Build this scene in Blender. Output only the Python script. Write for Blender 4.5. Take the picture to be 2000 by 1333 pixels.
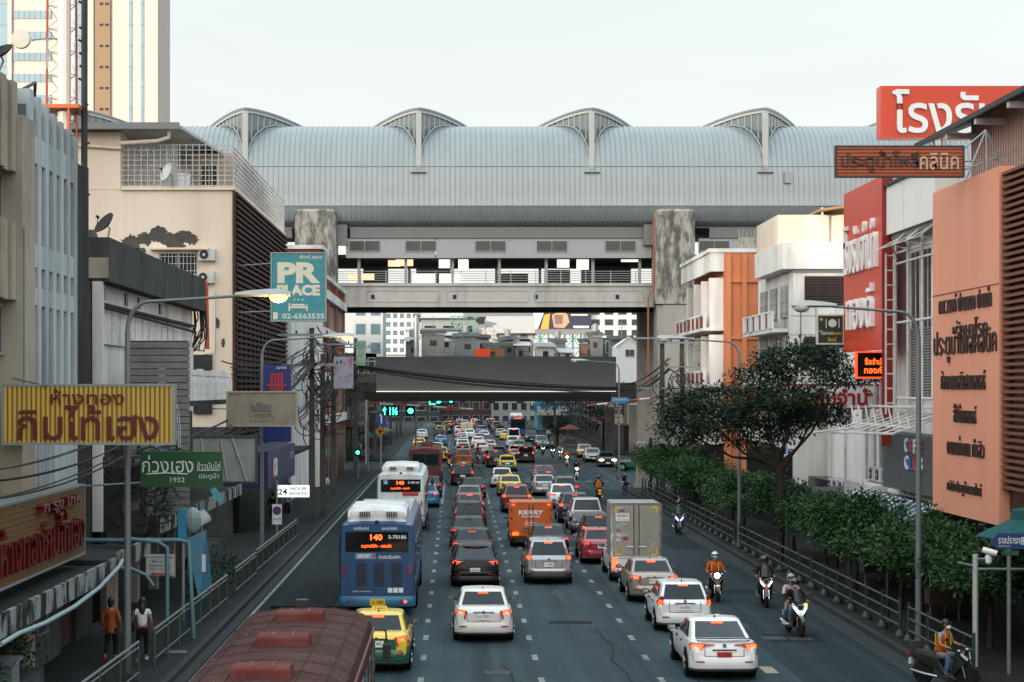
import bpy, math, random
from math import radians as R, sin, cos, pi, sqrt, atan2
from mathutils import Vector, Matrix
random.seed(7)
for o in list(bpy.data.objects): bpy.data.objects.remove(o)
SC = bpy.context.scene
COL = SC.collection
# ------------------------------------------------------------------ camera
F, H, VX, VY = 3500.0, 7.5, 890.0, 762.0        # focal length and vanishing point in 2000 px, eye height in m
cam = bpy.data.cameras.new('camera'); CAM = bpy.data.objects.new('camera', cam); COL.objects.link(CAM)
cam.sensor_width = 36.0; cam.lens = F*36.0/2000.0
cam.shift_x = (1000-VX)/2000.0; cam.shift_y = (VY-666.5)/2000.0
cam.clip_start = 0.5; cam.clip_end = 6000
CAM.location = (0, 0, H); CAM.rotation_euler = (R(90), 0, 0)
SC.camera = CAM
# ------------------------------------------------------------------ sky, sun, exposure
SUN_EL, SUN_AZ = 7.0, 214.0                     # degrees; compass azimuth the light comes from (0 = ahead of the camera, clockwise)
W = bpy.data.worlds.new('World'); SC.world = W; W.use_nodes = True
wn = W.node_tree.nodes; wl = W.node_tree.links
sky = wn.new('ShaderNodeTexSky'); sky.sky_type = 'NISHITA'; sky.sun_disc = False
sky.sun_elevation = R(SUN_EL); sky.sun_rotation = R(SUN_AZ); sky.air_density = 1.0; sky.dust_density = 2.0; sky.ozone_density = 1.5
mixw = wn.new('ShaderNodeMix'); mixw.data_type = 'RGBA'; mixw.inputs['Factor'].default_value = 0.86
mixw.inputs['B'].default_value = (7.3, 7.75, 7.75, 1)       # thin high cloud veiling the evening sky
wl.new(sky.outputs[0], mixw.inputs['A'])
# the veil is brighter overhead and towards the low sun than straight ahead, as a hazy evening sky is
wtc = wn.new('ShaderNodeTexCoord'); wsx = wn.new('ShaderNodeSeparateXYZ'); wl.new(wtc.outputs['Generated'], wsx.inputs[0])
def _range(sock, a, b, c, d):
    m = wn.new('ShaderNodeMapRange'); m.interpolation_type = 'SMOOTHSTEP'; wl.new(sock, m.inputs['Value'])
    for k, v in (('From Min', a), ('From Max', b), ('To Min', c), ('To Max', d)): m.inputs[k].default_value = v
    return m.outputs[0]
_up = _range(wsx.outputs['Z'], 0.24, 0.85, 1.0, 1.55); _dot = wn.new('ShaderNodeVectorMath'); _dot.operation = 'DOT_PRODUCT'; _dot.inputs[1].default_value = (-0.70, -0.71, 0.0); wl.new(wtc.outputs['Generated'], _dot.inputs[0]); _back = _range(_dot.outputs['Value'], -0.25, 0.85, 0.0, 1.0)
_warm = wn.new('ShaderNodeMix'); _warm.data_type = 'RGBA'; wl.new(_back, _warm.inputs['Factor'])
_warm.inputs['A'].default_value = (5.55, 5.8, 5.75, 1); _warm.inputs['B'].default_value = (19.0, 17.2, 15.4, 1)
_low = wn.new('ShaderNodeMix'); _low.data_type = 'RGBA'; wl.new(_range(wsx.outputs['Z'], 0.02, 0.20, 1.0, 0.0), _low.inputs['Factor']); wl.new(_warm.outputs['Result'], _low.inputs['A']); _low.inputs['B'].default_value = (6.15, 6.05, 5.72, 1)
_cool = wn.new('ShaderNodeMix'); _cool.data_type = 'RGBA'; _cool.inputs['B'].default_value = (5.6, 7.0, 7.9, 1)
_hz = _range(wsx.outputs['Z'], 0.25, 0.7, 0.0, 0.75); wl.new(_hz, _cool.inputs['Factor']); wl.new(_low.outputs['Result'], _cool.inputs['A'])
_cl = wn.new('ShaderNodeTexNoise'); _cl.inputs['Scale'].default_value = 2.6; _cl.inputs['Detail'].default_value = 7
_cm = wn.new('ShaderNodeMapping'); _cm.inputs['Scale'].default_value = (1, 1, 5); wl.new(wtc.outputs['Generated'], _cm.inputs['Vector']); wl.new(_cm.outputs[0], _cl.inputs['Vector'])
_cv = _range(_cl.outputs['Fac'], 0.3, 0.75, 0.955, 1.045)
_mul = wn.new('ShaderNodeMath'); _mul.operation = 'MULTIPLY'; wl.new(_up, _mul.inputs[0]); wl.new(_cv, _mul.inputs[1])
_vs = wn.new('ShaderNodeVectorMath'); _vs.operation = 'SCALE'; wl.new(_cool.outputs['Result'], _vs.inputs[0]); wl.new(_mul.outputs[0], _vs.inputs['Scale'])
wl.new(_vs.outputs[0], mixw.inputs['B'])
bg = wn['Background']; bg.inputs['Strength'].default_value = 0.12
wl.new(mixw.outputs['Result'], bg.inputs['Color'])
sl = bpy.data.lights.new('sun', 'SUN'); sl.energy = 3.4; sl.angle = R(0.6); sl.color = (1.0, 0.86, 0.72)
SUN = bpy.data.objects.new('sun', sl); COL.objects.link(SUN)
SUN.rotation_euler = Vector((-sin(R(SUN_AZ))*cos(R(SUN_EL)), -cos(R(SUN_AZ))*cos(R(SUN_EL)), -sin(R(SUN_EL)))).to_track_quat('-Z', 'Y').to_euler()
SC.view_settings.view_transform = 'Standard'; SC.view_settings.look = 'None'
SC.view_settings.exposure = 0.58; SC.view_settings.gamma = 1.0
SC.cycles.max_bounces = 5; SC.cycles.diffuse_bounces = 3; SC.cycles.glossy_bounces = 3; SC.cycles.transparent_max_bounces = 8
SC.cycles.use_denoising = True
# ------------------------------------------------------------------ helpers
def P(px, py, Y): return Vector(((px-VX)*Y/F, Y, H-(py-VY)*Y/F))
def G(px, py, z=0.0):
    Y = F*(H-z)/(py-VY); return Vector(((px-VX)*Y/F, Y, z))
def YX(px, X): return F*X/(px-VX)              # depth at which a street-parallel plane X meets column px
def ZY(py, Y): return H-(py-VY)*Y/F
MATS = {}
def hexc(r, g, b): return tuple((c/255.0/12.92 if c/255.0 <= 0.04045 else ((c/255.0+0.055)/1.055)**2.4) for c in (r, g, b))
def mat(name, col, rough=0.6, metal=0.0, emit=0.0, var=0.12, scale=3.0, bump=0.0, spec=0.5, stain=None, amount=0.0, streak=1.0, coat=0.0, alpha=1.0, stripes=None, lo=0.45, hi=0.7):
    """A procedural material: base colour varied by noise, optional stains, streaks, ribs."""
    if name in MATS: return MATS[name]
    m = bpy.data.materials.new(name); m.use_nodes = True; MATS[name] = m
    n = m.node_tree.nodes; l = m.node_tree.links; b = n['Principled BSDF']
    b.inputs['Roughness'].default_value = rough; b.inputs['Metallic'].default_value = metal
    b.inputs['Specular IOR Level'].default_value = min(spec, 0.16) if rough >= 0.78 and not metal else spec
    if coat: b.inputs['Coat Weight'].default_value = coat; b.inputs['Coat Roughness'].default_value = 0.08
    if alpha < 1: b.inputs['Alpha'].default_value = alpha
    col = tuple(col[:3])+(1,)
    if emit:
        b.inputs['Base Color'].default_value = col; b.inputs['Emission Color'].default_value = col
        b.inputs['Emission Strength'].default_value = emit; return m
    tc = n.new('ShaderNodeTexCoord'); out = None
    nz = n.new('ShaderNodeTexNoise'); nz.inputs['Scale'].default_value = scale; nz.inputs['Detail'].default_value = 6
    l.new(tc.outputs['Object'], nz.inputs['Vector'])
    hs = n.new('ShaderNodeMix'); hs.data_type = 'RGBA'
    hs.inputs['A'].default_value = tuple(c*(1-var) for c in col[:3])+(1,); hs.inputs['B'].default_value = tuple(min(1, c*(1+var)) for c in col[:3])+(1,)
    l.new(nz.outputs['Fac'], hs.inputs['Factor']); out = hs.outputs['Result']
    if stain:
        mp = n.new('ShaderNodeMapping'); mp.inputs['Scale'].default_value = (1, 1, 1.0/streak)
        l.new(tc.outputs['Object'], mp.inputs['Vector'])
        n2 = n.new('ShaderNodeTexNoise'); n2.inputs['Scale'].default_value = scale*0.55; n2.inputs['Detail'].default_value = 9; n2.inputs['Roughness'].default_value = 0.65
        l.new(mp.outputs[0], n2.inputs['Vector'])
        rp = n.new('ShaderNodeMapRange'); rp.inputs['From Min'].default_value = lo; rp.inputs['From Max'].default_value = hi
        rp.inputs['To Max'].default_value = amount; l.new(n2.outputs['Fac'], rp.inputs['Value'])
        mx = n.new('ShaderNodeMix'); mx.data_type = 'RGBA'; l.new(rp.outputs[0], mx.inputs['Factor']); l.new(out, mx.inputs['A'])
        mx.inputs['B'].default_value = tuple(stain[:3])+(1,); out = mx.outputs['Result']
    if stripes:                                # (axis, period, duty, colour): painted stripes or slats along an axis
        ax, per, duty, c2 = stripes
        sx = n.new('ShaderNodeSeparateXYZ'); l.new(tc.outputs['Object'], sx.inputs[0])
        md = n.new('ShaderNodeMath'); md.operation = 'PINGPONG'; md.inputs[1].default_value = per/2; l.new(sx.outputs[ax], md.inputs[0])
        gt = n.new('ShaderNodeMath'); gt.operation = 'GREATER_THAN'; gt.inputs[1].default_value = per/2*duty; l.new(md.outputs[0], gt.inputs[0])
        mx = n.new('ShaderNodeMix'); mx.data_type = 'RGBA'; l.new(gt.outputs[0], mx.inputs['Factor']); l.new(out, mx.inputs['A'])
        mx.inputs['B'].default_value = tuple(c2[:3])+(1,); out = mx.outputs['Result']
    l.new(out, b.inputs['Base Color'])
    if bump:
        bp = n.new('ShaderNodeBump'); bp.inputs['Strength'].default_value = bump; bp.inputs['Distance'].default_value = 0.03
        n3 = n.new('ShaderNodeTexNoise'); n3.inputs['Scale'].default_value = scale*6; n3.inputs['Detail'].default_value = 4
        l.new(tc.outputs['Object'], n3.inputs['Vector']); l.new(n3.outputs['Fac'], bp.inputs['Height']); l.new(bp.outputs[0], b.inputs['Normal'])
    return m

class MB:
    """Collects shapes and links them as one mesh object."""
    def __init__(s): s.v = []; s.f = []; s.mi = []; s.cur = 0
    def add(s, vs, fs, M=None):
        o = len(s.v)
        s.v += [tuple(M @ Vector(p)) for p in vs] if M is not None else [tuple(p) for p in vs]
        s.f += [tuple(i+o for i in f) for f in fs]; s.mi += [s.cur]*len(fs); return s
    def box(s, x0, x1, y0, y1, z0, z1, M=None):
        vs = [(x, y, z) for z in (z0, z1) for y in (y0, y1) for x in (x0, x1)]
        return s.add(vs, [(0, 2, 3, 1), (4, 5, 7, 6), (0, 1, 5, 4), (2, 6, 7, 3), (0, 4, 6, 2), (1, 3, 7, 5)], M)
    def cbox(s, c, dx, dy, dz, M=None):
        return s.box(c[0]-dx/2, c[0]+dx/2, c[1]-dy/2, c[1]+dy/2, c[2]-dz/2, c[2]+dz/2, M)
    def obox(s, o, u, n, w, h, d):
        """box standing on the plane through o (centre) spanned by u and z, thickness d outwards along n"""
        o, u, n = Vector(o), Vector(u), Vector(n); z = Vector((0, 0, 1)); vs = []
        for k in (0, d):
            for b in (-h/2, h/2):
                for a in (-w/2, w/2): vs.append(o+u*a+z*b+n*k)
        return s.add(vs, [(0, 2, 3, 1), (4, 5, 7, 6), (0, 1, 5, 4), (2, 6, 7, 3), (0, 4, 6, 2), (1, 3, 7, 5)])
    def tube(s, pts, r, n=8, r1=None, cap=True):
        pts = [Vector(p) for p in pts]; k = len(pts); vs = []; up = Vector((0, 0, 1))
        prev = None
        for i, p in enumerate(pts):
            d = (pts[min(i+1, k-1)]-pts[max(i-1, 0)]).normalized()
            a = d.cross(up) if prev is None else (prev - d*prev.dot(d))
            if a.length < 1e-4: a = d.cross(Vector((1, 0, 0)))
            a.normalize(); b = d.cross(a); prev = a
            rr = r if r1 is None else r+(r1-r)*i/max(1, k-1)
            for j in range(n):
                t = 2*pi*j/n; vs.append(p+a*(cos(t)*rr)+b*(sin(t)*rr))
        fs = [(i*n+j, i*n+(j+1) % n, (i+1)*n+(j+1) % n, (i+1)*n+j) for i in range(k-1) for j in range(n)]
        if cap: fs += [tuple(range(n))[::-1], tuple((k-1)*n+j for j in range(n))]
        return s.add(vs, fs)
    def cyl(s, c, axis, r, h, n=16, r1=None):
        c = Vector(c); a = Vector(axis).normalized(); return s.tube([c-a*h/2, c+a*h/2], r, n, r1)
    def loft(s, rings, closed=True, cap=True, M=None):
        n = len(rings[0]); vs = [p for r in rings for p in r]; fs = []
        m = n if closed else n-1
        for i in range(len(rings)-1):
            for j in range(m): fs.append((i*n+j, i*n+(j+1) % n, (i+1)*n+(j+1) % n, (i+1)*n+j))
        if cap and closed: fs += [tuple(range(n))[::-1], tuple((len(rings)-1)*n+j for j in range(n))]
        return s.add(vs, fs, M)
    def lathe(s, prof, c=(0, 0, 0), n=16, axis='z'):
        rings = []
        for (r, h) in prof:
            ring = []
            for j in range(n):
                t = 2*pi*j/n
                q = (cos(t)*r, sin(t)*r, h) if axis == 'z' else ((h, cos(t)*r, sin(t)*r) if axis == 'x' else (cos(t)*r, h, sin(t)*r))
                ring.append((c[0]+q[0], c[1]+q[1], c[2]+q[2]))
            rings.append(ring)
        return s.loft(rings)
    def quad(s, a, b, c, d): return s.add([a, b, c, d], [(0, 1, 2, 3)])
    def poly(s, pts, n, d):
        """flat polygon with thickness d along n"""
        n = Vector(n); k = len(pts); vs = [Vector(p) for p in pts]+[Vector(p)+n*d for p in pts]
        fs = [tuple(range(k))[::-1], tuple(range(k, 2*k))]+[(i, (i+1) % k, k+(i+1) % k, k+i) for i in range(k)]
        return s.add(vs, fs)
    def ell(s, c, rx, ry, rz, nu=14, nv=9, M=None):
        rings = []
        for i in range(nv):
            t = pi*(i+0.02)/(nv-1+0.04)
            rings.append([(c[0]+rx*sin(t)*cos(2*pi*j/nu), c[1]+ry*sin(t)*sin(2*pi*j/nu), c[2]-rz*cos(t)) for j in range(nu)])
        return s.loft(rings, M=M)
    def mesh(s, name, mats, smooth=None, off=(0, 0, 0)):
        me = bpy.data.meshes.new(name)
        if any(off): ox, oy, oz = off; vs = [(x-ox, y-oy, z-oz) for x, y, z in s.v]
        else: vs = s.v
        me.from_pydata(vs, [], s.f)
        for m in (mats if isinstance(mats, (list, tuple)) else [mats]): me.materials.append(m)
        if max(s.mi, default=0): me.polygons.foreach_set('material_index', s.mi)
        me.validate(); me.update()
        if smooth: me.shade_smooth(); me.set_sharp_from_angle(angle=R(smooth))
        return me
    def build(s, name, mats, parent=None, smooth=None):
        off = Vector((0, 0, 0)); p = parent
        while p is not None: off += Vector(p.location); p = p.parent
        o = bpy.data.objects.new(name, s.mesh(name, mats, smooth, tuple(off))); COL.objects.link(o)
        if parent is not None: o.parent = parent
        return o
    def alone(s, name, mats, label, cat, group=None, kind=None, smooth=None, base=None):
        """a thing that is one mesh; its origin at base"""
        b = Vector(base) if base is not None else Vector((sum(v[0] for v in s.v)/len(s.v), sum(v[1] for v in s.v)/len(s.v), min(v[2] for v in s.v)))
        o = bpy.data.objects.new(name, s.mesh(name, mats, smooth, tuple(b))); o.location = b; COL.objects.link(o)
        return tag(o, label, cat, group, kind)
def tag(o, label=None, cat=None, group=None, kind=None):
    if label: o['label'] = label
    if cat: o['category'] = cat
    if group: o['group'] = group
    if kind: o['kind'] = kind
    return o
def T(name, label, cat, loc=(0, 0, 0), group=None):
    o = bpy.data.objects.new(name, None); COL.objects.link(o); o.location = loc; o.empty_display_size = 0.3
    return tag(o, label, cat, group)
def dup(o, parent=None):
    c = o.copy(); COL.objects.link(c)
    if parent is not None: c.parent = parent
    for ch in [x for x in o.children]: dup(ch, c)
    return c
def place(o, loc, rz=0.0, label=None, group=None):
    o.location = loc; o.rotation_euler = (0, 0, rz)
    if label: o['label'] = label
    if group: o['group'] = group
    return o
def override(o, mp):
    """give a copied thing its own materials: {part name stem: material}"""
    def rec(x):
        st = x.name.split('.')[0]
        if st in mp and x.type == 'MESH':
            for i, s in enumerate(x.material_slots):
                if i == 0: s.link = 'OBJECT'; s.material = mp[st]
        for c in x.children: rec(c)
    rec(o)
_txt = {}
def text_geo(body, bold=0.0, ext=0.0):
    k = (body, bold, ext)
    if k not in _txt:
        cu = bpy.data.curves.new('t', 'FONT'); cu.body = body; cu.align_x = 'CENTER'; cu.offset = bold; cu.resolution_u = 3; cu.extrude = ext
        o = bpy.data.objects.new('t', cu); COL.objects.link(o)
        dg = bpy.context.evaluated_depsgraph_get(); me = bpy.data.meshes.new_from_object(o.evaluated_get(dg))
        vs = [tuple(v.co) for v in me.vertices]; fs = [tuple(p.vertices) for p in me.polygons]
        bpy.data.objects.remove(o); bpy.data.curves.remove(cu); bpy.data.meshes.remove(me)
        _txt[k] = (vs, fs)
    return _txt[k]
def add_text(mb, body, c, u, n, w=None, h=None, bold=0.0, depth=0.0, up=(0, 0, 1)):
    """text centred on c in the plane (u, z) facing n, fitted to width w and height h"""
    vs, fs = text_geo(body, bold, 0.02 if depth else 0.0)
    if not vs: return
    x0 = min(v[0] for v in vs); x1 = max(v[0] for v in vs); y0 = min(v[1] for v in vs); y1 = max(v[1] for v in vs)
    sx = (w/(x1-x0)) if w else None; sy = (h/(y1-y0)) if h else None
    if sx is None: sx = sy
    if sy is None: sy = sx
    c, u, n, z = Vector(c), Vector(u), Vector(n), Vector(up)
    mb.add([c+u*((v[0]-(x0+x1)/2)*sx)+z*((v[1]-(y0+y1)/2)*sy)+n*((v[2]+0.02)/0.04*depth if depth else 0.0) for v in vs], fs)
UX, UL, UR = (1, 0, 0), (0, 1, 0), (0, -1, 0)      # reading directions: facing the camera, on the left facades, on the right facades
NX, NL, NR = (0, -1, 0), (1, 0, 0), (-1, 0, 0)
# ================================================================== ground, road, pavements
M_asph = mat('worn asphalt', (0.030, 0.054, 0.064), 0.78, var=0.22, scale=0.6, bump=0.25, stain=(0.020, 0.036, 0.043), amount=0.7, streak=1, spec=0.22)
def lengthwise(m, strength):                     # oil and tyre streaks that run along the lanes
    n = m.node_tree.nodes; l = m.node_tree.links; b = n['Principled BSDF']; src = b.inputs['Base Color'].links[0].from_socket
    tc = n.new('ShaderNodeTexCoord'); mp = n.new('ShaderNodeMapping'); mp.inputs['Scale'].default_value = (1.5, 0.02, 1); l.new(tc.outputs['Object'], mp.inputs['Vector'])
    nz = n.new('ShaderNodeTexNoise'); nz.inputs['Scale'].default_value = 1.0; nz.inputs['Detail'].default_value = 8; l.new(mp.outputs[0], nz.inputs['Vector'])
    rp = n.new('ShaderNodeMapRange'); rp.inputs['From Min'].default_value = .35; rp.inputs['From Max'].default_value = .68; rp.inputs['To Min'].default_value = 1-strength; rp.inputs['To Max'].default_value = 1+strength; l.new(nz.outputs['Fac'], rp.inputs['Value'])
    vs = n.new('ShaderNodeVectorMath'); vs.operation = 'SCALE'; l.new(src, vs.inputs[0]); l.new(rp.outputs[0], vs.inputs['Scale']); l.new(vs.outputs[0], b.inputs['Base Color'])
lengthwise(M_asph, .38)
M_pave = mat('concrete pavement', (0.016, 0.021, 0.023), 0.85, var=0.25, scale=1.3, stain=(0.02, 0.022, 0.022), amount=0.7, bump=0.2)
M_paver = mat('reddish pavers', (0.018, 0.018, 0.018), 0.8, var=0.3, scale=1.3, stain=(0.02, 0.02, 0.02), amount=0.8, bump=0.2)
M_kerb = mat('kerb concrete', (0.036, 0.041, 0.043), 0.8, var=0.3, stain=(0.03, 0.03, 0.03), amount=0.9)
M_gutter = mat('gutter concrete', (0.028, 0.036, 0.040), 0.8, var=0.2, stain=(0.04, 0.04, 0.04), amount=0.7)
M_mark = mat('worn white road paint', (0.22, 0.245, 0.25), 0.6, var=0.3, scale=4, stain=(0.05, 0.06, 0.06), amount=0.95, lo=.42, hi=.62)
M_marky = mat('worn yellow road paint', (0.36, 0.33, 0.22), 0.6, var=0.3, scale=4, stain=(0.06, 0.06, 0.06), amount=0.8)
M_ground = mat('dusty ground', (0.04, 0.042, 0.042), 0.9, var=0.3, scale=0.1)
MB().box(-1500, 1500, -400, 4000, -.6, -.02).alone('ground', M_ground, 'flat city ground reaching out to the horizon', 'ground', kind='structure')
MB().box(-7.25, 12.6, -60, 620, -.3, 0).alone('road', M_asph, 'grey asphalt avenue between the two rows of buildings', 'road', kind='structure')
g = MB(); g.box(12.6, 60, 136, 206, -.3, -.004); g.box(-60, -7.25, 166, 188, -.3, -.004)
g.alone('crossing_road', M_asph, 'asphalt side road running along the railway under the station', 'road', kind='structure')
K1 = MB(); K1.box(-11.4, -7.45, -30, 166, -.2, .15); K1.box(-12, -7.45, 188, 600, -.2, .15); K1.alone('pavement', M_pave, 'left pavement of grey concrete slabs', 'pavement', kind='structure')
K1 = MB(); K1.box(12.8, 18, -30, 136, -.2, .15); K1.box(12.8, 20, 206, 600, -.2, .15); K1.alone('pavement', M_paver, 'right pavement of reddish pavers under the trees', 'pavement', kind='structure')
K1 = MB(); K1.box(-7.45, -7.25, -30, 166, -.2, .16); K1.box(-7.45, -7.25, 188, 600, -.2, .16); K1.box(12.6, 12.8, -30, 136, -.2, .16); K1.box(12.6, 12.8, 206, 600, -.2, .16)
K1.box(12.8, 18, 136, 136.2, -.2, .16)
K1.alone('kerb', M_kerb, 'worn concrete kerbs edging both pavements', 'kerb', kind='structure')
K1 = MB(); K1.box(-7.24, -6.95, -30, 166, -.1, .004); K1.box(11.95, 12.59, -30, 136, -.1, .004); K1.alone('gutter', M_gutter, 'pale concrete gutter strips beside the kerbs', 'gutter', kind='structure')
M_buslane = mat('shade and oil dark lane asphalt', (0.0085, 0.0165, 0.0195), 0.85, var=0.3, scale=0.7, bump=0.25); lengthwise(M_buslane, .35)  # street canyon shade, with some oil, is put into this lane colour
M_bikelane = mat('darker kerbside lane asphalt', (0.015, 0.028, 0.034), 0.82, var=0.25, scale=0.7, bump=0.25); lengthwise(M_bikelane, .35)  # darker copy of the asphalt: weaker light near the kerb painted in
MB().box(-6.94, -4.2, -60, 165, -.1, .004).alone('bus_lane', M_buslane, 'lane darkened by painted street shade and oil beside the left kerb', 'road', kind='structure')
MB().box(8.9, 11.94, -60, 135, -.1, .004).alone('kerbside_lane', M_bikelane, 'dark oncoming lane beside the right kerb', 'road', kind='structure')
mk = MB()
def dash(x, y, w=.13, l=1.0): mk.box(x-w/2, x+w/2, y-l/2, y+l/2, 0, .008)
y = 30.2
while y < 117:
    for x in (-.9, 2.22, 5.32): dash(x, y, .16)
    y += 4.0
for x in (-.9, 2.22, 5.32): mk.box(x-.08, x+.08, 118, 144, 0, .004)
mk.box(-6.86, -6.74, 30, 160, 0, .008)
for x in [-5.6+i*1.25 for i in range(15)]: mk.box(x, x+.62, 146.2, 147.2, 0, .008)
mk.box(-6.6, 8.3, 149.5, 149.9, 0, .008)
for i in range(40):
    for x in (-.9, 2.22, 5.32): dash(x, 200+i*6, .16, 2)
ar = [(-.06, 63.6), (.06, 63.6), (.10, 65.6), (.34, 65.5), (0, 67.6), (-.34, 65.5), (-.10, 65.6)]
mk.alone('road_marking', M_mark, 'worn white lane dashes and stop lines painted on the asphalt', 'road marking', kind='structure')
mk = MB(); mk.poly([(3.8+x, y, 0.0) for x, y in ar], (0, 0, 1), .004); mk.alone('road_arrow', mat('faded road paint', (.055, .067, .072), .8, var=.3, scale=4, stain=(.035, .045, .048), amount=.9), 'faded straight ahead arrow in the third lane', 'road marking', kind='structure')
mk = MB()
for i in range(22): dash(8.38, 28+i*4.0, .36, 1.1)
mk.alone('road_marking', M_marky, 'worn pale yellow blocks dividing the oncoming motorcycle lane', 'road marking', kind='structure')
M_patch = mat('fresh dark asphalt patch', (0.008, 0.014, 0.017), 0.85, var=.3)
M_cover = mat('cast iron cover', (0.03, 0.034, 0.035), 0.7, .2, var=.3, stain=(.02, .02, .02), amount=.8)
pt = MB()
for (x0, x1, y0, y1) in ((9.4, 11.0, 53.2, 55.0), (-5.9, -4.9, 44, 58), (8.9, 11.4, 66, 67.2), (3.0, 4.4, 57.5, 58.1), (10.2, 11.8, 84, 92)): pt.box(x0, x1, y0, y1, 0, .008)
pt.alone('road_patch', M_patch, 'darker repaired patches in the asphalt', 'road patch', kind='structure')
M_crack = mat('tar sealed crack', (.012, .020, .024), .9)
rnd0 = random.Random(21); ck = MB()
for (x, y, L_) in ((1.4, 40, 9), (4.6, 44, 12), (6.2, 39, 8), (9.8, 58, 10), (0.2, 62, 9), (3.1, 72, 8), (10.9, 74, 14), (-5.2, 66, 12), (7.9, 58, 7), (11.3, 60, 9)):
    px_ = x
    for k in range(int(L_/.8)):
        nx = px_+rnd0.uniform(-.13, .13); yy = y+k*.8; ck.add([(px_-.018, yy, .0105), (px_+.018, yy, .0105), (nx+.018, yy+.8, .0105), (nx-.018, yy+.8, .0105)], [(0, 1, 2, 3)]); px_ = nx
ck.alone('road_cracks', M_crack, 'thin tar sealed cracks wandering along the lanes', 'road crack', kind='structure')
pt = MB()
for x, y in ((10.4, 54.0), (9.6, 54.1), (11.5, 66.4), (-6.3, 60), (1.1, 47.5)): pt.box(x-.35, x+.35, y-.35, y+.35, 0, .012)
pt.alone('road_covers', M_cover, 'square iron covers set in the road', 'road cover', kind='structure')
M_rail = mat('steel rail', (.16, .15, .14), .4, .8)
rl = MB()
for y in (174.5, 175.5, 179.5, 180.5): rl.box(-60, 60, y-.04, y+.04, -.1, .012)
rl.alone('railway_track', M_rail, 'steel rails of the level crossing set flush in the road', 'railway', kind='structure')
rl = MB(); rl.box(-7.2, 12.6, 173.5, 181.5, -.1, .003); rl.alone('crossing_pavement', mat('crossing concrete', (.09, .095, .095), .8, var=.3, stain=(.03, .03, .03), amount=.8, scale=.8), 'concrete slabs of the level crossing', 'pavement', kind='structure')
M_blocker = mat('pale sun blocker', (.30, .30, .29), .9, var=.2, scale=.05)
q = MB()                                     # tall sun blocking slabs behind the viewer: unseen, added to shape the sunlight
for (x0, x1, h) in ((-420, -241, 100), (-241, -236, 64), (-236, -224.5, 98), (-224.5, -211, 66.5), (-211, -120, 96), (-120, -40, 70)): q.box(x0, x1-.01, -263, -260, -.1, h)
q.alone('sun_blockers', M_blocker, 'tall sun blocking slabs added unseen behind the viewer', 'sun blocking slabs', kind='structure')
# ================================================================== shared building materials and helpers
ST = (0.045, 0.045, 0.042)
M_conc = mat('weathered concrete', (0.38, 0.36, 0.33), 0.85, var=0.15, scale=0.7, stain=(0.08, 0.078, 0.07), amount=0.55, streak=3, bump=0.2)
M_concdk = mat('mouldy concrete', (0.42, 0.40, 0.355), 0.9, var=0.25, scale=2.6, stain=(0.09, 0.088, 0.08), amount=0.9, streak=2.8, bump=0.3, lo=.42, hi=.58)
M_whitew = mat('stained white wall', (0.70, 0.70, 0.68), 0.85, var=0.08, scale=0.8, stain=(0.14, 0.14, 0.13), amount=0.55, streak=5)
M_bluew = mat('grey white fin render', (0.42, 0.47, 0.49), 0.85, var=0.14, scale=1.1, stain=(0.10, 0.11, 0.11), amount=0.65, streak=6)
M_recess = mat('shade grey recess render', (0.13, 0.145, 0.15), 0.9, var=0.2)  # shade inside the fin slots is put into this darker colour
M_beigew = mat('beige render', (0.76, 0.66, 0.54), 0.85, var=0.06, scale=0.5, stain=(0.46, 0.37, 0.28), amount=0.6, streak=9)
M_dirtyb = mat('dirty beige concrete', (0.36, 0.32, 0.26), 0.9, var=0.12, scale=0.8, stain=(0.09, 0.08, 0.07), amount=0.8, streak=3)
M_darkb = mat('soot dark concrete', (0.040, 0.042, 0.042), 0.9, var=0.3, scale=0.8, stain=(0.012, 0.012, 0.012), amount=0.8, streak=2)
M_brown = mat('brown timber screen', (0.060, 0.038, 0.032), 0.8, var=0.25, scale=3)
M_orange = mat('orange render', (0.66, 0.25, 0.12), 0.8, var=0.06, scale=0.6, stain=(0.36, 0.13, 0.07), amount=0.5, streak=6)
M_coral = mat('coral red panel', (0.67, 0.285, 0.185), 0.6, var=0.05, scale=0.5, stain=(0.50, 0.20, 0.13), amount=0.5, streak=9)
M_redsign = mat('glossy red sign', (0.56, 0.050, 0.018), 0.30, var=0.05, spec=.4)
M_brick = mat('red brick wall', (0.23, 0.085, 0.06), 0.9, var=0.25, scale=3)
M_steelw = mat('white painted steel', (0.55, 0.56, 0.55), 0.6, var=0.1, stain=(.25, .2, .15), amount=.5)
M_steel = mat('galvanised steel', (0.27, 0.30, 0.31), 0.5, 0.6, var=0.15)
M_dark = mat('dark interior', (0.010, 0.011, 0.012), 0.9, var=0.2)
M_pane = mat('dark window glass', (0.018, 0.024, 0.027), 0.08, var=0.2, spec=0.8)
M_paneb = mat('blue window glass', (0.10, 0.17, 0.20), 0.10, var=0.3, spec=0.9)
M_frame = mat('aluminium window frame', (0.35, 0.36, 0.36), 0.5, 0.4)
M_corr = mat('grey corrugated cladding', (0.36, 0.385, 0.40), 0.5, 0.3, var=0.06)
M_roofdk = mat('dark corrugated roof', (0.03, 0.032, 0.035), 0.7, var=0.3)
M_acw = mat('air conditioner casing', (0.55, 0.56, 0.55), 0.5, stain=(.3, .27, .22), amount=.5)
M_slate = mat('pale roofing sheet', (0.40, 0.40, 0.39), 0.6, var=.15, stain=(.2, .19, .17), amount=.6)
AX = {'F': (UX, NX), 'L': (UL, NL), 'R': (UR, NR)}
def on(side, plane, a, z):
    """a point on a facade: side F (faces the camera, plane = Y, a = X), L (left row, plane = X, a = Y), R (right row)"""
    return Vector((a, plane, z)) if side == 'F' else Vector((plane, a, z))
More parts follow.
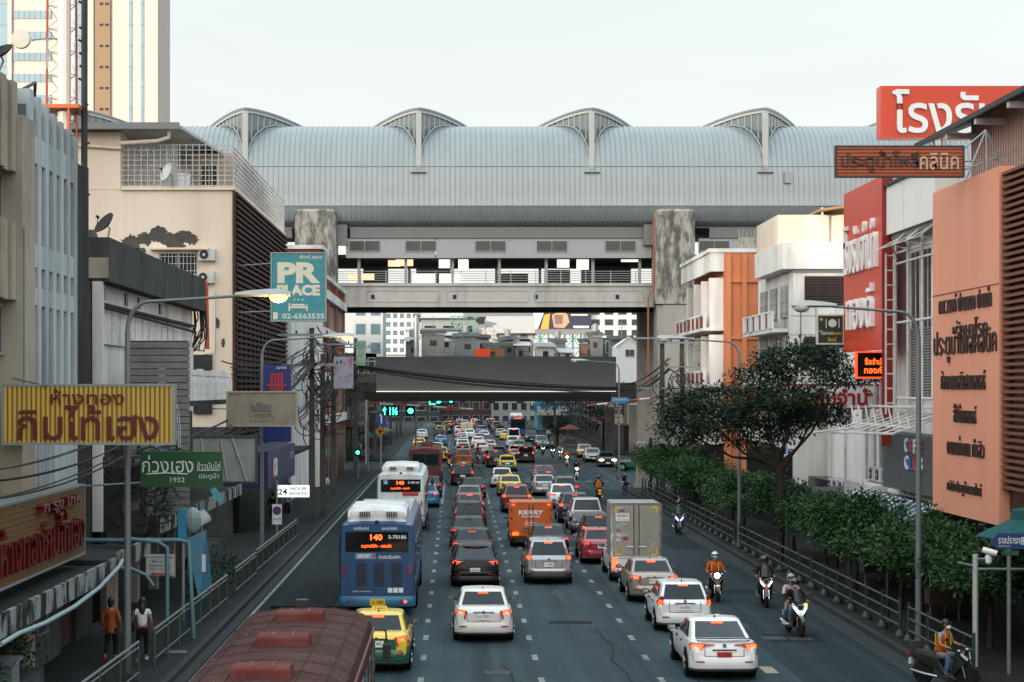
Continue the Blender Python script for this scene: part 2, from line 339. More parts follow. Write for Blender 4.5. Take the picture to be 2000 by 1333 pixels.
def window(par, side, plane, a, z, w, h, fm=None, pm=None, mull=2, grille=0, name='window', louv=0):
    u, n = AX[side]; c = on(side, plane, a, z); u, n = Vector(u), Vector(n); zz = Vector((0, 0, 1))
    f = MB(); t_ = .06
    f.obox(c+zz*(h/2), u, n, w+2*t_, t_, .06); f.obox(c-zz*(h/2), u, n, w+2*t_, t_, .09)
    for s in (-1, 1): f.obox(c+u*(s*(w/2+t_/2)), u, n, t_, h-t_, .06)
    for i in range(1, mull): f.obox(c+u*(-w/2+w*i/mull), u, n, .05, h-t_, .05)
    fo = f.build(name, fm or M_frame, par)
    p = MB(); p.obox(c, u, n, w, h-t_, .02); p.build('pane', pm or M_pane, fo)
    if grille:
        g = MB()
        for i in range(grille): g.obox(c+u*(-w/2+w*(i+.5)/grille)+n*.10, u, n, .025, h, .02)
        for i in range(3): g.obox(c+zz*(-h/2+h*(i+.5)/3)+n*.13, u, n, w, .025, .02)
        g.build('grille', M_steelw if grille > 8 else M_trim, fo)
    if louv:
        g = MB()
        for i in range(louv): g.obox(c+zz*(-h/2+h*(i+.5)/louv)+n*.03, u, n, w, h/louv*.45, .05)
        g.build('louvre', M_brown, fo)
    return fo
def wall(par, x0, x1, y0, y1, z0, z1, m, name='wall'): return MB().box(x0, x1, y0, y1, z0, z1).build(name, m, par)
def aircon(label, c, side='F', group='outdoor air conditioner units'):
    u, n = Vector(AX[side][0]), Vector(AX[side][1]); c = Vector(c)
    t = T('air_conditioner', label, 'air conditioner', c, group)
    b = MB(); b.obox(c+Vector((0, 0, .3)), u, n, .85, .58, .32); b.build('casing', M_acw, t)
    f = MB(); f.cyl(c+n*.33+u*(-.14)+Vector((0, 0, .3)), n, .23, .03, 20); fo = f.build('fan_guard', M_trim, t)
    h = MB(); h.cyl(c+n*.35+u*(-.14)+Vector((0, 0, .3)), n, .07, .02, 12); h.build('hub', M_acw, fo)
    b = MB()
    for s in (-.3, .3): b.obox(c+u*s+Vector((0, 0, -.02)), u, n, .05, .05, .4)
    b.build('bracket', M_steel, t); return t
def dish(label, c, d, r=.45, m=None, stand=None):
    c, d = Vector(c), Vector(d).normalized(); a = d.cross(Vector((0, 0, 1))).normalized(); b = d.cross(a)
    t = T('satellite_dish', label, 'satellite dish', c)
    g = MB(); rings = []
    for i in range(7):
        q = i/6*r; rings.append([tuple(c+a*cos(2*pi*j/24)*q+b*sin(2*pi*j/24)*q+d*(q*q/r*.35)) for j in range(24)])
    back = [[tuple(Vector(p)-d*.02) for p in ring] for ring in rings[::-1]]
    g.loft(rings+back); g.build('reflector', m or M_white, t, smooth=40)
    g = MB(); g.tube([c+b*r*.8+d*.2, c+d*r*1.0], .015, 5); g.cyl(c+d*r, d, .05, .12, 8); g.build('receiver_arm', M_trim, t)
    g = MB(); g.tube([c-d*.03, c-d*.15, Vector(stand) if stand else c-d*.15-Vector((0, 0, r*1.3))], .03, 6); g.build('mount', M_steel, t)
    return t
def sign(name, label, c, w, h, d, side, m, texts=(), frame=None, cat='sign', group=None, ribs=None, extra=None, legs=None):
    """a sign board; texts = (string, across, up, width, height, material, bold, depth, part name)"""
    u, n = Vector(AX[side][0]), Vector(AX[side][1]); c = Vector(c)
    t = T(name, label, cat, c-Vector((0, 0, h/2)), group)
    b = MB(); b.obox(c-n*d, u, n, w, h, d); bo = b.build('panel', m, t)
    if ribs:
        r = MB(); k, vert, rm = ribs
        for i in range(k):
            if vert: r.obox(c+u*(-w/2+w*(i+.5)/k), u, n, w/k*.62, h-.02, .03)
            else: r.obox(c+Vector((0, 0, -h/2+h*(i+.5)/k)), u, n, w-.02, h/k*.72, .03)
        r.build('slat_panel', rm, t)
    if frame:
        f = MB(); q = .06
        for s in (-1, 1): f.obox(c+u*(s*w/2)-n*(d+.01), u, n, q, h+q, d+.06); f.obox(c+Vector((0, 0, s*h/2))-n*(d+.01), u, n, w-q-.004, q, d+.055)
        f.build('frame', frame, t)
    off = .032 if ribs else .004
    for tx in texts:
        s, a, b_, tw, th, tm, bold, dep = tx[:8]; g = MB()
        add_text(g, s, c+u*a+Vector((0, 0, b_))+n*off, u, n, w=tw, h=th, bold=bold, depth=dep); g.build(tx[8] if len(tx) > 8 else 'lettering', tm, t)
    if extra: extra(t, c, u, n)
    if legs:
        g = MB()
        for q in legs: g.tube(q, .03, 6)
        g.build('support', M_steel, t)
    return t
# ================================================================== vehicles
def paint(name, c, metal=0.0, rough=0.28): return mat(name, c, rough, metal, var=0.03, coat=0.6, scale=8)
M_glass = mat('tinted car glass', (0.006, 0.014, 0.018), 0.05, var=0.05, spec=0.36)
M_tyre = mat('black tyre rubber', (0.012, 0.012, 0.012), 0.85, bump=0.2, scale=20)
M_rim = mat('alloy wheel rim', (0.30, 0.31, 0.32), 0.35, 0.8)
M_trim = mat('black plastic trim', (0.014, 0.014, 0.015), 0.55)
M_red = mat('red tail lamp lens', (0.30, 0.012, 0.008), 0.12, coat=0.8, var=0.1)
M_brake = mat('lit brake lamp', (1.0, 0.06, 0.012), emit=3.6)
M_clear = mat('clear lamp lens', (0.55, 0.58, 0.6), 0.08, coat=1.0)
M_headon = mat('lit headlamp', (1.0, 0.78, 0.45), emit=14.0)
M_led = mat('white lit lamp', (0.9, 0.97, 1.0), emit=3.5)
M_plate = mat('white number plate', (0.72, 0.74, 0.74), 0.4)
M_plateY = mat('yellow number plate', (0.75, 0.50, 0.02), 0.4)
M_plateR = mat('red dealer plate', (0.42, 0.03, 0.02), 0.4)
M_ink = mat('black lettering', (0.01, 0.01, 0.012), 0.5)
M_chrome = mat('chrome trim', (0.6, 0.62, 0.64), 0.12, 1.0)
M_white = paint('white car paint', (0.72, 0.74, 0.74)); M_pearl = paint('pearl white car paint', (0.66, 0.65, 0.62))
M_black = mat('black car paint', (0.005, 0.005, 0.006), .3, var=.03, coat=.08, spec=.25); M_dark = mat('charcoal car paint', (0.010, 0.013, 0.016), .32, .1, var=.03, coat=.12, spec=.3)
M_silver = paint('silver car paint', (0.36, 0.38, 0.39), 0.6, 0.32); M_grey = paint('grey car paint', (0.12, 0.135, 0.14), 0.5, 0.32)
M_beige = paint('champagne car paint', (0.34, 0.30, 0.25), 0.5, 0.32); M_navy = paint('navy car paint', (0.012, 0.02, 0.045), 0.3)
M_redp = paint('dark red car paint', (0.20, 0.015, 0.02), 0.2); M_orangep = paint('burnt orange car paint', (0.30, 0.075, 0.012), 0.3)
M_rust = paint('rust red car paint', (0.16, 0.028, 0.012), 0.3); M_yellow = paint('taxi yellow paint', (0.75, 0.52, 0.03))
M_tgreen = paint('taxi green paint', (0.015, 0.10, 0.05)); M_pinkred = paint('pinkish red car paint', (0.34, 0.03, 0.05), 0.2)
M_lime = paint('bright green taxi paint', (0.13, 0.30, 0.03)); M_bluep = paint('light blue taxi paint', (0.03, 0.20, 0.42))
M_shadowgap = mat('dark panel gap', (0.006, 0.006, 0.006), 0.9)

M_lettw = mat('white lettering', (0.75, 0.77, 0.77), 0.5)
M_ledred = mat('orange led matrix', (1.0, 0.10, 0.012), emit=2.3)
M_cream = mat('cream bus paint', (0.55, 0.48, 0.34), 0.5)
# ================================================================== the elevated station across the avenue
YS = 172.0
M_roof = mat('silver standing seam roofing', (0.29, 0.325, 0.33), 0.34, 0.35, var=0.07, scale=0.9, stain=(0.25, 0.28, 0.285), amount=0.6, streak=14, spec=.5)
M_roofrib = M_roof
M_fascia = mat('grey aluminium fascia', (0.20, 0.205, 0.205), 0.55, 0.3, var=0.08)
M_glazing = mat('skylight glazing', (0.10, 0.14, 0.145), 0.06, var=0.5, scale=.6, spec=0.9)
M_skyframe = mat('pale skylight frame', (0.50, 0.51, 0.49), 0.5, var=.05)
S = T('railway_station', 'elevated railway station with silver vaulted roof spanning the avenue on concrete pillars', 'station', (2, YS, 0))
prof = [(2.2, 23.15), (1.2, 23.25), (.45, 23.75), (.08, 24.5), (0, 25.1), (-.02, 25.16), (0, 25.2), (.05, 26.4), (.22, 27.8), (.6, 29.2), (1.25, 30.5), (2.2, 31.5), (3.5, 32.25), (5.2, 32.68), (7.2, 32.86), (9.5, 32.92)]
prof = [(y, z if z <= 25.2 else 25.2+(z-25.2)*1.115) for y, z in prof]
prof += [(19-y, z) for y, z in prof[-2::-1]]
rf = MB(); rings = []; x = -50.0; pitch = .50
nrm = []
for i, (py, pz) in enumerate(prof):
    a = prof[max(0, i-1)]; b = prof[min(len(prof)-1, i+1)]; d = Vector((b[0]-a[0], b[1]-a[1])).normalized(); nrm.append((-d.y, d.x))
while x < 58:
    for dx, k in ((0, 0), (.40, 0), (.43, .055), (.47, .055)):
        rings.append([(x+dx, YS+py+n_[0]*(k if pz > 25.2 else k*.4), pz+n_[1]*k) for (py, pz), n_ in zip(prof, nrm)])
    x += pitch
rf.loft(rings, closed=False, cap=False); rf.build('vault_roof', M_roof, S, smooth=30)
sm = MB(); sm.tube([(-50, YS+.42, 29.0), (58, YS+.42, 29.0)], .035, 4); sm.tube([(-50, YS+1.9, 31.75), (58, YS+1.9, 31.75)], .035, 4); sm.box(-50, 58, YS-.05, YS+.02, 25.12, 25.20); sm.build('roof_seam', M_fascia, S)
def dormer(px):
    cx = (px-VX)*(YS+1)/F; yf = YS+.7
    d = MB(); zt = 34.55; hw = 3.9; yb = YS+9.5
    # glazed prow: two walls meeting at the front edge, from the vault up under the arched lid
    def zpix(drop, y): return H+(552-drop)/F*y       # the lid's height where it recedes behind the crest
    def ztop(s): return zpix(36*abs(s*hw/4.7)**1.5, yf+(yb-yf)*abs(s)*.92)-.42
    gz = MB()
    for sx in (-1, 1):
        rows = [[], []]
        for i in range(9):
            q = i/8; xx = cx+sx*hw*q; yy = yf+(yb-yf)*q*.92
            rows[0].append((xx, yy, 28.9)); rows[1].append((xx, yy, ztop(q)))
        gz.loft(rows, closed=False, cap=False)
    go = gz.build('skylight_glazing', M_glazing, S)
    mu = MB()
    for sx in (-1, 1):
        for i in range(1, 8):
            q = i/8; xx = cx+sx*hw*q; yy = yf+(yb-yf)*q*.92-.06; mu.box(xx-.055, xx+.055, yy-.04, yy+.04, 28.9, ztop(q))
    mu.box(cx-.26, cx+.26, yf-.30, yf+.1, 29.0, zt-.2); mu.build('mullion', M_skyframe, go)
    bs = MB(); bs.box(cx-.75, cx+.75, yf-.72, yf+.1, 28.4, 28.52); bs.box(cx-.2, cx+.2, yf-.5, yf+.1, 28.5, 29.1); bs.build('sill', M_roof, go)
    ld = MB(); rings = []
    for i in range(21):
        s = -1+i/10; xx = cx+s*4.7; yy = yf-.55+abs(s)*9.75; z = zpix(36*abs(s)**1.5, yy)
        rings.append([(xx, yy, z-.24), (xx, yy-.10, z-.05), (xx, yy, z), (xx, yb+4, z+.1), (xx, yb+4, z-.2)])
    ld.loft(rings); ld.build('skylight_roof', M_roof, S, smooth=35)
    ed = MB(); rings = []
    for i in range(21):
        s = -1+i/10; xx = cx+s*4.4; yy = yf-.38+abs(s)*9.1; z = zpix(36*abs(s*4.4/4.7)**1.5, yy)-.24
        rings.append([(xx, yy, z-.26), (xx, yy, z), (xx, yy+.3, z), (xx, yy+.3, z-.26)])
    ed.loft(rings); ed.build('skylight_edge', M_skyframe, go, smooth=35)
    # flashing where the vault rolls into the valley beside the glazing
    for sx in (-1, 1):
        fl = []
        for (py, pz) in prof[9:15]:
            q = max(0.0, (YS+py-yf)/((yb-yf)*.92)); fl.append((cx+sx*(hw*q+.12), YS+py-.12, pz+.10))
        f_ = MB(); f_.tube(fl, .11, 8); f_.build('valley_flashing', M_roof, S, smooth=50)
for px in (140, 480, 818, 1155, 1493, 1830): dormer(px)
v = MB(); c = P(1538, 347, YS+.1); v.box(c.x-.32, c.x+.32, YS-.16, YS+.4, c.z-.55, c.z+.5); v.build('roof_vent', M_roof, S)
# fascia, concourse, platform, deck
zf0, zf1 = 22.15, 23.2
for xa, xb in ((-10.2, 19.0), (24.5, 55), (-50, -15.8)):
    f = MB(); f.box(xa, xb, YS+1.0, YS+1.4, zf0+.02, zf1)
    for i in range(6): f.box(xa, xb, YS+.98, YS+1.0, zf0+.10+i*.17, zf0+.13+i*.17)
    f.build('fascia', M_fascia, S)
f = MB(); f.box(-50, 55, YS+1.2, YS+18, 23.16, 23.4); f.build('roof_soffit', M_fascia, S)
zc0, zc1 = ZY(504, YS+1), ZY(466, YS+1)
for (xa, xb) in ((-10.6, -2.0), (-1.9, 19.0), (23.5, 52)):
    x = xa; cl = MB()
    while x < xb:
        cl.box(x, x+.22, YS+1.15, YS+1.5, zc0, zc1); cl.box(x+.22, min(x+.42, xb), YS+1.19, YS+1.5, zc0, zc1); x += .42
    cl.build('concourse_cladding', M_corr, S)
for px in (712, 822, 958, 1078, 1212, 1395):
    w_ = P(px, 481, YS+1.1); f_ = window(S, 'F', YS+1.13, w_.x, w_.z, 2.9, 1.0, mull=2, name='concourse_window', fm=M_frame)
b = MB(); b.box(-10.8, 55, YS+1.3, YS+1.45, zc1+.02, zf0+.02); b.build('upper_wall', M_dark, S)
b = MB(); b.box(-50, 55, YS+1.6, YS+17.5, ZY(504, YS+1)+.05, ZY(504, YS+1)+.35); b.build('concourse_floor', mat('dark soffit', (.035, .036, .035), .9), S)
zd = ZY(553, YS); zdb = ZY(600, YS)
M_deck = mat('pale precast concrete', (0.47, 0.465, 0.44), 0.8, var=0.08, scale=0.9, stain=(0.22, 0.21, 0.19), amount=0.6, streak=5)
d = MB(); d.box(-60, 60, YS, YS+19, zd-.3, zd); d.box(-60, 60, YS+.15, YS+.6, zdb, zd-.3); d.box(-60, 60, YS+15.4, YS+15.85, zdb+.1, zd-.3); d.build('platform_deck', M_deck, S)
for (xa, xb) in ((-8.6, -1.6), (-.9, 7.0), (7.6, 18.0)):
    q = MB(); zt_, zb_ = ZY(567, YS), ZY(590, YS)
    q.box(xa, xb, YS+.09, YS+.16, zt_-.06, zt_); q.box(xa, xb, YS+.09, YS+.16, zb_, zb_+.06); q.box(xa, xa+.06, YS+.09, YS+.16, zb_+.06, zt_-.06); q.box(xb-.06, xb, YS+.09, YS+.16, zb_+.06, zt_-.06); q.build('deck_panel_rim', M_deck, S)
for px in (728, 888, 1047, 1206): q = MB(); p_ = P(px, 580, YS); q.box(p_.x-.17, p_.x+.17, YS+.1, YS+.2, p_.z-.2, p_.z+.2); q.build('drain_hole', M_dark, S)
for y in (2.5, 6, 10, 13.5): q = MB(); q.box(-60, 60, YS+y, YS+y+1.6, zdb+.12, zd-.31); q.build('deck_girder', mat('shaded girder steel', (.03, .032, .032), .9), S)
r = MB()
for i in range(5): z = zd+.25+i*.22; r.tube([(-12, YS+.2, z), (55, YS+.2, z)], .03, 5)
x = -11.5
while x < 55: r.box(x-.04, x+.04, YS+.16, YS+.24, zd, zd+1.2); x += 2.4
r.build('platform_railing', M_frame, S)
x = -9.4
while x < 50:
    for y_ in (2.2, 15.2): r = MB(); r.box(x-.14, x+.14, YS+y_, YS+y_+.3, zd, zc0+.1); r.build('platform_column', M_frame, S)
    x += 4.55
                                    # ticket hall blocks, kiosks and notice boards on the open level
for (x0, x1, y, z0, z1) in ((-4, -.5, 9, 0, 2.0), (4.2, 7.4, 11, 0, 1.6), (9, 11.5, 8, 0, 1.8), (13, 18, 12, 0, 2.3), (-9.5, -7, 12, 0, 2.3)): r = MB(); r.box(x0, x1, YS+y, YS+y+2, zd+z0, zd+z1); r.build('kiosk', mat('kiosk grey', (.10, .09, .08), .7, var=.4), S)
M_board = mat('lit notice board', (.85, .80, .70), emit=1.1); M_boardw = mat('warm lit board', (1.0, .62, .36), emit=1.0)
for (px, py, w_, h_, m_) in ((770, 515, 24, 12, M_boardw), (790, 512, 34, 16, M_boardw), (868, 515, 22, 18, M_board), (905, 518, 20, 22, M_board), (1100, 514, 24, 18, M_board), (1138, 516, 24, 22, M_board), (1230, 508, 34, 8, M_board), (690, 541, 20, 12, M_boardw), (716, 541, 30, 12, M_boardw), (828, 545, 44, 20, M_board), (880, 545, 44, 20, M_board)):
    p_ = P(px, py, YS+4); r = MB(); r.cbox(p_, w_*.05, .08, h_*.05); r.build('notice_board', m_, S)
# pillars with their capitals
for (px, w_, y0) in ((615, 3.9, YS-1.6), (1320, 3.75, YS-1.6)):
    cx = (px-VX)*y0/F; q = MB()
    def prism(wd, z0, z1, ch, m, name, e=0):
        g = MB(); h_ = wd/2; d0, d1 = y0-e, y0+4+e
        ringp = [(-h_, d0+ch), (-h_+ch, d0), (h_-ch, d0), (h_, d0+ch), (h_, d1), (-h_, d1)]
        g.loft([[(cx+a, b_, z0) for a, b_ in ringp], [(cx+a, b_, z1-.25) for a, b_ in ringp], [(cx+a*.86, b_+.25*(1 if b_ < y0+2 else -1), z1) for a, b_ in ringp]] if name == 'pillar_head' else [[(cx+a, b_, z) for a, b_ in ringp] for z in (z0, z1)])
        return g.build(name, m, S)
    prism(w_-.35, 0, ZY(596, y0)+.02, .55, M_conc, 'pillar'); prism(w_+.15, ZY(594, y0), ZY(556, y0), .45, M_concdk, 'pillar_collar', .12); prism(w_, ZY(558, y0), ZY(408, y0), .5, M_concdk, 'pillar_head')
q = MB(); y0 = YS-1.7
q.tube([P(1277, 418, y0), P(1277, 565, y0), P(1266, 580, y0), P(1266, 745, y0)], .09, 8); q.build('orange_drain_pipe', mat('orange pipe', (.32, .11, .05), .6, var=.2), S, smooth=50)
for px in (667, 1268):
    p_ = P(px, 460, YS+.6); q = MB(); q.box(p_.x-.55, p_.x+.55, YS+.5, YS+1.5, ZY(478, YS), ZY(438, YS)); q.build('downpipe_box', M_fascia, S)
for px in (1262,): # rear portal legs in the shade
    q = MB(); x_ = (px-VX)*(YS+14)/F; q.box(x_-.9, x_+.9, YS+13, YS+15, 0, zdb); q.build('rear_pillar', M_conc, S)
# ------------------------------------------------------------------ footbridge with the blank hoarding behind the station
M_fdk_ = mat('sooty bridge concrete', (.12, .12, .115), .9, var=.25, stain=(.04, .04, .04), amount=.8)
FB = T('footbridge', 'dark grey blank hoarding along a footbridge crossing the avenue under the station', 'footbridge', (2, 197, 0))
a, b_ = P(735, 697, 196), P(1203, 763, 196)
M_hoard = mat('dark grey hoarding', (0.30, 0.33, 0.335), 0.7, var=0.08, scale=0.3, stain=(.23, .255, .26), amount=.6)
q = MB(); n_ = 5
for i in range(n_): x0 = a.x+(b_.x-a.x)*i/n_; x1 = a.x+(b_.x-a.x)*(i+1)/n_; q.box(x0, x1+.02, 196-.02*(i % 2), 196.2, b_.z, a.z+.04*(i % 2))
q.build('hoarding', M_hoard, FB)
q = MB(); q.box(-24, 40, 196.3, 199.2, 6.3, 6.9); q.box(-24, 40, 196.25, 196.4, 6.9, 8.3); q.box(-24, 40, 199.1, 199.25, 6.9, 8.3); q.build('deck', M_fdk_, FB)
q = MB(); q.box(-10, 17, 196.05, 199.3, 6.25, 7.3); q.build('deck_girder', mat('dark girder', (.05, .054, .055), .9), FB)
for i in range(9): q = MB(); q.box(-9.2+i*3.2, -8.5+i*3.2, 196.0, 199.2, 6.0, 6.24); q.build('deck_bracket', M_fdk_, FB)
for x in (-9.5, 17): q = MB(); q.box(x-.5, x+.5, 197.2, 198.2, 0, 5.6); q.build('pier', M_fdk_, FB)
q = MB(); q.box(a.x, b_.x, 195.9, 195.98, b_.z-.16, b_.z-.06); q.build('light_strip', mat('thin lit strip', (.8, .8, .72), emit=.8), FB)
# ================================================================== left row
# ---- building with white vertical fins, nearest on the left
B = T('fin_building', 'grey white building with tall vertical concrete fins and a dark end wall', 'building', (-11, 46, 0))
M_shopdk = mat('shade dark ground floor', (.045, .05, .052), .9, var=.3)  # street level shade painted in as a darker wall colour
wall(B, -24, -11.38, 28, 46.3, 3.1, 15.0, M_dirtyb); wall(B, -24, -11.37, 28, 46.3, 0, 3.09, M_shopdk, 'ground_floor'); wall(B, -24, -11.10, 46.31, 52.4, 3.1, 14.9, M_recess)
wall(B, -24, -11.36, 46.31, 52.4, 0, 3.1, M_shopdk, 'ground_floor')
wall(B, -13.4, -11.1, 52.42, 54.2, 0, 14.15, M_darkb, 'end_pilaster'); wall(B, -24, -13.45, 52.42, 53, 0, 14.0, M_darkb, 'end_wall')
for i in range(7):
    y0 = 46.32+i*.90
    if y0+.5 > 52.6: break
    q = MB(); q.box(-11.36, -11.0, y0, y0+.40, 3.2, 15.3-.08*i); q.build('fin', M_bluew, B)
for (z0, z1) in ((3.2, 7.5), (9.72, 10.18), (10.72, 11.32), (13.45, 14.15)):
    for i in range(6):
        y0 = 46.32+i*.90+.402; q = MB(); q.box(-11.36, -11.02, y0, y0+.496, z0, z1); q.build('infill_panel', M_bluew, B)
wall(B, -11.38, -10.86, 44.9, 46.28, 0, 14.4, M_dirtyb, 'pilaster')
for (z0, z1) in ((12.95, 15.2), (9.75, 11.7)):
    q = MB()
    for i in range(9): y0 = 40+i*.56; q.box(-11.38, -11.0-.1*(i % 2), y0, y0+.50, z0, z1)
    q.build('ribbed_spandrel', M_dirtyb, B)
for z in (12.3, 9.0):
    window(B, 'L', -11.38, 43.2, z, 3.2, 1.2, mull=3)
q = MB(); q.box(-24, -11.3, 28, 46, 15.0, 15.25); q.build('parapet', M_dirtyb, B)
q = MB(); q.tube([(-10.84, 45.0, 11.6), (-10.84, 45.0, 6.5)], .035, 6); q.build('drain_pipe', mat('grey green pipe', (.14, .2, .2), .6), B)
q = MB(); q.tube([(-11.6, 46.8, 15.2), (-11.5, 49, 15.9), (-12.3, 52, 14.5)], .05, 5); q.box(-14.5, -11.6, 44, 52, 15.3, 15.36); q.build('roof_sheet', M_roofdk, B)
# street level: canopy slabs, shopfronts, planters
M_mould = mat('mould streaked white fascia', (.24, .26, .26), .85, var=.1, scale=2.2, stain=(.02, .022, .022), amount=1.0, streak=2.5, lo=.46, hi=.52)
for (xa, xb, ya, yb, z) in ((-11.36, -9.36, 28, 48.9, 2.42), (-11.08, -9.30, 49.1, 54.1, 2.55)):
    q = MB(); q.box(xa, xb, ya, yb, z+.13, z+.28); co = q.build('canopy', M_darkb, B); q = MB(); q.box(xb, xb+.10, ya, yb, z, z+.50); q.build('canopy_fascia', M_mould, co)
q = MB(); q.tube([(-9.19, 36.2, 2.36), (-9.15, 37.5, 2.40), (-9.16, 40, 2.30), (-9.15, 43, 2.30), (-9.15, 46, 2.42), (-9.12, 48.6, 2.72), (-9.1, 48.9, 2.85)], .055, 8); q.build('sagging_pipe', mat('pale blue pipe', (.26, .35, .37), .5, var=.1), B, smooth=50)
q = MB(); q.tube([(-9.08, 48.9, 2.82), (-9.0, 48.9, 2.68), (-8.45, 48.9, 2.45), (-8.25, 48.9, 2.15)], .05, 8); q.build('spout_pipe', mat('teal pipe', (.06, .15, .18), .5, var=.1), B, smooth=50)
M_shopw = mat('dirty shade dark shop wall', (.085, .10, .105), .85, var=.15, stain=(.05, .055, .055), amount=.7, streak=3)  # pavement shade is put into this colour along with the dirt
wall(B, -11.37, -11.0, 36, 41.6, .15, 2.55, M_shopw, 'shop_wall'); wall(B, -11.37, -11.0, 43.6, 44.8, .15, 2.55, M_shopw, 'shop_wall'); wall(B, -11.37, -11.02, 46.3, 50, .15, 2.55, M_shopw, 'shop_wall')
window(B, 'L', -11.0, 39.8, 1.5, 1.9, 1.2, mull=2); window(B, 'L', -11.01, 47.6, 1.6, 1.0, 1.1, mull=1)
wall(B, -11.36, -11.2, 41.6, 43.6, .15, 2.55, M_dark, 'doorway'); wall(B, -11.36, -11.25, 50, 54, .15, 2.68, M_brown, 'shop_door')
wall(B, -10.98, -10.2, 37.5, 44.4, .15, .62, M_shopw, 'planter_wall')
# ---- second building: dark parapet over white walls
B2 = T('parapet_building', 'white walled old building under a sooty dark parapet slab', 'building', (-11, 68, 0))
wall(B2, -24, -11.55, 57, 78.6, 6.6, 10.95, M_whitew); wall(B2, -24, -11.55, 57, 78.6, 0, 6.59, mat('shade dark lower wall', (.06, .068, .07), .9, var=.25, stain=(.018, .02, .02), amount=.8, streak=3), 'lower_wall'); wall(B2, -24, -11.0, 56.9, 78.7, 10.95, 12.35, mat('grimy grey parapet', (.062, .066, .066), .9, var=.3, scale=1.2, stain=(.018, .019, .019), amount=.8, streak=3), 'parapet'); wall(B2, -24, -11.56, 56.75, 56.98, 0, 10.9, mat('taupe side wall', (.085, .078, .072), .9, var=.2, stain=(.03, .03, .03), amount=.7), 'side_wall')  # lower wall colour carries painted street shade, upper wall stays white
q = MB(); q.box(-11.52, -11.2, 56.8, 57.1, 3, 10.94); q.build('corner_column', M_whitew, B2)
q = MB(); q.box(-15, -11.02, 56.84, 56.9, 11.05, 11.7); q.build('stained_patch', M_dirtyb, B2)
q = MB()
for i in range(22): q.box(-11.55, -11.42-.03*(i % 2), 58.2+i*.72, 58.2+i*.72+.66, 9.0, 10.2-.012*i)
q.build('corrugated_cladding', M_steelw, B2)
q = MB(); q.box(-11.56, -11.35, 57.4, 78, 10.22, 10.32); q.tube([(-11.3, 57.4, 10.15), (-11.3, 78, 10.0)], .05, 6); q.build('conduit', M_darkb, B2)
q = MB()
for y in (58.5, 62.5, 65, 69.7): q.box(-11.56, -11.5, y, y+.42, 10.45, 10.85)
q.build('vent_hole', M_dark, B2)
wall(B2, -11.56, -11.2, 62.5, 76.5, 7.2, 9.3, M_whitew, 'balcony_wall')
q = MB(); q.box(-11.55, -9.75, 60, 77.5, 6.9, 7.1); q.build('balcony_floor', M_darkb, B2)
q = MB(); q.box(-9.9, -9.75, 60, 77.5, 8.05, 8.25); q.box(-9.9, -9.75, 60, 77.5, 7.1, 7.25)
for y in (60.1, 65.7, 68.8, 72.8, 77.2): q.box(-9.95, -9.7, y-.15, y+.15, 7.1, 8.3)
y = 60.5
while y < 77:
    q.lathe([(.05, 7.25), (.09, 7.45), (.05, 7.65), (.10, 7.85), (.05, 8.05)], (-9.82, y, 0), 8); y += .32
q.build('balustrade', M_whitew, B2, smooth=40)
for y in (63.5, 67.5, 71.5, 75.2): window(B2, 'L', -11.55, y, 5.3, 2.4, 1.9, mull=3)
q = MB(); q.box(-11.54, -9.4, 57, 78, 3.1, 3.3); co = q.build('canopy', M_darkb, B2); q = MB(); q.box(-9.4, -9.3, 57, 78, 2.95, 3.4); q.build('canopy_fascia', M_mould, co)
wall(B2, -11.54, -11.3, 57, 78, .15, 3.0, M_dark, 'shopfront')
for y in (58, 62, 66, 70, 74, 77.6): wall(B2, -11.3, -11.0, y, y+.4, .15, 3.05, M_dirtyb, 'shop_pillar')
# timber clad pier of the café between them
q = T('slatted_pier', 'tall pier clad in weathered grey boards with a painted white spiral', 'pier', (-10, 59, 0))
wall(q, -10.9, -9.0, 60.0, 60.3, 3.1, 9.15, mat('dark pier core', (.05, .05, .05), .9), 'core')
g = MB()
for i in range(26): g.box(-10.88, -8.9, 59.93, 60.0, 3.2+i*.228, 3.2+i*.228+.20)
g.build('cladding', mat('weathered grey board', (.20, .20, .19), .8, var=.3, scale=2, stain=(.08, .08, .07), amount=.6, streak=.3), q)
g = MB()
for k in range(7):
    rx, rz = .06+.06*k, .25+.22*k; g.tube([(-9.62+cos(a)*rx, 59.90, 5.9+sin(a)*rz) for a in [2*pi*i/24 for i in range(25)]], .016, 4)
g.build('painted_spiral', mat('pale blue line paint', (.45, .55, .6), .6), q)
# ---- third: tall beige building with brown timber screen on its street side
B3 = T('beige_building', 'tall beige rendered building with a brown lattice screen along its street side', 'building', (-11, 105, 0))
wall(B3, -25, -11.4, 91.7, 119.4, 5.6, 17.75, M_beigew); wall(B3, -25, -11.41, 91.7, 119.4, 0, 5.59, mat('shade dark lower wall', (.10, .11, .11), .9), 'lower_wall'); wall(B3, -25, -17.15, 91.68, 104, 17.75, 20.7, M_beigew, 'upper_wall')  # lower wall again has the street shade in its colour
q = MB(); q.box(-17.1, -11.3, 91.55, 91.72, 17.72, 17.9); q.box(-11.5, -11.3, 91.72, 119.4, 17.72, 17.9); q.build('coping', M_beigew, B3)
q = MB(); q.box(-11.41, -11.28, 91.6, 91.85, 5, 17.7); q.build('screen_edge', mat('rusty brown edge', (.08, .035, .025), .8), B3)
sc = MB()
y = 91.9
while y < 119.2:
    sc.box(-11.36, -11.26, y, y+.14, 4.5, 17.6); y += 2.05
z = 4.6
while z < 17.6:
    sc.box(-11.34, -11.18, 91.9, 119.2, z, z+.15); z += .30
sc.build('lattice_screen', M_brown, B3)
wall(B3, -11.42, -11.37, 91.9, 119.3, 4.5, 17.6, M_dark, 'screen_void')
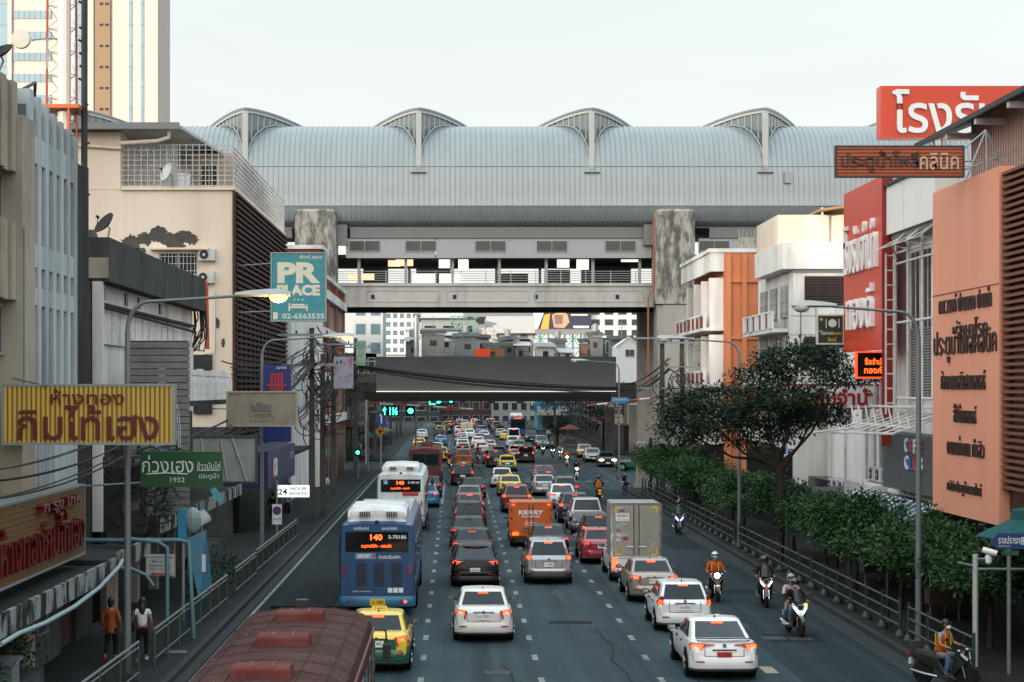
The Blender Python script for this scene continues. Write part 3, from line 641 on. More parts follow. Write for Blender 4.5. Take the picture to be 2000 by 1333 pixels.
# roof terrace
q = MB(); q.box(-14.2, -11.8, 96, 101, 17.75, 20.2); q.build('roof_room', mat('pinkish beige render', (.40, .32, .27), .85, var=.1), B3)
window(B3, 'F', 96, -13.2, 18.9, .8, 1.3, mull=2, fm=M_steelw)
q = MB(); q.add([(-22, 90.9, 20.95), (-14.1, 90.9, 21.0), (-11.7, 98, 19.9), (-11.7, 106, 19.9), (-22, 106, 21.2), (-22, 90.9, 20.8), (-14.1, 90.9, 20.85), (-11.7, 98, 19.75), (-11.7, 106, 19.75), (-22, 106, 21.05)], [(0, 1, 2, 3, 4), (9, 8, 7, 6, 5), (0, 5, 6, 1), (1, 6, 7, 2), (2, 7, 8, 3), (3, 8, 9, 4), (4, 9, 5, 0)]); q.build('roof_sheet', M_slate, B3)
q = MB(); q.box(-22, -14.0, 90.7, 90.9, 20.72, 21.05); q.build('eaves_gutter', M_fascia, B3)
q = MB(); q.tube([(-14.6, 91.2, 20.8), (-14.6, 91.2, 20.35), (-15.2, 91.4, 20.2), (-17.1, 91.5, 20.1)], .11, 8); q.tube([(-19.3, 91.55, 20.0), (-17.1, 91.55, 19.85)], .09, 8); q.build('roof_drain_pipe', M_beigew, B3, smooth=50)
q = MB()
for i in range(28): q.box(-17.1+i*.095, -17.1+i*.095+.075, 93.2, 93.24+.02*(i % 2), 17.8, 20.3)
q.build('corrugated_screen', M_steelw, B3)
gr = MB()
for i in range(17): x = -17.1+i*.33; gr.box(x-.018, x+.018, 91.76, 91.80, 17.9, 20.1)
for i in range(9): z = 17.95+i*.26; gr.box(-17.1, -11.45, 91.74, 91.82, z, z+.03)
for i in range(60): y = 91.9+i*.46; gr.box(-11.42, -11.38, y-.015, y+.015, 17.9, 20.05-.004*i)
for i in range(9): z = 17.95+i*.25; gr.box(-11.43, -11.37, 91.9, 119.2, z, z+.03)
gr.build('terrace_grille', M_steelw, B3)
# peeled render, grilled window and rain pipe on the front wall
rnd = random.Random(5); M_peel = mat('bare grey render', (.085, .082, .072), .95, var=.5, scale=2.5)
for (cx, cz, rx, rz) in ((-16.6, 15.0, .55, .45), (-15.9, 15.25, .45, .35), (-15.2, 15.45, .5, .42), (-14.6, 15.2, .6, .38), (-13.9, 15.35, .5, .35), (-13.5, 15.2, .35, .3), (-14.2, 14.85, .4, .2), (-16.2, 14.6, .4, .2), (-18.6, 15.4, .3, .3), (-10.2+.0-2.0, 10.9, .14, .28), (-11.9, 9.9, .1, .25)):
    k = 34; pe = MB(); pe.poly([(cx+cos(2*pi*i/k)*rx*rnd.uniform(.72, 1.12), 91.7, cz+sin(2*pi*i/k)*rz*rnd.uniform(.7, 1.2)) for i in range(k)], (0, -1, 0), .008+.008*rnd.random()); pe.build('peeled_render', M_peel, B3)
window(B3, 'F', 91.7, -14.2, 13.95, 1.9, 1.1, mull=2, grille=10, fm=M_steelw)
q = MB(); q.box(-15.6, -12.6, 91.25, 91.7, 14.65, 14.75); q.build('window_hood', M_beigew, B3)
q = MB(); q.tube([(-12.3, 91.55, 12.6), (-12.3, 91.55, 9.4), (-13, 91.55, 9.3)], .05, 6); q.build('rain_pipe', M_steelw, B3, smooth=50)
wall(B3, -13.4, -12.45, 91.5, 91.69, 6.3, 9.3, M_darkb, 'service_door')
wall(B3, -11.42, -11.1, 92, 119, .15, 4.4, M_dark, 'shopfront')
q = MB(); q.box(-11.4, -9.6, 91.9, 119, 3.6, 3.8); q.build('canopy', M_darkb, B3)
aircon('white air conditioner high on the beige wall under the peeled render', (-12.7, 91.7, 14.1), 'F'); aircon('white air conditioner on the beige wall just below the other unit', (-12.75, 91.7, 12.95), 'F')
# ---- fourth: stained white house end, then red brick and white block
B4 = T('white_house', 'narrow white stained building end behind the teal hotel sign', 'building', (-11, 128, 0))
wall(B4, -20, -11.0, 119.5, 136, 0, 12.3, M_whitew); 
for z in (9.5, 6.5): window(B4, 'L', -11.0, 132, z, 2, 1.5)
wall(B4, -19, -12, 119.6, 134, 12.3, 17.0, mat('umber brick', (.10, .06, .045), .9, var=.3), 'upper_storey')
q = MB(); q.add([(-19.5, 118.9, 18.2), (-11.6, 118.9, 17.0), (-11.6, 136, 17.0), (-19.5, 136, 18.2), (-19.5, 118.9, 18.0), (-11.6, 118.9, 16.8), (-11.6, 136, 16.8), (-19.5, 136, 18.0)], [(0, 1, 2, 3), (7, 6, 5, 4), (0, 4, 5, 1), (1, 5, 6, 2), (2, 6, 7, 3), (3, 7, 4, 0)]); q.build('lean_to_roof', M_roofdk, B4)
B5 = T('brick_building', 'red brick and white trimmed block standing beside the station pillar', 'building', (-10, 150, 0))
wall(B5, -19, -10.3, 136.2, 164, 0, 16.2, M_brick); wall(B5, -13, -10.28, 136.1, 140.2, 16.2, 18.2, M_brick, 'stair_tower')
wall(B5, -12.2, -10.1, 136.0, 136.25, 0, 16.4, M_whitew, 'white_end')
q = MB(); q.box(-13.2, -10.05, 135.9, 140.6, 18.2, 18.5); q.box(-19.2, -10.0, 140.6, 164.2, 16.2, 16.5)
for z in (14.6, 11.6, 8.2, 4.8): q.box(-10.3, -9.95, 136.3, 164, z, z+.7)
q.build('white_band', M_whitew, B5)
for z in (13.4, 10.0, 6.6):
    for y in (139, 144, 149, 154, 159.5): window(B5, 'L', -10.3, y, z, 3.0, 1.7, mull=3)
for y in (141.5, 151.6, 162): wall(B5, -10.35, -10.05, y, y+.7, .15, 16.1, mat('orange brown cladding', (.28, .12, .06), .8, var=.2), 'pier')
wall(B5, -10.35, -10.1, 137, 164, .15, 4.0, M_dark, 'shopfront')
# ---- lattice radio mast on the second building's roof
MA = T('radio_mast', 'red and white lattice radio mast with a fat white tube rising from the rooftops', 'mast', (-15.3, 70, 12.35))
q = MB(); q.tube([(-15.2, 69.6, 12.4), (-15.2, 69.6, 34)], .26, 12); q.build('white_tube', mat('white mast tube', (.6, .56, .52), .5), MA)
lg = MB(); rn = MB(); hw = .62
for sx, sy in ((-1, -1), (1, -1), (0, 1)): lg.tube([(-15.35+sx*hw, 70.4+sy*hw, 12.4), (-15.35+sx*hw*.8, 70.4+sy*hw*.8, 34)], .045, 6)
lg.build('leg', mat('red oxide steel', (.33, .07, .03), .6, var=.2), MA)
pts = [(-1, -1), (1, -1), (0, 1)]
for i in range(24):
    z = 12.6+i*.9
    for k in range(3):
        a, b = pts[k], pts[(k+1) % 3]; f = 1-.2*(i/24)
        lg2 = ((-15.35+a[0]*hw*f, 70.4+a[1]*hw*f, z), (-15.35+b[0]*hw*f, 70.4+b[1]*hw*f, z+.9)); rn.tube(lg2, .022, 4); rn.tube([lg2[0], (lg2[1][0], lg2[1][1], z)], .022, 4)
rn.build('bracing', M_steelw, MA)
q = MB(); q.tube([(-14.45, 69.7, 12.4), (-14.42, 69.7, 34)], .13, 6)
for i in range(40): q.tube([(-14.45, 69.7, 13+i*.5), (-14.45+rnd.uniform(-.25, .25), 69.6, 13.1+i*.5)], .05, 4)
q.build('cable_ladder', M_darkb, MA)
q = MB(); q.box(-16.3, -14.5, 68.9, 70.9, 18.35, 18.5); q.tube([(-16.1, 69, 16.6), (-16.1, 69, 18.4)], .06, 5); q.tube([(-14.9, 69, 16.4), (-14.9, 69, 18.4)], .06, 5); q.build('platform', mat('orange platform steel', (.45, .10, .02), .6), MA)
d = T('drum_antenna', 'cream round drum antenna held out from the radio mast', 'antenna', (-16.9, 69.8, 20.5))
q = MB(); q.lathe([(.05, -.16), (.36, -.14), (.37, .06), (.30, .10), (.02, .12)], (-16.85, 69.5, 21.1), 24, 'y'); q.build('drum', mat('cream radome', (.52, .50, .42), .5), d, smooth=40)
q = MB(); q.tube([(-16.5, 69.7, 21.1), (-15.9, 69.8, 21.2), (-15.9, 69.8, 20.0)], .035, 6); q.tube([(-16.0, 69.8, 21.2), (-15.4, 70, 21.2)], .035, 5); q.build('bracket', M_steel, d)
dish('black satellite dish on the dark parapet of the old building', (-11.55, 59.3, 12.95), (-.6, -.5, .6), .42, M_darkb, (-11.55, 59.3, 12.35))
dish('white satellite dish on the roof terrace of the beige building', P(330, 338, 91.3), (-.75, -.6, .35), .48, M_whitew, P(338, 365, 91.5))
dish('dark mesh satellite dish peeking in over the fin building roof', (-11.22, 44.2, 15.75), (-.3, -.5, .8), .36, M_darkb, (-11.35, 44.3, 15.25))
# orange pipe frame with black cable tangle on the parapet building
fr = T('pipe_rack', 'orange pipe frame carrying tangled black cables at the end of the dark parapet', 'pipes', (-11, 78, 9))
q = MB(); q.tube([(-12.6, 78.9, 12.3), (-11.0, 78.9, 12.3), (-10.95, 78.9, 9.3)], .07, 6); q.tube([(-12.6, 79.4, 12.1), (-11.0, 79.4, 12.1), (-10.95, 79.4, 9.3)], .05, 6); q.build('pipe', mat('orange red pipe', (.45, .08, .03), .6), fr)
q = MB()
for i in range(16):
    x0 = -11.4+rnd.uniform(-.3, .5); q.tube([(x0-.6, 78.8, 12.0+rnd.uniform(-.3, .2)), (x0-.1, 78.75, 11.3), (x0, 78.7, 10.2+rnd.uniform(-.5, .5)), (x0-.3+rnd.uniform(-.4, .2), 78.75, 9.2), (x0-.9, 78.8, 9.6+rnd.uniform(-.3, .3))], .035, 5)
q.build('cable_tangle', M_darkb, fr)
# ---- hotel tower far behind on the left
TW = T('high_rise_tower', 'sunlit cream high rise tower with blue ribbon windows and bronze stair strip', 'building', (-66, 330, 0))
M_tow = mat('cream tower cladding', (0.50, 0.435, 0.385), 0.7, var=0.05, scale=.1); M_towg = mat('tower blue glass', (.16, .27, .33), .08, var=.25, scale=.3, spec=.9); M_bronze = mat('bronze strip', (.20, .125, .06), .45, var=.12, scale=.2)
wall(TW, -90, -54.2, 326, 340, 0, 120, M_tow)
def tx(px): return (px-VX)*326/F
def strip(px0, px1, z0, z1, m, name, d=.15): return MB().box(tx(px0), tx(px1), 326-d, 326, z0, z1).build(name, m, TW)
strip(0, 16, 0, 118, M_towg, 'corner_glazing'); strip(146, 171, 0, 118, M_towg, 'corner_glazing', .35); strip(186, 216, 0, 119, M_bronze, 'stair_strip', .5); strip(172, 184, 0, 119, M_tow, 'pilaster', .7); strip(16, 24, 0, 119, M_tow, 'pilaster', .5)
strip(252, 258, 0, 118, M_towg, 'slot_glazing'); strip(275, 281, 0, 118, M_towg, 'slot_glazing')
for i in range(16):
    z = 36+i*3.83+1.45
    f = strip(26, 100, z-.75, z+.75, M_towg, 'ribbon_window'); g = MB()
    for k in range(8): x = tx(26)+(tx(100)-tx(26))*k/7; g.box(x-.06, x+.06, 325.78, 325.86, z-.75, z+.75)
    g.build('mullion', M_fascia, f)
    q = MB()
    for px in (199, 210): q.box(tx(px)-.3, tx(px)+.3, 325.4, 325.5, z+1.7, z+2.1)
    q.build('stair_slot', M_dark, TW)
    g = MB(); g.box(tx(146), tx(171), 325.58, 325.66, z-1.9, z-1.75); g.box(tx(146), tx(171), 325.58, 325.66, z-.1, z); g.box(tx(0), tx(16), 325.78, 325.86, z-1.9, z-1.75); g.box(tx(252), tx(258), 325.8, 325.87, z-1.9, z-1.65); g.box(tx(275), tx(281), 325.8, 325.87, z-1.9, z-1.65); g.build('floor_band', M_fascia, TW)
# ================================================================== right row
# ---- coral clinic building nearest on the right
C1 = T('clinic_building', 'clinic building with a tall coral panel and brown louvre screen facing the avenue', 'building', (17, 52, 0))
wall(C1, 16.9, 30, 36, 63.7, 0, 13.4, M_whitew)
wall(C1, 16.0, 16.88, 52.75, 60.1, 3.5, 14.1, M_coral, 'coral_panel')
q = MB(); q.box(15.985, 16.0, 52.75, 60.1, 10.62, 10.65); q.build('panel_joint', mat('dark joint', (.2, .07, .05), .9), C1)
def thai_row(s, py, pxa, pxb, th, nm='lettering'):
    ya, yb = YX(pxa, 16.0), YX(pxb, 16.0); yc = (ya+yb)/2; q = MB()
    add_text(q, s, (15.99, yc, ZY(py, yc)), UR, NR, w=abs(ya-yb), h=th, bold=.0, depth=.045); q.build(nm, M_ink_, C1)
M_ink_ = mat('dark bronze letters', (.035, .022, .018), .5, var=.3)
thai_row('ทพ.วรงค์ ปานแดง ปานดำ', 588, 1836, 1938, .62); thai_row('รักษาโรค', 640, 1868, 1930, .62); thai_row('ประตูน้ำโพลีคลินิค', 672, 1826, 1948, 1.15)
thai_row('ศัลยกรรมเสริมสวยเลเซอร์', 742, 1840, 1926, .62); thai_row('จี้ไฝด้วยเลเซอร์', 808, 1864, 1908, .6); thai_row('ตบแต่งขน ทำสิว', 872, 1852, 1924, .62); thai_row('คลินิกประตูน้ำแผนใหม่', 955, 1852, 1918, .5)
q = MB(); z = 4.6
while z < 13.9: q.box(16.05, 16.25, 40, 52.7, z, z+.09); z += .20
q.build('louvre_screen', mat('rust brown louvre', (.15, .055, .03), .7, var=.2), C1)
wall(C1, 16.3, 16.88, 40, 52.7, 3.9, 13.9, M_dark, 'screen_void')
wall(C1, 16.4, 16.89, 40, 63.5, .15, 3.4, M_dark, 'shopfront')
# upper floor with slatted wall under a dark roof
q = MB(); q.add([(17, 66.5, 16.45), (17, 50, 16.45), (24, 50, 19.2), (24, 66.5, 19.2), (17, 66.5, 16.62), (17, 50, 16.62), (24, 50, 19.4), (24, 66.5, 19.4)], [(0, 1, 2, 3), (7, 6, 5, 4), (0, 4, 5, 1), (1, 5, 6, 2), (2, 6, 7, 3), (3, 7, 4, 0)]); q.build('roof_sheet', M_roofdk, C1)
for y in (52, 55.5, 59, 62.5, 66): q = MB(); q.box(17.1, 18.2, y-.12, y+.12, 16.25, 16.43); q.build('roof_rafter', M_steelw, C1)
wall(C1, 18.2, 18.6, 56, 63, 13.4, 17.0, M_dark, 'upper_wall')
q = MB(); y = 56.05
while y < 62.9: q.box(18.1, 18.2, y, y+.13, 13.5, 16.9); y += .27
q.build('slatted_wall', mat('pinkish slat', (.42, .28, .24), .7), C1)
wall(C1, 18.0, 18.5, 50, 56, 13.4, 17.2, M_whitew, 'upper_room')
window(C1, 'R', 18.0, 52.9, 15.3, 1.6, 2.0, mull=2)
aircon('white air conditioner on the clinic roof edge beside the white truss', (17.3, 55.0, 13.45), 'R'); aircon('white air conditioner on the clinic roof further from the truss', (17.3, 53.6, 13.45), 'R')
# ---- narrow white shophouse with steel ladder frames
C2 = T('shophouse', 'narrow white shophouse with tall shuttered windows behind white steel frames', 'building', (17, 65, 0))
wall(C2, 17.0, 30, 63.75, 70.5, 0, 14.6, M_whitew)
wall(C2, 16.15, 16.98, 60.4, 67.2, 13.3, 15.1, mat('peeling white panel', (.66, .67, .65), .7, var=.06, stain=(.16, .12, .09), amount=.8, streak=9, scale=1.5, lo=.58, hi=.66), 'sign_panel')
q = MB(); q.box(16.05, 17, 60.3, 67.3, 15.1, 15.2); q.build('panel_cap', M_roofdk, C2)
q = MB(); q.box(16.3, 16.9, 60.6, 67, 13.1, 13.28); q.build('panel_soffit', M_fascia, C2)
for y in (64.4, 66.1):
    f = window(C2, 'R', 17.0, y, 9.9, 1.25, 5.4, mull=2, fm=M_steelw); g = MB()
    for i in range(26): g.box(16.9, 16.98, y-.62, y+.62, 7.2+i*.10, 7.26+i*.10)
    g.build('shutter', mat('grey shutter', (.17, .19, .19), .7), f)
q = MB()
for y in (61, 63.2, 65.2, 67.0): q.tube([(16.45, y, 13.1), (16.45, y, 6.9)], .05, 5)
for z in (12.6, 12.2, 10.0, 7.2, 6.9): q.tube([(16.45, 60.4, z), (16.45, 67.2, z)], .05, 5)
for k in range(3):
    y = 61+k*2.0; q.tube([(16.45, y, 12.6), (15.8, y, 12.75), (16.45, y, 13.3)], .035, 5); q.tube([(15.8, y, 12.75), (15.8, y+2, 12.75)], .03, 5); q.tube([(15.8, y, 12.75), (16.45, y+2, 12.6)], .03, 5); q.tube([(16.45, y, 13.2), (15.8, y+2, 12.75)], .03, 5)
q.build('steel_frame', M_steelw, C2)
q = MB()
for x in (16.04, 16.34): q.tube([(x, 66.8, 6.6), (x, 66.8, 12.6)], .04, 5)
z = 7.0
while z < 12.6: q.tube([(16.04, 66.8, z), (16.34, 66.8, z)], .03, 5); z += .55
q.build('ladder', M_steelw, C2)
q = MB()
for (a, b) in (((15.5, 61, 6.2), (15.5, 70, 6.2)), ((14.9, 61, 6.0), (14.9, 72, 5.8)), ((15.5, 61, 6.9), (15.5, 67, 6.9)), ((16.9, 61, 6.6), (14.4, 72, 5.8))): q.tube([a, b], .045, 5)
for k in range(8): y = 61.2+k*1.2; q.tube([(17.0, y, 6.7), (14.9, y, 6.0)], .035, 5); q.tube([(15.5, y, 6.2), (15.5, y+.6, 6.9)], .03, 5)
q.build('awning_frame', M_steelw, C2)
M_cof = mat('blue grey slatted panel', (.10, .12, .135), .7, var=.12)
lg = MB(); lg.box(16.4, 16.6, 60.3, 68.7, 3.8, 5.95)
for i in range(27): lg.box(16.32, 16.4, 60.35, 68.6, 3.84+i*.077, 3.84+i*.077+.048)
lg.build('slatted_panel', M_cof, C2)
for (s, py) in (('COFFEE', 872), ('CLUB', 906)):
    ya, yb = YX(1768, 16.3), YX(1803, 16.3); yc = (ya+yb)/2; n_ = len(s)
    for i, ch in enumerate(s):
        q = MB(); y_ = ya-(ya-yb)*(i+.5)/n_
        add_text(q, ch, (16.31, y_, ZY(py, yc)), UR, NR, w=abs(ya-yb)/n_*.9, h=.50, bold=.02, depth=.06)
        q.build('letter', mat('coffee letter %d' % (i % 3), ((.62, .62, .62), (.03, .14, .34), (.50, .05, .04))[i % 3], .5), C2)
aw = MB(); aw.add([(16.35, 61.0, 3.55), (16.35, 72.4, 3.55), (14.6, 72.4, 2.55), (14.6, 61.0, 2.55), (16.35, 61.0, 3.50), (16.35, 72.4, 3.50), (14.6, 72.4, 2.50), (14.6, 61.0, 2.50)], [(0, 1, 2, 3), (7, 6, 5, 4), (0, 4, 5, 1), (1, 5, 6, 2), (2, 6, 7, 3), (3, 7, 4, 0)])
aw.build('striped_awning', mat('blue and white striped awning', (.40, .42, .40), .8, var=.1, stripes=(1, .8, .5, (.04, .13, .22))), C2)
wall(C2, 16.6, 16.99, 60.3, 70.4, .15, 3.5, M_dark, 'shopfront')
# ---- recessed low house with ledges, pipes and pawn shop
C3 = T('pawn_shop', 'low white pawn shop house with ledges full of air conditioner units', 'building', (19.3, 82, 0))
wall(C3, 19.50, 30, 72.9, 94, 0, 9.6, M_whitew); wall(C3, 18.90, 19.48, 72.9, 80, 0, 9.2, mat('pale blue grey render', (.40, .44, .47), .85, stain=(.2, .2, .2), amount=.5, streak=5), 'front_bay')
q = MB()
for i in range(16): q.box(18.7-.05*(i % 2), 18.88, 72.9+i*.42, 72.9+i*.42+.38, 8.0, 10.1)
q.build('corrugated_cladding', M_steelw, C3)
q = MB(); q.box(18.6, 20.3, 72.8, 80, 10.1, 10.25); q.build('roof_edge', M_whitew, C3)
for (y, z) in ((75, 4.8), (78.2, 4.8), (85, 6.8), (89, 6.8)): window(C3, 'R', 18.9 if y < 80 else 19.5, y, z, 1.6, 2.2, mull=2, fm=M_steelw)
wall(C3, 16.90, 19.40, 72.85, 78, 3.0, 3.6, M_whitew, 'ledge'); wall(C3, 17.10, 19.40, 72.9, 77.8, 1.8, 2.98, M_dirtyb, 'ledge_wall')
for k, y in enumerate((73.1, 74.2, 75.4)): aircon('white air conditioner %s on the pawn shop ledge' % ('nearest the coffee panel', 'in the middle', 'furthest back')[k], (17.9, y+.4, 3.65), 'R')
for k, y in enumerate((80.6, 81.8, 83.0, 84.2)): aircon('one of the white air conditioners in a row above the pawn shop roof tiles', (17.9, y, 2.75), 'R')
q = MB(); q.add([(15.3, 73.5, 2.0), (17.6, 80.2, 3.2), (15.6, 84.5, 2.9), (14.4, 77, 1.7), (15.3, 73.5, 1.9), (17.6, 80.2, 3.1), (15.6, 84.5, 2.8), (14.4, 77, 1.6)], [(0, 1, 2, 3), (7, 6, 5, 4), (0, 4, 5, 1), (1, 5, 6, 2), (2, 6, 7, 3), (3, 7, 4, 0)]); q.build('tilted_roof_sheet', M_roofdk, C3)
for y in (79.3, 80.4, 82, 86.5): q = MB(); q.tube([(18.8, y, .3), (18.8, y, 8.5)], .07, 6); q.build('rain_pipe', M_steelw, C3)
for k, y in enumerate((75.2, 77.6)):
    a_ = MB(); rings = []
    for i in range(7): an = R(90*i/6); rings.append([(18.9-.7*sin(an), y-1.0, 6.2+.6*cos(an)-.1), (18.9-.7*sin(an), y+1.0, 6.2+.6*cos(an)-.1), (18.9-.66*sin(an), y+1.0, 6.2+.56*cos(an)-.1), (18.9-.66*sin(an), y-1.0, 6.2+.56*cos(an)-.1)])
    a_.loft(rings); a_.build('window_awning', mat('striped fabric awning', (.5, .48, .44), .8, stripes=(1, .5, .5, (.30, .12, .06))), C3)
wall(C3, 18.50, 19.49, 80.1, 94, .15, 3.0, M_dark, 'shopfront')
# ---- white apartment block with louvred windows
C4 = T('apartment_block', 'white four storey block with dark louvred windows and small balconies', 'building', (17, 100, 0))
wall(C4, 17.9, 32, 95, 106, 0, 13.9, M_whitew); wall(C4, 17.25, 32, 94.7, 103.4, 13.9, 15.3, M_whitew, 'parapet'); wall(C4, 17.3, 20.9, 96.2, 103, 15.3, 16.9, M_beigew, 'roof_room')
q = MB(); q.box(17.9, 32, 94.9, 95, 13.72, 13.88); q.build('window_band', M_fascia, C4)
for z, w_ in ((12.75, 2.5), (9.55, 2.5), (6.6, 2.5)):
    window(C4, 'F', 95, 19.5+.3, z, w_, 1.5, mull=4, louv=10, fm=M_brown, pm=M_dark)
for z in (13.2-.9, 9.6, 6.6):
    for y in (97.4, 100.6, 103.8): window(C4, 'R', 17.9, y, z, 2.0, 1.7, mull=2, grille=12)
for z in (10.9, 7.9, 4.9):
    q = MB(); q.box(17.0, 17.88, 96.2, 106, z-.3, z-.1); q.build('balcony_slab', M_whitew, C4)
    q = MB()
    for y in [96.2+i*2.1 for i in range(5)]: q.box(16.95, 17.08, y, y+1.3, z-.1, z+.75)
    q.box(16.93, 17.1, 96.2, 106, z+.75, z+.85); q.build('balcony_parapet', M_whitew, C4)
    q = MB()
    for y in [97.55+i*2.1 for i in range(4)]: q.box(17.0, 17.06, y, y+.7, z-.05, z+.7)
    q.build('balcony_infill', mat('red brown infill', (.20, .07, .04), .8), C4)
q = MB(); q.add([(19.3, 95, 17.1), (26, 95, 18.0), (26, 104, 18.0), (19.3, 104, 17.1), (19.3, 95, 17.0), (26, 95, 17.9), (26, 104, 17.9), (19.3, 104, 17.0)], [(0, 1, 2, 3), (7, 6, 5, 4), (0, 4, 5, 1), (1, 5, 6, 2), (2, 6, 7, 3), (3, 7, 4, 0)])
q.build('roof_sheet', mat('rusty roof sheet', (.30, .17, .08), .7, var=.3), C4)
q = MB()
for x in (19.5, 21.5, 24): q.tube([(x, 95.3, 15.3), (x, 95.3, 17.2)], .06, 5)
q.build('roof_post', M_steelw, C4)
q = MB()
for x in (18.2, 19.0): 
    q.tube([(x, 94.5, 8.2), (x, 94.5, 12.0)], .025, 5)
    for z in (9.2, 10.4, 11.4): q.tube([(x-.55, 94.5, z), (x+.55, 94.5, z)], .016, 4)
q.build('tv_aerial', M_trim, C4)
q = MB(); q.box(16.5, 17.85, 94.6, 94.75, 5.8, 8.2); q.build('stained_wall', M_concdk, C4)
wall(C4, 17.2, 17.89, 95.2, 106, .15, 4.2, M_dark, 'shopfront')
# ---- orange block
C5 = T('orange_block', 'orange rendered block with white balconies and a yellow louvre strip', 'building', (16.1, 118, 0))
wall(C5, 17.0, 34, 113.4, 128, 0, 16.2, M_orange)
q = MB()
for x in (17.1, 18.1, 19.4): q.box(x, x+.28, 113.1, 113.4, 0, 16.1)
for z in (14.3, 10.7, 7.1): q.box(17.0, 34, 113.22, 113.4, z, z+.25)
q.build('pilaster_grid', M_orange, C5)
q = MB(); q.box(19.3, 22.9, 113.0, 113.2, 3.5, 9.6)
for i in range(34): q.box(19.3, 22.9, 112.94, 113.0, 3.55+i*.178, 3.55+i*.178+.11)
q.build('louvre_strip', mat('ochre louvre', (.42, .24, .07), .7, var=.1), C5)
wall(C5, 16.0, 34, 113.3, 128, 16.2, 16.45, M_whitew, 'roof_slab')
wall(C5, 16.1, 16.3, 113.4, 128, 15.0, 16.2, M_whitew, 'parapet'); wall(C5, 16.3, 16.98, 113.39, 113.55, 15.0, 16.2, M_whitew, 'parapet')
for z in (11.6, 8.0, 4.4):
    q = MB(); q.box(15.7, 16.98, 113.5, 128, z-.35, z-.15); q.build('balcony_slab', M_whitew, C5)
    q = MB(); q.box(15.7, 15.85, 113.5, 128, z+.62, z+.74)
    for y in [113.5+i*2.05 for i in range(8)]: q.box(15.68, 15.87, y, y+.2, z-.15, z+.62)
    q.build('balcony_rail', M_whitew, C5)
    q = MB()
    for y in [113.8+i*2.05 for i in range(7)]: q.box(15.73, 15.82, y, y+1.6, z-.1, z+.55)
    q.build('balcony_infill', mat('red brown infill', (.20, .07, .04), .8), C5)
    for y in [113.6, 117.2, 120.8, 124.4]: q = MB(); q.box(16.1, 16.98, y, y+.5, z-.15, z+3.0); q.build('balcony_pier', M_whitew, C5)
    for y in (115.7, 119.3, 122.9): window(C5, 'R', 17.0, y, z+1.1, 2, 2.0, mull=2)
q = MB(); q.box(18, 24, 114, 114.1, 16.45, 17.2)
for i in range(24): q.box(18+i*.25, 18.03+i*.25, 113.9, 114, 16.45, 17.7)
q.build('roof_fence', M_concdk, C5)
wall(C5, 16.3, 16.99, 113.6, 128, .15, 3.9, M_dark, 'shopfront')
C6 = T('concrete_house', 'grey concrete house half hidden by trees beside the station pillar', 'building', (18, 133, 0))
wall(C6, 18.5, 32, 128.4, 135.5, 0, 9.0, M_conc); 
for z in (3, 6.2): window(C6, 'F', 128.4, 20.5, z, 2, 1.6)
# ---- buildings beyond the crossing on the right
C7 = T('dark_shophouse', 'dark old shophouses in shade beyond the crossing on the right', 'building', (21, 220, 0))
wall(C7, 20, 40, 207, 240, 0, 5.8, M_dirtyb); wall(C7, 19.4, 19.98, 207, 240, .15, 3.2, M_dark, 'shopfront')
q = MB(); q.box(18, 20, 206.8, 240, 3.3, 3.5); q.build('canopy', mat('rusty red canopy', (.2, .05, .03), .7), C7)
for x in (22, 26): window(C7, 'F', 207, x, 4.5, 2.2, 1.4)
# ================================================================== buildings seen beyond the station
M_pale = mat('pale far wall', (.46, .45, .43), .85, var=.1, scale=.3, stain=(.25, .24, .22), amount=.4, streak=3); M_greyf = mat('grey far wall', (.22, .235, .235), .85, var=.15, scale=.3)
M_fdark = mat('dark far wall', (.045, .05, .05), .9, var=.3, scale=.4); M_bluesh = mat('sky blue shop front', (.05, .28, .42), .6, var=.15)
def far_box(name, label, px0, px1, pyt, pyb, Y, m, depth=14, rows=0, cols=0, roof=None, wm=None, cat='building', wf=.55):
    a, b = P(px0, pyt, Y), P(px1, pyb, Y); zb = b.z
    t = T(name, label, cat, ((a.x+b.x)/2, Y, max(0, zb)))
    MB().box(a.x, b.x, Y, Y+depth, zb, a.z).build('wall', m, t)
    if roof: MB().box(a.x-.4, b.x+.4, Y-.4, Y+depth, a.z+.003, a.z+.35).build('roof', roof, t)
    if rows:
        dx = (b.x-a.x)/cols; dz = (a.z-zb)/rows
        for i in range(rows):
            for j in range(cols):
                c = (a.x+dx*(j+.5), Y, zb+dz*(i+.55)); w = MB(); w.obox(c, UX, NX, dx*.62+.2, dz*wf+.15, .05); wo = w.build('window', M_frame, t); w = MB(); w.obox((c[0], Y-.05, c[2]), UX, NX, dx*.62, dz*wf, .02); w.build('pane', wm or M_pane, wo)
    return t
far_box('apartment_tower', 'white apartment tower with rows of small windows far behind the footbridge', 752, 818, 560, 693, 620, mat('white far tower', (.62, .58, .53), .8, var=.04), 20, 8, 5, wm=M_paneb)
q = far_box('corner_house', 'white house with blue louvred balconies left of the far apartment tower', 690, 748, 590, 700, 300, mat('pale blue white wall', (.42, .46, .48), .8, var=.08), 14, 3, 2, wm=M_paneb)
far_box('shed_house', 'weathered low house with pale wall left of the scaffold under grey roofs', 795, 905, 645, 700, 330, M_pale, 14, 1, 4, roof=M_slate)
far_box('shed_house', 'grey upper storey with dark roof rising behind the weathered low house', 822, 930, 625, 690, 345, M_greyf, 14, 1, 3, roof=M_fdark)
far_box('warehouse', 'pale warehouse end wall with sloping grey roof beside the red sign', 925, 1040, 640, 700, 325, M_slate, 20)
t = far_box('metal_roof_house', 'long sloping grey metal roof rising towards the advertising screen', 950, 1045, 618, 660, 350, M_corr, 20)
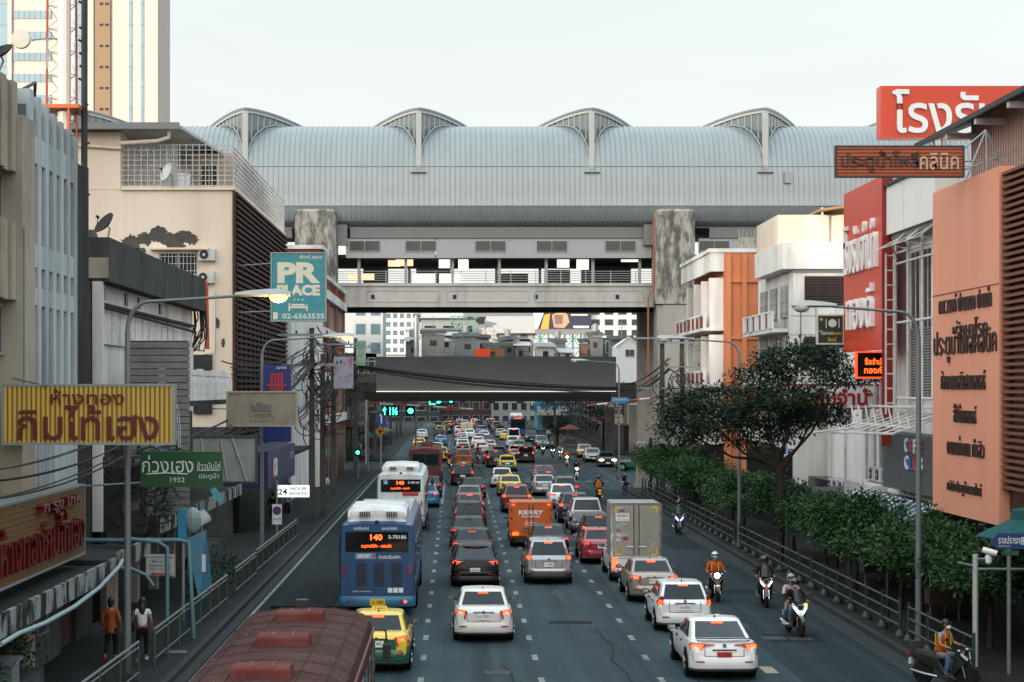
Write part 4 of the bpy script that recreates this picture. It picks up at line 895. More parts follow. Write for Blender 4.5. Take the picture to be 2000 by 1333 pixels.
far_box('rusty_house', 'small patched house with rust streaks and a dark balcony', 975, 1042, 655, 700, 318, M_conc, 10, 1, 2, roof=M_roofdk)
far_box('office_block', 'white office block stepped behind the advertising screen', 1150, 1255, 600, 662, 460, mat('white block wall', (.52, .53, .52), .8, var=.05), 20, 3, 4)
far_box('office_block', 'cream block rising at the centre behind the metal roofs', 905, 1050, 590, 640, 470, mat('cream block wall', (.50, .46, .41), .8, var=.05), 20, 2, 6)
far_box('glass_hall', 'dark green glazed hall with white roof edge beside the gabled house', 1160, 1260, 660, 700, 330, mat('dark green glazing', (.03, .06, .055), .2, var=.3), 14, 1, 5, roof=M_whitew)
a = P(1205, 700, 260); b = P(1250, 676, 260)
gh = T('gabled_house', 'small white gabled roof house standing over the far end of the footbridge', 'house', ((a.x+b.x)/2, 262, 8))
q = MB(); zt = ZY(660, 260); q.poly([(a.x, 260, 4), (b.x, 260, 4), (b.x, 260, b.z), ((a.x+b.x)/2, 260, zt), (a.x, 260, b.z)], (0, 1, 0), 8); q.build('wall', mat('bright white wall', (.62, .63, .62), .7, var=.03), gh); window(gh, 'F', 260, (a.x+b.x)/2+.2, ZY(690, 260), 1.2, 1.0)
q = MB()
for s_ in (-1, 1): xm = (a.x+b.x)/2; q.tube([(xm+s_*(b.x-a.x)*.56, 259.8, b.z-.15), (xm, 259.8, zt+.1)], .09, 6)
q.build('gable_trim', M_whitew, gh)
# advertising screen on its green scaffold
SB = T('advertising_screen', 'large lit advertising screen with orange picture on a green steel scaffold', 'billboard', (19, 400, 0))
a, b = P(1040, 596, 400), P(1155, 643, 400)
M_scr = mat('dark lit screen', (.010, .014, .030), emit=1.0)
q = MB(); q.box(a.x, b.x, 400, 400.8, b.z, a.z); q.build('screen', M_scr, SB)
q = MB(); q.box(a.x-.4, b.x+.9, 400.1, 401, b.z-1.2, b.z-.01); q.build('screen_frame', M_fascia, SB)
def spoly(pts, c, e, nm):
    q = MB(); q.poly([P(x, y, 399.98) for x, y in pts], (0, -1, 0), .03); q.build(nm, mat('screen '+nm, c, emit=e), SB)
spoly([(1041, 612), (1062, 612), (1050, 643), (1041, 643)], (.5, .48, .44), .8, 'pale_shape'); spoly([(1063, 616), (1074, 613), (1071, 643), (1056, 643)], (.75, .22, .02), .7, 'orange_shape')
spoly([(1078, 616), (1092, 608), (1108, 614), (1112, 630), (1102, 641), (1082, 640)], (.5, .20, .10), .6, 'hand_shape'); spoly([(1082, 615), (1100, 615), (1099, 634), (1084, 634)], (.10, .26, .42), .8, 'can_shape'); spoly([(1115, 614), (1148, 614), (1148, 617), (1115, 617)], (.4, .36, .24), .6, 'caption_shape'); spoly([(1120, 637), (1150, 637), (1150, 641), (1120, 641)], (.7, .7, .7), .7, 'footer_shape')
M_scaf = mat('green scaffold steel', (.08, .25, .21), .6, var=.2)
q = MB(); xs = [(px-VX)*400/F for px in (1040, 1056, 1072, 1088, 1104, 1120, 1136, 1152, 1166)]; zs = [ZY(py, 400) for py in (698, 680, 662, 646)]
for x in xs:
    for y in (400.3, 403): q.tube([(x, y, 4), (x, y, zs[-1])], .12, 5)
for z in zs: q.tube([(xs[0], 400.3, z), (xs[-1], 400.3, z)], .11, 5)
for i in range(len(xs)-1):
    for j in range(3): q.tube([(xs[i], 400.3, zs[j]), (xs[i+1], 400.3, zs[j+1])] if (i+j) % 2 else [(xs[i], 400.3, zs[j+1]), (xs[i+1], 400.3, zs[j])], .09, 4)
q.build('scaffold', M_scaf, SB)
SF = T('scaffold_frame', 'tall green steel scaffold tower on the low roofs left of the red sign', 'scaffold', (0, 322, 8))
q = MB(); xs = [(px-VX)*322/F for px in (882, 897, 912, 927)]; zs = [ZY(py, 322) for py in (668, 650, 634, 618)]
for x in xs: q.tube([(x, 322, zs[0]-4), (x, 322, zs[-1])], .09, 5)
for z in zs: q.tube([(xs[0], 322, z), (xs[-1], 322, z)], .07, 5)
for i in range(3):
    for j in range(3): q.tube([(xs[i], 322, zs[j]), (xs[i+1], 322, zs[j+1])], .06, 4)
q.build('lattice', M_scaf, SF)
q = MB(); c = P(942, 690, 300); q.obox(c, UX, NX, 2.6, 1.5, .3); q.alone('shop_sign', M_redsign, 'red shop sign with white curve above the far end of the grey hoarding', 'sign')
q = T('steel_post', 'tall pale steel post rising before the white apartment tower', 'post', P(813, 700, 300))
g = MB(); g.tube([P(813, 770, 300), P(813, 612, 300)], .42, 10); g.build('shaft', M_steel, q); g = MB(); g.tube([P(806, 614, 300), P(822, 614, 300)], .5, 8); g.build('head', M_steel, q)
rnd9 = random.Random(31)
for i in range(14):                           # low roofs, lean-tos and tanks crowding the view under the station
    px = 800+i*30+rnd9.uniform(-8, 8); w_ = rnd9.uniform(22, 44); py = rnd9.uniform(652, 690); Yq = rnd9.uniform(300, 316)
    c_ = rnd9.choice(((.30, .29, .27), (.16, .17, .17), (.09, .075, .065), (.38, .38, .36), (.13, .16, .17), (.20, .12, .09)))
    a, b = P(px, py, Yq), P(px+w_, 705, Yq)
    t = T('low_house', 'one of the low patched roof houses crowded behind the grey hoarding', 'house', ((a.x+b.x)/2, Yq, max(0, b.z)), 'low houses behind the hoarding')
    MB().box(a.x, b.x, Yq, Yq+6, b.z, a.z).build('wall', mat('low house wall %d' % (i % 6), c_, .9, var=.3, scale=.5, stain=(.06, .06, .055), amount=.5, streak=3), t)
    q = MB(); k = rnd9.uniform(-.7, .9); q.add([(a.x-.4, Yq-.6, a.z+.02), (b.x+.4, Yq-.6, a.z+.02+k*.4), (b.x+.4, Yq+6, a.z+.8+k*.4), (a.x-.4, Yq+6, a.z+.8), (a.x-.4, Yq-.6, a.z+.16), (b.x+.4, Yq-.6, a.z+.16+k*.4), (b.x+.4, Yq+6, a.z+.94+k*.4), (a.x-.4, Yq+6, a.z+.94)], [(3, 2, 1, 0), (4, 5, 6, 7), (0, 1, 5, 4), (1, 2, 6, 5), (2, 3, 7, 6), (3, 0, 4, 7)]); q.build('roof', rnd9.choice((M_roofdk, M_slate, M_greyf, M_fdark)), t)
    o = MB(); o.obox(((a.x+b.x)/2+rnd9.uniform(-.4, .4), Yq, (a.z+max(b.z, a.z-3))/2), UX, NX, (b.x-a.x)*.3, .9, .04); o.build('window', M_pane, t)
    if i % 3 == 0: o = MB(); o.lathe([(.5, a.z+.9), (.55, a.z+1.0), (.55, a.z+2.0), (.2, a.z+2.3)], ((a.x+b.x)/2, Yq+3, 0), 10); o.build('water_tank', M_steel, t)
    if i % 4 == 1:
        o = MB(); xm = (a.x+b.x)/2; o.tube([(xm, Yq+2, a.z), (xm, Yq+2, a.z+3.2)], .05, 4)
        for zz in (2.2, 2.8): o.tube([(xm-.7, Yq+2, a.z+zz), (xm+.7, Yq+2, a.z+zz)], .035, 4)
        o.build('aerial', M_steel, t)
# shopfronts closing the view below the footbridge
rnd = random.Random(11)
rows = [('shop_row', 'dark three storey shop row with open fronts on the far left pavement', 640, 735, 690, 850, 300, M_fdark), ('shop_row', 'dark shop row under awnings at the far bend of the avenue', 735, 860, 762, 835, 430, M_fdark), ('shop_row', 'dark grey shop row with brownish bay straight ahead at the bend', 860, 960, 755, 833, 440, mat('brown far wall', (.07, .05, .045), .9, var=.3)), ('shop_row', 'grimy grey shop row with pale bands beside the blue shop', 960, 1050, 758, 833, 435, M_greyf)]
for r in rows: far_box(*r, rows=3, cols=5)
bs = far_box('blue_shop', 'sky blue corner shop with blue signboards beyond the oncoming bus', 1050, 1166, 770, 850, 330, M_bluesh, 14)
q = MB(); c = P(1105, 806, 329.6); q.obox(c, UX, NX, 10.5, 1.0, .5); q.build('canopy', M_whitew, bs)
for (px, py, s_) in ((1080, 797, 'ร้านค้าปลีก'), (1104, 782, 'โทรศัพท์มือถือ')):
    q = MB(); c = P(px, py, 329.6); q.obox(c, UX, NX, 7.5, 1.2, .3); so = q.build('signboard', mat('blue signboard', (.02, .16, .34), .5), bs); q = MB(); add_text(q, s_, c+Vector((0, -.31, 0)), UX, NX, w=6, h=.8, bold=.02); q.build('lettering', M_lettw, so)
for px in (1070, 1098, 1126, 1150): window(bs, 'F', 329.95, (px-VX)*330/F, 1.6, 2.0, 2.4, pm=M_dark)
for i, (px0, px1, Y, pt, c) in enumerate(((1166, 1200, 300, 765, (.06, .05, .045)), (1200, 1262, 262, 768, (.08, .07, .06)))):
    far_box('shop_house', ('narrow dark shop house right of the blue shop', 'brownish shop house behind the oncoming queue')[i], px0, px1, pt, 850 if i == 0 else 866, Y, mat('far wall %d' % i, c, .9, var=.3), 14, 3, 3)
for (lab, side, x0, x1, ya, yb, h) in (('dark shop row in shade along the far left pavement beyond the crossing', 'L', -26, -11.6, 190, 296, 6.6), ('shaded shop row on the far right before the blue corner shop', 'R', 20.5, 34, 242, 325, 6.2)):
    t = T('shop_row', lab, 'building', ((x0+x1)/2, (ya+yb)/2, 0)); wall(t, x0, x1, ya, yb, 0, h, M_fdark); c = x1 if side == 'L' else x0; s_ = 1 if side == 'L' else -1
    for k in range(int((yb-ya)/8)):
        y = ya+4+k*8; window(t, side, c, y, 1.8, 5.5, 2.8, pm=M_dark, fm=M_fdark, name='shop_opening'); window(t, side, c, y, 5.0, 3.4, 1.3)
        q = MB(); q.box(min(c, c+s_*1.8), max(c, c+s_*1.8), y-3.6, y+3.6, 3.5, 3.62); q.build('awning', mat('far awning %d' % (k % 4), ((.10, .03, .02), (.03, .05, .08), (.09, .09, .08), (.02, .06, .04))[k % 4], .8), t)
# red white boom poles over the crossing and blue street plates
def boom(label, a, b, n=9):
    t = T('barrier_boom', label, 'barrier', a); a, b = Vector(a), Vector(b)
    for k, m in ((0, M_plateR_), (1, M_steelw)):
        q = MB()
        for i in range(k, n, 2): q.tube([a.lerp(b, i/n), a.lerp(b, (i+1)/n)], .10, 6)
        q.build('red_stripe' if k == 0 else 'white_stripe', m, t)
    q = MB(); q.tube([Vector((a.x, a.y, 0)), a+Vector((0, 0, .3))], .14, 8); q.build('post', M_steel, t)
M_plateR_ = mat('barrier red', (.30, .04, .02), .6)
boom('red and white level crossing boom raised level over the left lanes', P(716, 787, 182), P(950, 801, 182))
boom('short red and white level crossing boom over the oncoming lanes', P(1290, 776, 170), P(1145, 793, 170), 7)
def half_ring(w, zb, zt, y, dz=0.0):
    h = zt-zb
    half = [(0.80*w, zb), (0.95*w, zb+0.10*h), (0.995*w, zb+0.30*h), (w, zb+0.55*h), (0.985*w, zb+0.78*h), (0.93*w, zb+0.93*h), (0.82*w, zt), (0.4*w, zt+0.012)]
    return [(x, y, z) for x, z in half]+[(-x, y, z) for x, z in half[::-1]]
KINDS = {
 # L length, W width, top: deck profile (y, z), cabin base y0,y1, roof y0,y1, H height, belt z, r wheel radius
 'sedan':  dict(L=4.5, W=1.76, H=1.45, belt=0.96, r=0.31, top=[(0, .98), (.35, 1.04), (.9, 1.03), (3.3, .98), (3.7, .92), (4.3, .76), (4.5, .62)], cab=(.62, 3.45), roof=(1.35, 2.65)),
 'fastback': dict(L=4.65, W=1.80, H=1.42, belt=0.95, r=0.33, top=[(0, .95), (.25, 1.03), (.9, 1.0), (3.3, .95), (3.8, .88), (4.4, .74), (4.65, .6)], cab=(.42, 3.5), roof=(1.55, 2.6)),
 'hatch':  dict(L=4.0, W=1.73, H=1.50, belt=0.98, r=0.31, top=[(0, .98), (.3, 1.0), (2.8, .97), (3.3, .9), (3.85, .74), (4.0, .6)], cab=(.10, 3.0), roof=(.62, 2.15)),
 'suv':    dict(L=4.5, W=1.82, H=1.68, belt=1.08, r=0.35, top=[(0, 1.06), (.3, 1.1), (3.1, 1.08), (3.4, 1.03), (4.3, .9), (4.5, .7)], cab=(.08, 3.3), roof=(.48, 2.45)),
 'crossover': dict(L=4.4, W=1.80, H=1.56, belt=1.04, r=0.34, top=[(0, 1.0), (.2, 1.08), (3.0, 1.04), (3.4, .98), (4.2, .84), (4.4, .66)], cab=(.10, 3.25), roof=(1.05, 2.35)),
 'pickup': dict(L=5.3, W=1.86, H=1.80, belt=1.12, r=0.38, top=[(0, .72), (1.52, .72), (1.6, 1.12), (3.7, 1.10), (4.1, 1.04), (5.1, .95), (5.3, .72)], cab=(1.62, 4.0), roof=(1.85, 3.2)),
 'van':    dict(L=5.2, W=1.90, H=2.20, belt=1.15, r=0.34, top=[(0, 1.12), (.3, 1.16), (4.3, 1.12), (4.9, 1.0), (5.2, .75)], cab=(.06, 4.75), roof=(.25, 3.6)),
}
def lerp(a, b, t): return a+(b-a)*t
def car(kind, lit=True, front=False, label='', dark_front=True, plate='white', text='', lights='side', rails=False, spoiler=False, taxi=False, open_bed=True, dark_lower=False, headlit=False):
    K = KINDS[kind]; L, Wd, Ht, belt, r = K['L'], K['W'], K['H'], K['belt'], K['r']; w = Wd/2
    nm = {'sedan': 'sedan_car', 'fastback': 'sedan_car', 'hatch': 'hatchback_car', 'suv': 'suv_car', 'crossover': 'crossover_car', 'pickup': 'pickup_truck', 'van': 'passenger_van'}[kind]
    t = T('taxi_car' if taxi else nm, label, 'taxi' if taxi else {'pickup': 'pickup truck', 'van': 'van'}.get(kind, 'car'))
    def topz(y):
        q = K['top']
        for (a, za), (b, zb) in zip(q, q[1:]):
            if a <= y <= b: return lerp(za, zb, (y-a)/(b-a))
        return q[-1][1]
    bm = MB(); ys = [0, .05, .14, .3, .6, .95, 1.3, 1.6, 2.0, 2.5, 3.0]+[L-1.2, L-.9, L-.6, L-.32, L-.14, L-.05, L]
    if kind == 'pickup': ys += [1.52]
    ys = sorted(y for y in set(ys)); rings = []
    for y in ys:
        e = min(y, L-y); k = 1.0
        if e < .6: k = 1-.13*(1-e/.6)**2.4
        zb = .24+.16*max(0, 1-e/.3); zt = topz(y)-(.10*max(0, 1-e/.16)**2)
        rings.append(half_ring(w*k, zb, zt, y))
    bm.loft(rings)
    # cabin shell
    c0, c1 = K['cab']; r0, r1 = K['roof']; zr = Ht-.05; wb, wt = w*.93, w*.74
    if kind == 'van': wt = w*.84
    def cring(tt, inset=0.0, z=None):
        y0, y1, hw = lerp(c0, r0, tt)+inset, lerp(c1, r1, tt)-inset, lerp(wb, wt, tt**1.15)-inset
        z = lerp(belt-.04, zr, tt) if z is None else z
        pts = []
        for i in range(9):
            s = -1+2*i/8; pts.append((s*hw*.93, y0+.10*abs(s)**3*(1-.3*tt), z))
        for i in range(1, 8):
            q = i/8; pts.append((hw*(1-.05*abs(2*q-1)**6), lerp(y0+.1, y1-.12, q), z))
        for i in range(9):
            s = 1-2*i/8; pts.append((s*hw*.93, y1-.16*abs(s)**3, z))
        for i in range(1, 8):
            q = 1-i/8; pts.append((-hw*(1-.05*abs(2*q-1)**6), lerp(y0+.1, y1-.12, q), z))
        return pts
    bm.loft([cring(0), cring(.35), cring(.7), cring(.9), cring(1.0), cring(1.0, .05, zr+.025), cring(1.0, .16, zr+.042), cring(1.0, .36, Ht)])
    M0 = M_white
    bm.build('body', M0, t, smooth=38)
    # windows: patches on the shell
    def fpt(face, s, tt, o=.012):
        y0, y1, hw = lerp(c0, r0, tt), lerp(c1, r1, tt), lerp(wb, wt, tt**1.15); z = lerp(belt-.04, zr, tt)
        if face == 'rear':
            n = Vector((0, -(zr-belt), (r0-c0))).normalized()
            return Vector((s*hw*.93, y0+.10*abs(s)**3*(1-.3*tt), z))+n*o
        if face == 'front':
            n = Vector((0, (zr-belt), (c1-r1))).normalized()
            return Vector((s*hw*.93, y1-.16*abs(s)**3, z))+n*o
        sd = 1 if face == 'right' else -1
        return Vector((sd*(hw*(1-.05*abs(2*s-1)**6)+o), lerp(y0+.1, y1-.12, s), z+.3*o))
    def patch(face, s0, s1, t0, t1, name, ns=10, nt=6, m=None):
        g = MB(); rows = [[fpt(face, lerp(s0, s1, i/ns), lerp(t0, t1, j/nt)) for i in range(ns+1)] for j in range(nt+1)]
        g.loft(rows, closed=False, cap=False); return g.build(name, m or M_glass, t, smooth=60)
    rt = .95 if kind in ('hatch', 'suv', 'crossover') else .93
    if kind == 'pickup' and not open_bed: patch('rear', -.8, .8, .35, .92, 'rear_window')
    else: patch('rear', -.88, .88, .14, rt, 'rear_window')
    patch('front', -.9, .9, .12, .93, 'windshield')
    for sd in ('left', 'right'):
        qs = [(.10, .46), (.50, .86)] if kind != 'van' else [(.05, .33), (.36, .62), (.65, .9)]
        for a, b in qs: patch(sd, a, b, .20, .90, 'side_window', 5, 4)
    ub = MB(); ub.box(-.80*w, .80*w, .22, L-.25, .13, .27); ub.build('underbody', M_shadowgap, t)
    # wheels
    ya, yb = (.82, L-.86)
    if kind == 'pickup': ya = 1.15
    for y in (ya, yb):
        for sx in (-1, 1):
            x = sx*(w-.10)
            arch = MB(); arch.cyl((sx*(w-.10), y, r+.04), (1, 0, 0), r+.075, .215, 20); arch.build('wheel_arch', M_shadowgap, t)
            wh = MB(); wh.lathe([(r*.62, -.112), (r*.93, -.112), (r, -.08), (r, .08), (r*.93, .112), (r*.62, .112)], (x+sx*.012, y, r), 22, 'x')
            tw = wh.build('wheel', M_tyre, t, smooth=40)
            rm = MB(); rm.lathe([(.02, 0), (r*.2, .01), (r*.62, -.012)], (x+sx*.122, y, r), 14, 'x')
            for k in range(5):
                a = 2*pi*k/5; rm.tube([(x+sx*.128, y, r), (x+sx*.126, y+cos(a)*r*.6, r+sin(a)*r*.6)], .035, 5)
            rm.build('rim', M_rim, tw)
    # rear bumper (lower band) and front bumper
    def band(yr, sgn, z0, z1, proud, name, m):
        b = MB(); path = []
        for i in range(13):
            s = -1+2*i/12; k = abs(s)
            path.append((s*w*1.005*(1-.02*k), yr-sgn*(proud-(.30 if sgn else 0)*max(0, k-.72)**1.6*6)))
        rings = []
        for x, y in path:
            rings.append([(x, y, z0), (x, y-sgn*.025, z0+.05), (x, y-sgn*.03, lerp(z0, z1, .6)), (x, y, z1), (x, y+sgn*.12, z1), (x, y+sgn*.12, z0)])
        b.loft(rings); return b.build(name, m, t, smooth=50)
    zb_ = .44 if kind in ('suv', 'crossover', 'pickup', 'van') else .31
    band(0, 1, .24, zb_, .045, 'rear_bumper', M_trim)
    if kind in ('suv', 'crossover', 'hatch', 'pickup'): pass
    band(0, 1, zb_+.002, .62, .035, 'bumper_cover', M0)
    band(L, -1, .24, .42, .04, 'front_bumper', M_trim)
    # tail lamps
    lm = M_brake if lit else M_red
    SH = {'sedan': ([(.56, .95), (.90, .99), (.98, .84), (.94, .69), (.63, .70)], [(.63, .94), (.90, .965), (.95, .86), (.66, .84)]),
          'fastback': ([(.28, .935), (.90, .975), (.99, .89), (.93, .76), (.66, .785), (.58, .87)], [(.60, .915), (.90, .95), (.96, .88), (.91, .79), (.70, .80), (.68, .87)]),
          'crossover': ([(.46, .99), (.92, 1.03), (.99, .93), (.82, .82), (.70, .91)], [(.64, .975), (.92, 1.0), (.96, .92), (.82, .85)]),
          'hatch': ([(.75, 1.12), (.86, 1.13), (.99, .93), (.90, .74), (.80, .77)], [(.79, .98), (.89, 1.02), (.95, .91), (.87, .80)]),
          'suv': ([(.72, 1.14), (.91, 1.15), (.98, .98), (.94, .80), (.74, .84)], [(.76, 1.11), (.91, 1.12), (.95, .98), (.77, .98)]),
          'pickup': ([(.72, 1.08), (.88, 1.08), (.93, 1.0), (.93, .68), (.74, .68)], [(.75, 1.05), (.89, 1.05), (.91, .88), (.76, .88)]),
          'van': ([(.76, 1.36), (.90, 1.36), (.95, 1.1), (.94, .84), (.78, .84)], [(.79, 1.30), (.91, 1.30), (.92, 1.10), (.80, 1.10)])}[kind]
    for sx in (-1, 1):
        def lamp(poly, m, name, par, o):
            g = MB(); vs = []; k = len(poly)
            for back in (0, 1):
                for fx, z in poly: vs.append((sx*fx*w, -.022-o+(.30*max(0, (fx-.74)/.25)**1.8)+back*.07, z))
            g.add(vs, [tuple(range(k)), tuple(range(k, 2*k))[::-1]]+[(q, q+k, (q+1) % k+k, (q+1) % k) for q in range(k)]); return g.build(name, m, par)
        tl = lamp(SH[0], M_red, 'tail_light', t, 0)
        if lit: lamp(SH[1], M_brake, 'lit_lens', tl, .014)
        else: lamp([(lerp(fx, .8, .55), lerp(z, SH[0][-1][1]+.06, .55)) for fx, z in SH[0]], M_clear, 'reverse_lens', tl, .012)
        if kind == 'suv' and lit: patch('rear', sx*.90, sx*.985, .10, .62, 'pillar_light', 2, 6, M_red)
        rf = MB(); rf.cbox((sx*.70*w, -.075, .50), .22, .02, .035); rf.build('reflector', M_red, t)
    # high brake lamp
    hb = MB(); p = fpt('rear', 0, .88 if kind not in ('sedan', 'fastback') else .84, .03); hb.cbox(p, .30, .03, .035); hb.build('high_brake_light', lm, t)
    # plate, garnish, badge
    pz = .78 if kind in ('sedan', 'suv', 'van', 'hatch') else .66
    if kind == 'pickup': pz = .50
    pl = MB(); pl.cbox((0, -.03 if pz > .62 else -.10, pz), .38, .02, .17); pm = {'white': M_plate, 'yellow': M_plateY, 'red': M_plateR}[plate]
    plo = pl.build('number_plate', pm, t)
    if text:
        tx = MB(); add_text(tx, text, (0, -.043 if pz > .62 else -.113, pz+.01), UX, NX, w=.30, h=.085, bold=.008); tx.build('plate_lettering', M_ink, plo)
    g = MB(); g.cbox((0, -.022, pz+.135), .62, .03, .028); g.build('lid_garnish', M_chrome if kind in ('sedan', 'suv') else M_trim, t)
    bg_ = MB(); bg_.cyl((0, -.028, .91 if kind in ('sedan', 'fastback') else .98), (0, 1, 0), .05, .02, 12); bg_.build('badge', M_chrome, t)
    gp = MB()
    for sx in (-1, 1): gp.box(sx*.56*w-.006, sx*.56*w+.006, -.012, .02, .63, .96)
    gp.box(-.56*w, .56*w, -.012, .02, .626, .636); gp.build('lid_seam', M_shadowgap, t)
    # mirrors, headlamps, grille
    for sx in (-1, 1):
        mr = MB(); y = c1-.55; mr.ell((sx*(w+.12), y, belt+.06), .13, .07, .085, 10, 7); mr.tube([(sx*(w-.08), y+.02, belt), (sx*(w+.06), y+.02, belt+.04)], .03, 6)
        m1 = mr.build('wing_mirror', M_trim, t, smooth=60)
        mg = MB(); mg.cbox((sx*(w+.12), y-.068, belt+.06), .19, .012, .12); mg.build('mirror_glass', M_chrome, m1)
        hl = MB(); hl.ell((sx*.70*w, L-.14, .70), .24, .12, .085, 12, 7); h1 = hl.build('headlight', M_headon if headlit else M_clear, t, smooth=60)
        for y0 in (lerp(c0, c1, .45), lerp(c0, c1, .75)) if kind != 'van' else (2.0,):
            dh = MB(); dh.cbox((sx*(w*.995), y0, belt-.12), .05, .18, .03); dh.build('door_handle', M_trim, t)
    gr = MB(); gr.cbox((0, L-.02, .60), .9, .1, .14); gr.build('grille', M_trim, t)
    fp = MB(); fp.cbox((0, L+.085, .42), .36, .015, .12); fp.build('number_plate', M_plate, t)
    if rails:
        for sx in (-1, 1):
            rl = MB(); x = sx*wt*.88; rl.tube([(x, r0+.15, Ht-.02), (x, r0+.25, Ht+.05), (x, r1-.15, Ht+.05), (x, r1-.05, Ht-.02)], .022, 6); rl.build('roof_rail', M_trim, t)
    if spoiler:
        sp = MB()
        if kind == 'fastback': sp.loft([[(x, y, 1.055+.02*(1-abs(x)/w)), (x, y+.16, 1.045), (x, y+.16, 1.065), (x, y, 1.08+.02*(1-abs(x)/w))] for x, y in [(-.78*w, .12), (-.6*w, .06), (0, .02), (.6*w, .06), (.78*w, .12)]])
        else: sp.loft([[(x, y, Ht-.10), (x, y+.35, Ht-.03), (x, y+.35, Ht), (x, y, Ht-.06)] for x, y in [(-.72*wt, r0-.10), (-.5*wt, r0-.16), (0, r0-.2), (.5*wt, r0-.16), (.72*wt, r0-.10)]])
        sp.build('spoiler', M_trim, t, smooth=40)
    an = MB(); an.loft([[(-.02, r0+.2, Ht-.01), (.02, r0+.2, Ht-.01), (.02, r0+.36, Ht-.01), (-.02, r0+.36, Ht-.01)], [(-.006, r0+.2, Ht+.06), (.006, r0+.2, Ht+.06), (.006, r0+.24, Ht+.06), (-.006, r0+.24, Ht+.06)]]); an.build('roof_antenna', M_trim, t)
    if kind == 'pickup' and open_bed:
        bd = MB()
        for sx in (-1, 1): bd.box(sx*w*.86-.05, sx*w*.86+.05, .04, 1.58, .70, 1.12)
        bd.box(-w*.86, w*.86, 1.50, 1.58, .70, 1.12); bd.build('bed_side', M0, t)
        tg = MB(); tg.box(-w*.80, w*.80, -.02, .05, .62, 1.12); tgo = tg.build('tailgate', M0, t)
        th = MB(); th.cbox((0, -.03, .94), .34, .03, .10); th.build('tailgate_handle', M_trim, tgo)
    if taxi:
        ts = MB(); ts.loft([[(-.24, 1.9, Ht-.01), (.24, 1.9, Ht-.01), (.24, 2.08, Ht-.01), (-.24, 2.08, Ht-.01)], [(-.20, 1.94, Ht+.09), (.20, 1.94, Ht+.09), (.20, 2.04, Ht+.09), (-.20, 2.04, Ht+.09)]])
        tso = ts.build('roof_sign', M_plateY, t)
        tx = MB(); add_text(tx, 'TAXI', (0, 1.905, Ht+.045), UX, NX, w=.30, h=.055); tx.build('sign_lettering', M_ink, tso)
        lw = MB(); # two tone lower body: a painted belt band down each side and round the tail
        for sx in (-1, 1):
            rings = []
            for y in [.1, .35, .9, 1.8, 2.7, L-.8, L-.3]:
                e = min(y, L-y); k = 1.0 if e >= .6 else 1-.13*(1-e/.6)**2.4
                rings.append([(sx*(w*k*.955+.006), y, .34), (sx*(w*k*.998+.006), y, .50), (sx*(w*k+.006), y, .62), (sx*(w*k+.004), y, .70), (sx*(w*k-.03), y, .70), (sx*(w*k-.06), y, .34)])
            lw.loft(rings)
        lw.box(-.60*w, .60*w, -.014, .03, .62, .90); lw.build('two_tone_panel', M_tgreen, t, smooth=50)
    return t
CARN = {}
# ------------------------------------------------------------------ buses
M_busblue = mat('blue bus paint', (0.014, 0.066, 0.165), 0.35, coat=0.2, stain=(0.02, 0.05, 0.09), amount=0.5, streak=4, scale=2)
M_busblue2 = mat('pale blue bus bumper paint', (0.04, 0.17, 0.29), 0.4)
M_buswhite = mat('off white bus paint', (0.62, 0.66, 0.66), 0.4, stain=(0.3, 0.31, 0.31), amount=0.6, scale=2.5, streak=3)
M_busroof = mat('weathered grey bus roof', (0.36, 0.38, 0.38), 0.55, stain=(0.16, 0.16, 0.16), amount=0.8, scale=1.2, streak=0.5)
M_maroon = mat('faded maroon bus roof', (0.050, 0.019, 0.016), 0.8, var=0.4, scale=2.5, stain=(0.088, 0.046, 0.039), amount=0.8, streak=0.6, bump=0.4, lo=0.42)
M_maroon2 = mat('maroon bus side paint', (0.10, 0.015, 0.015), 0.4)
M_hatch = mat('dusty red roof hatch', (0.115, 0.026, 0.023), 0.8, var=0.25, stain=(0.15, 0.065, 0.057), amount=0.6)
M_lettw = mat('white lettering', (0.75, 0.77, 0.77), 0.5)
M_cream = mat('cream bus paint', (0.55, 0.48, 0.34), 0.5)
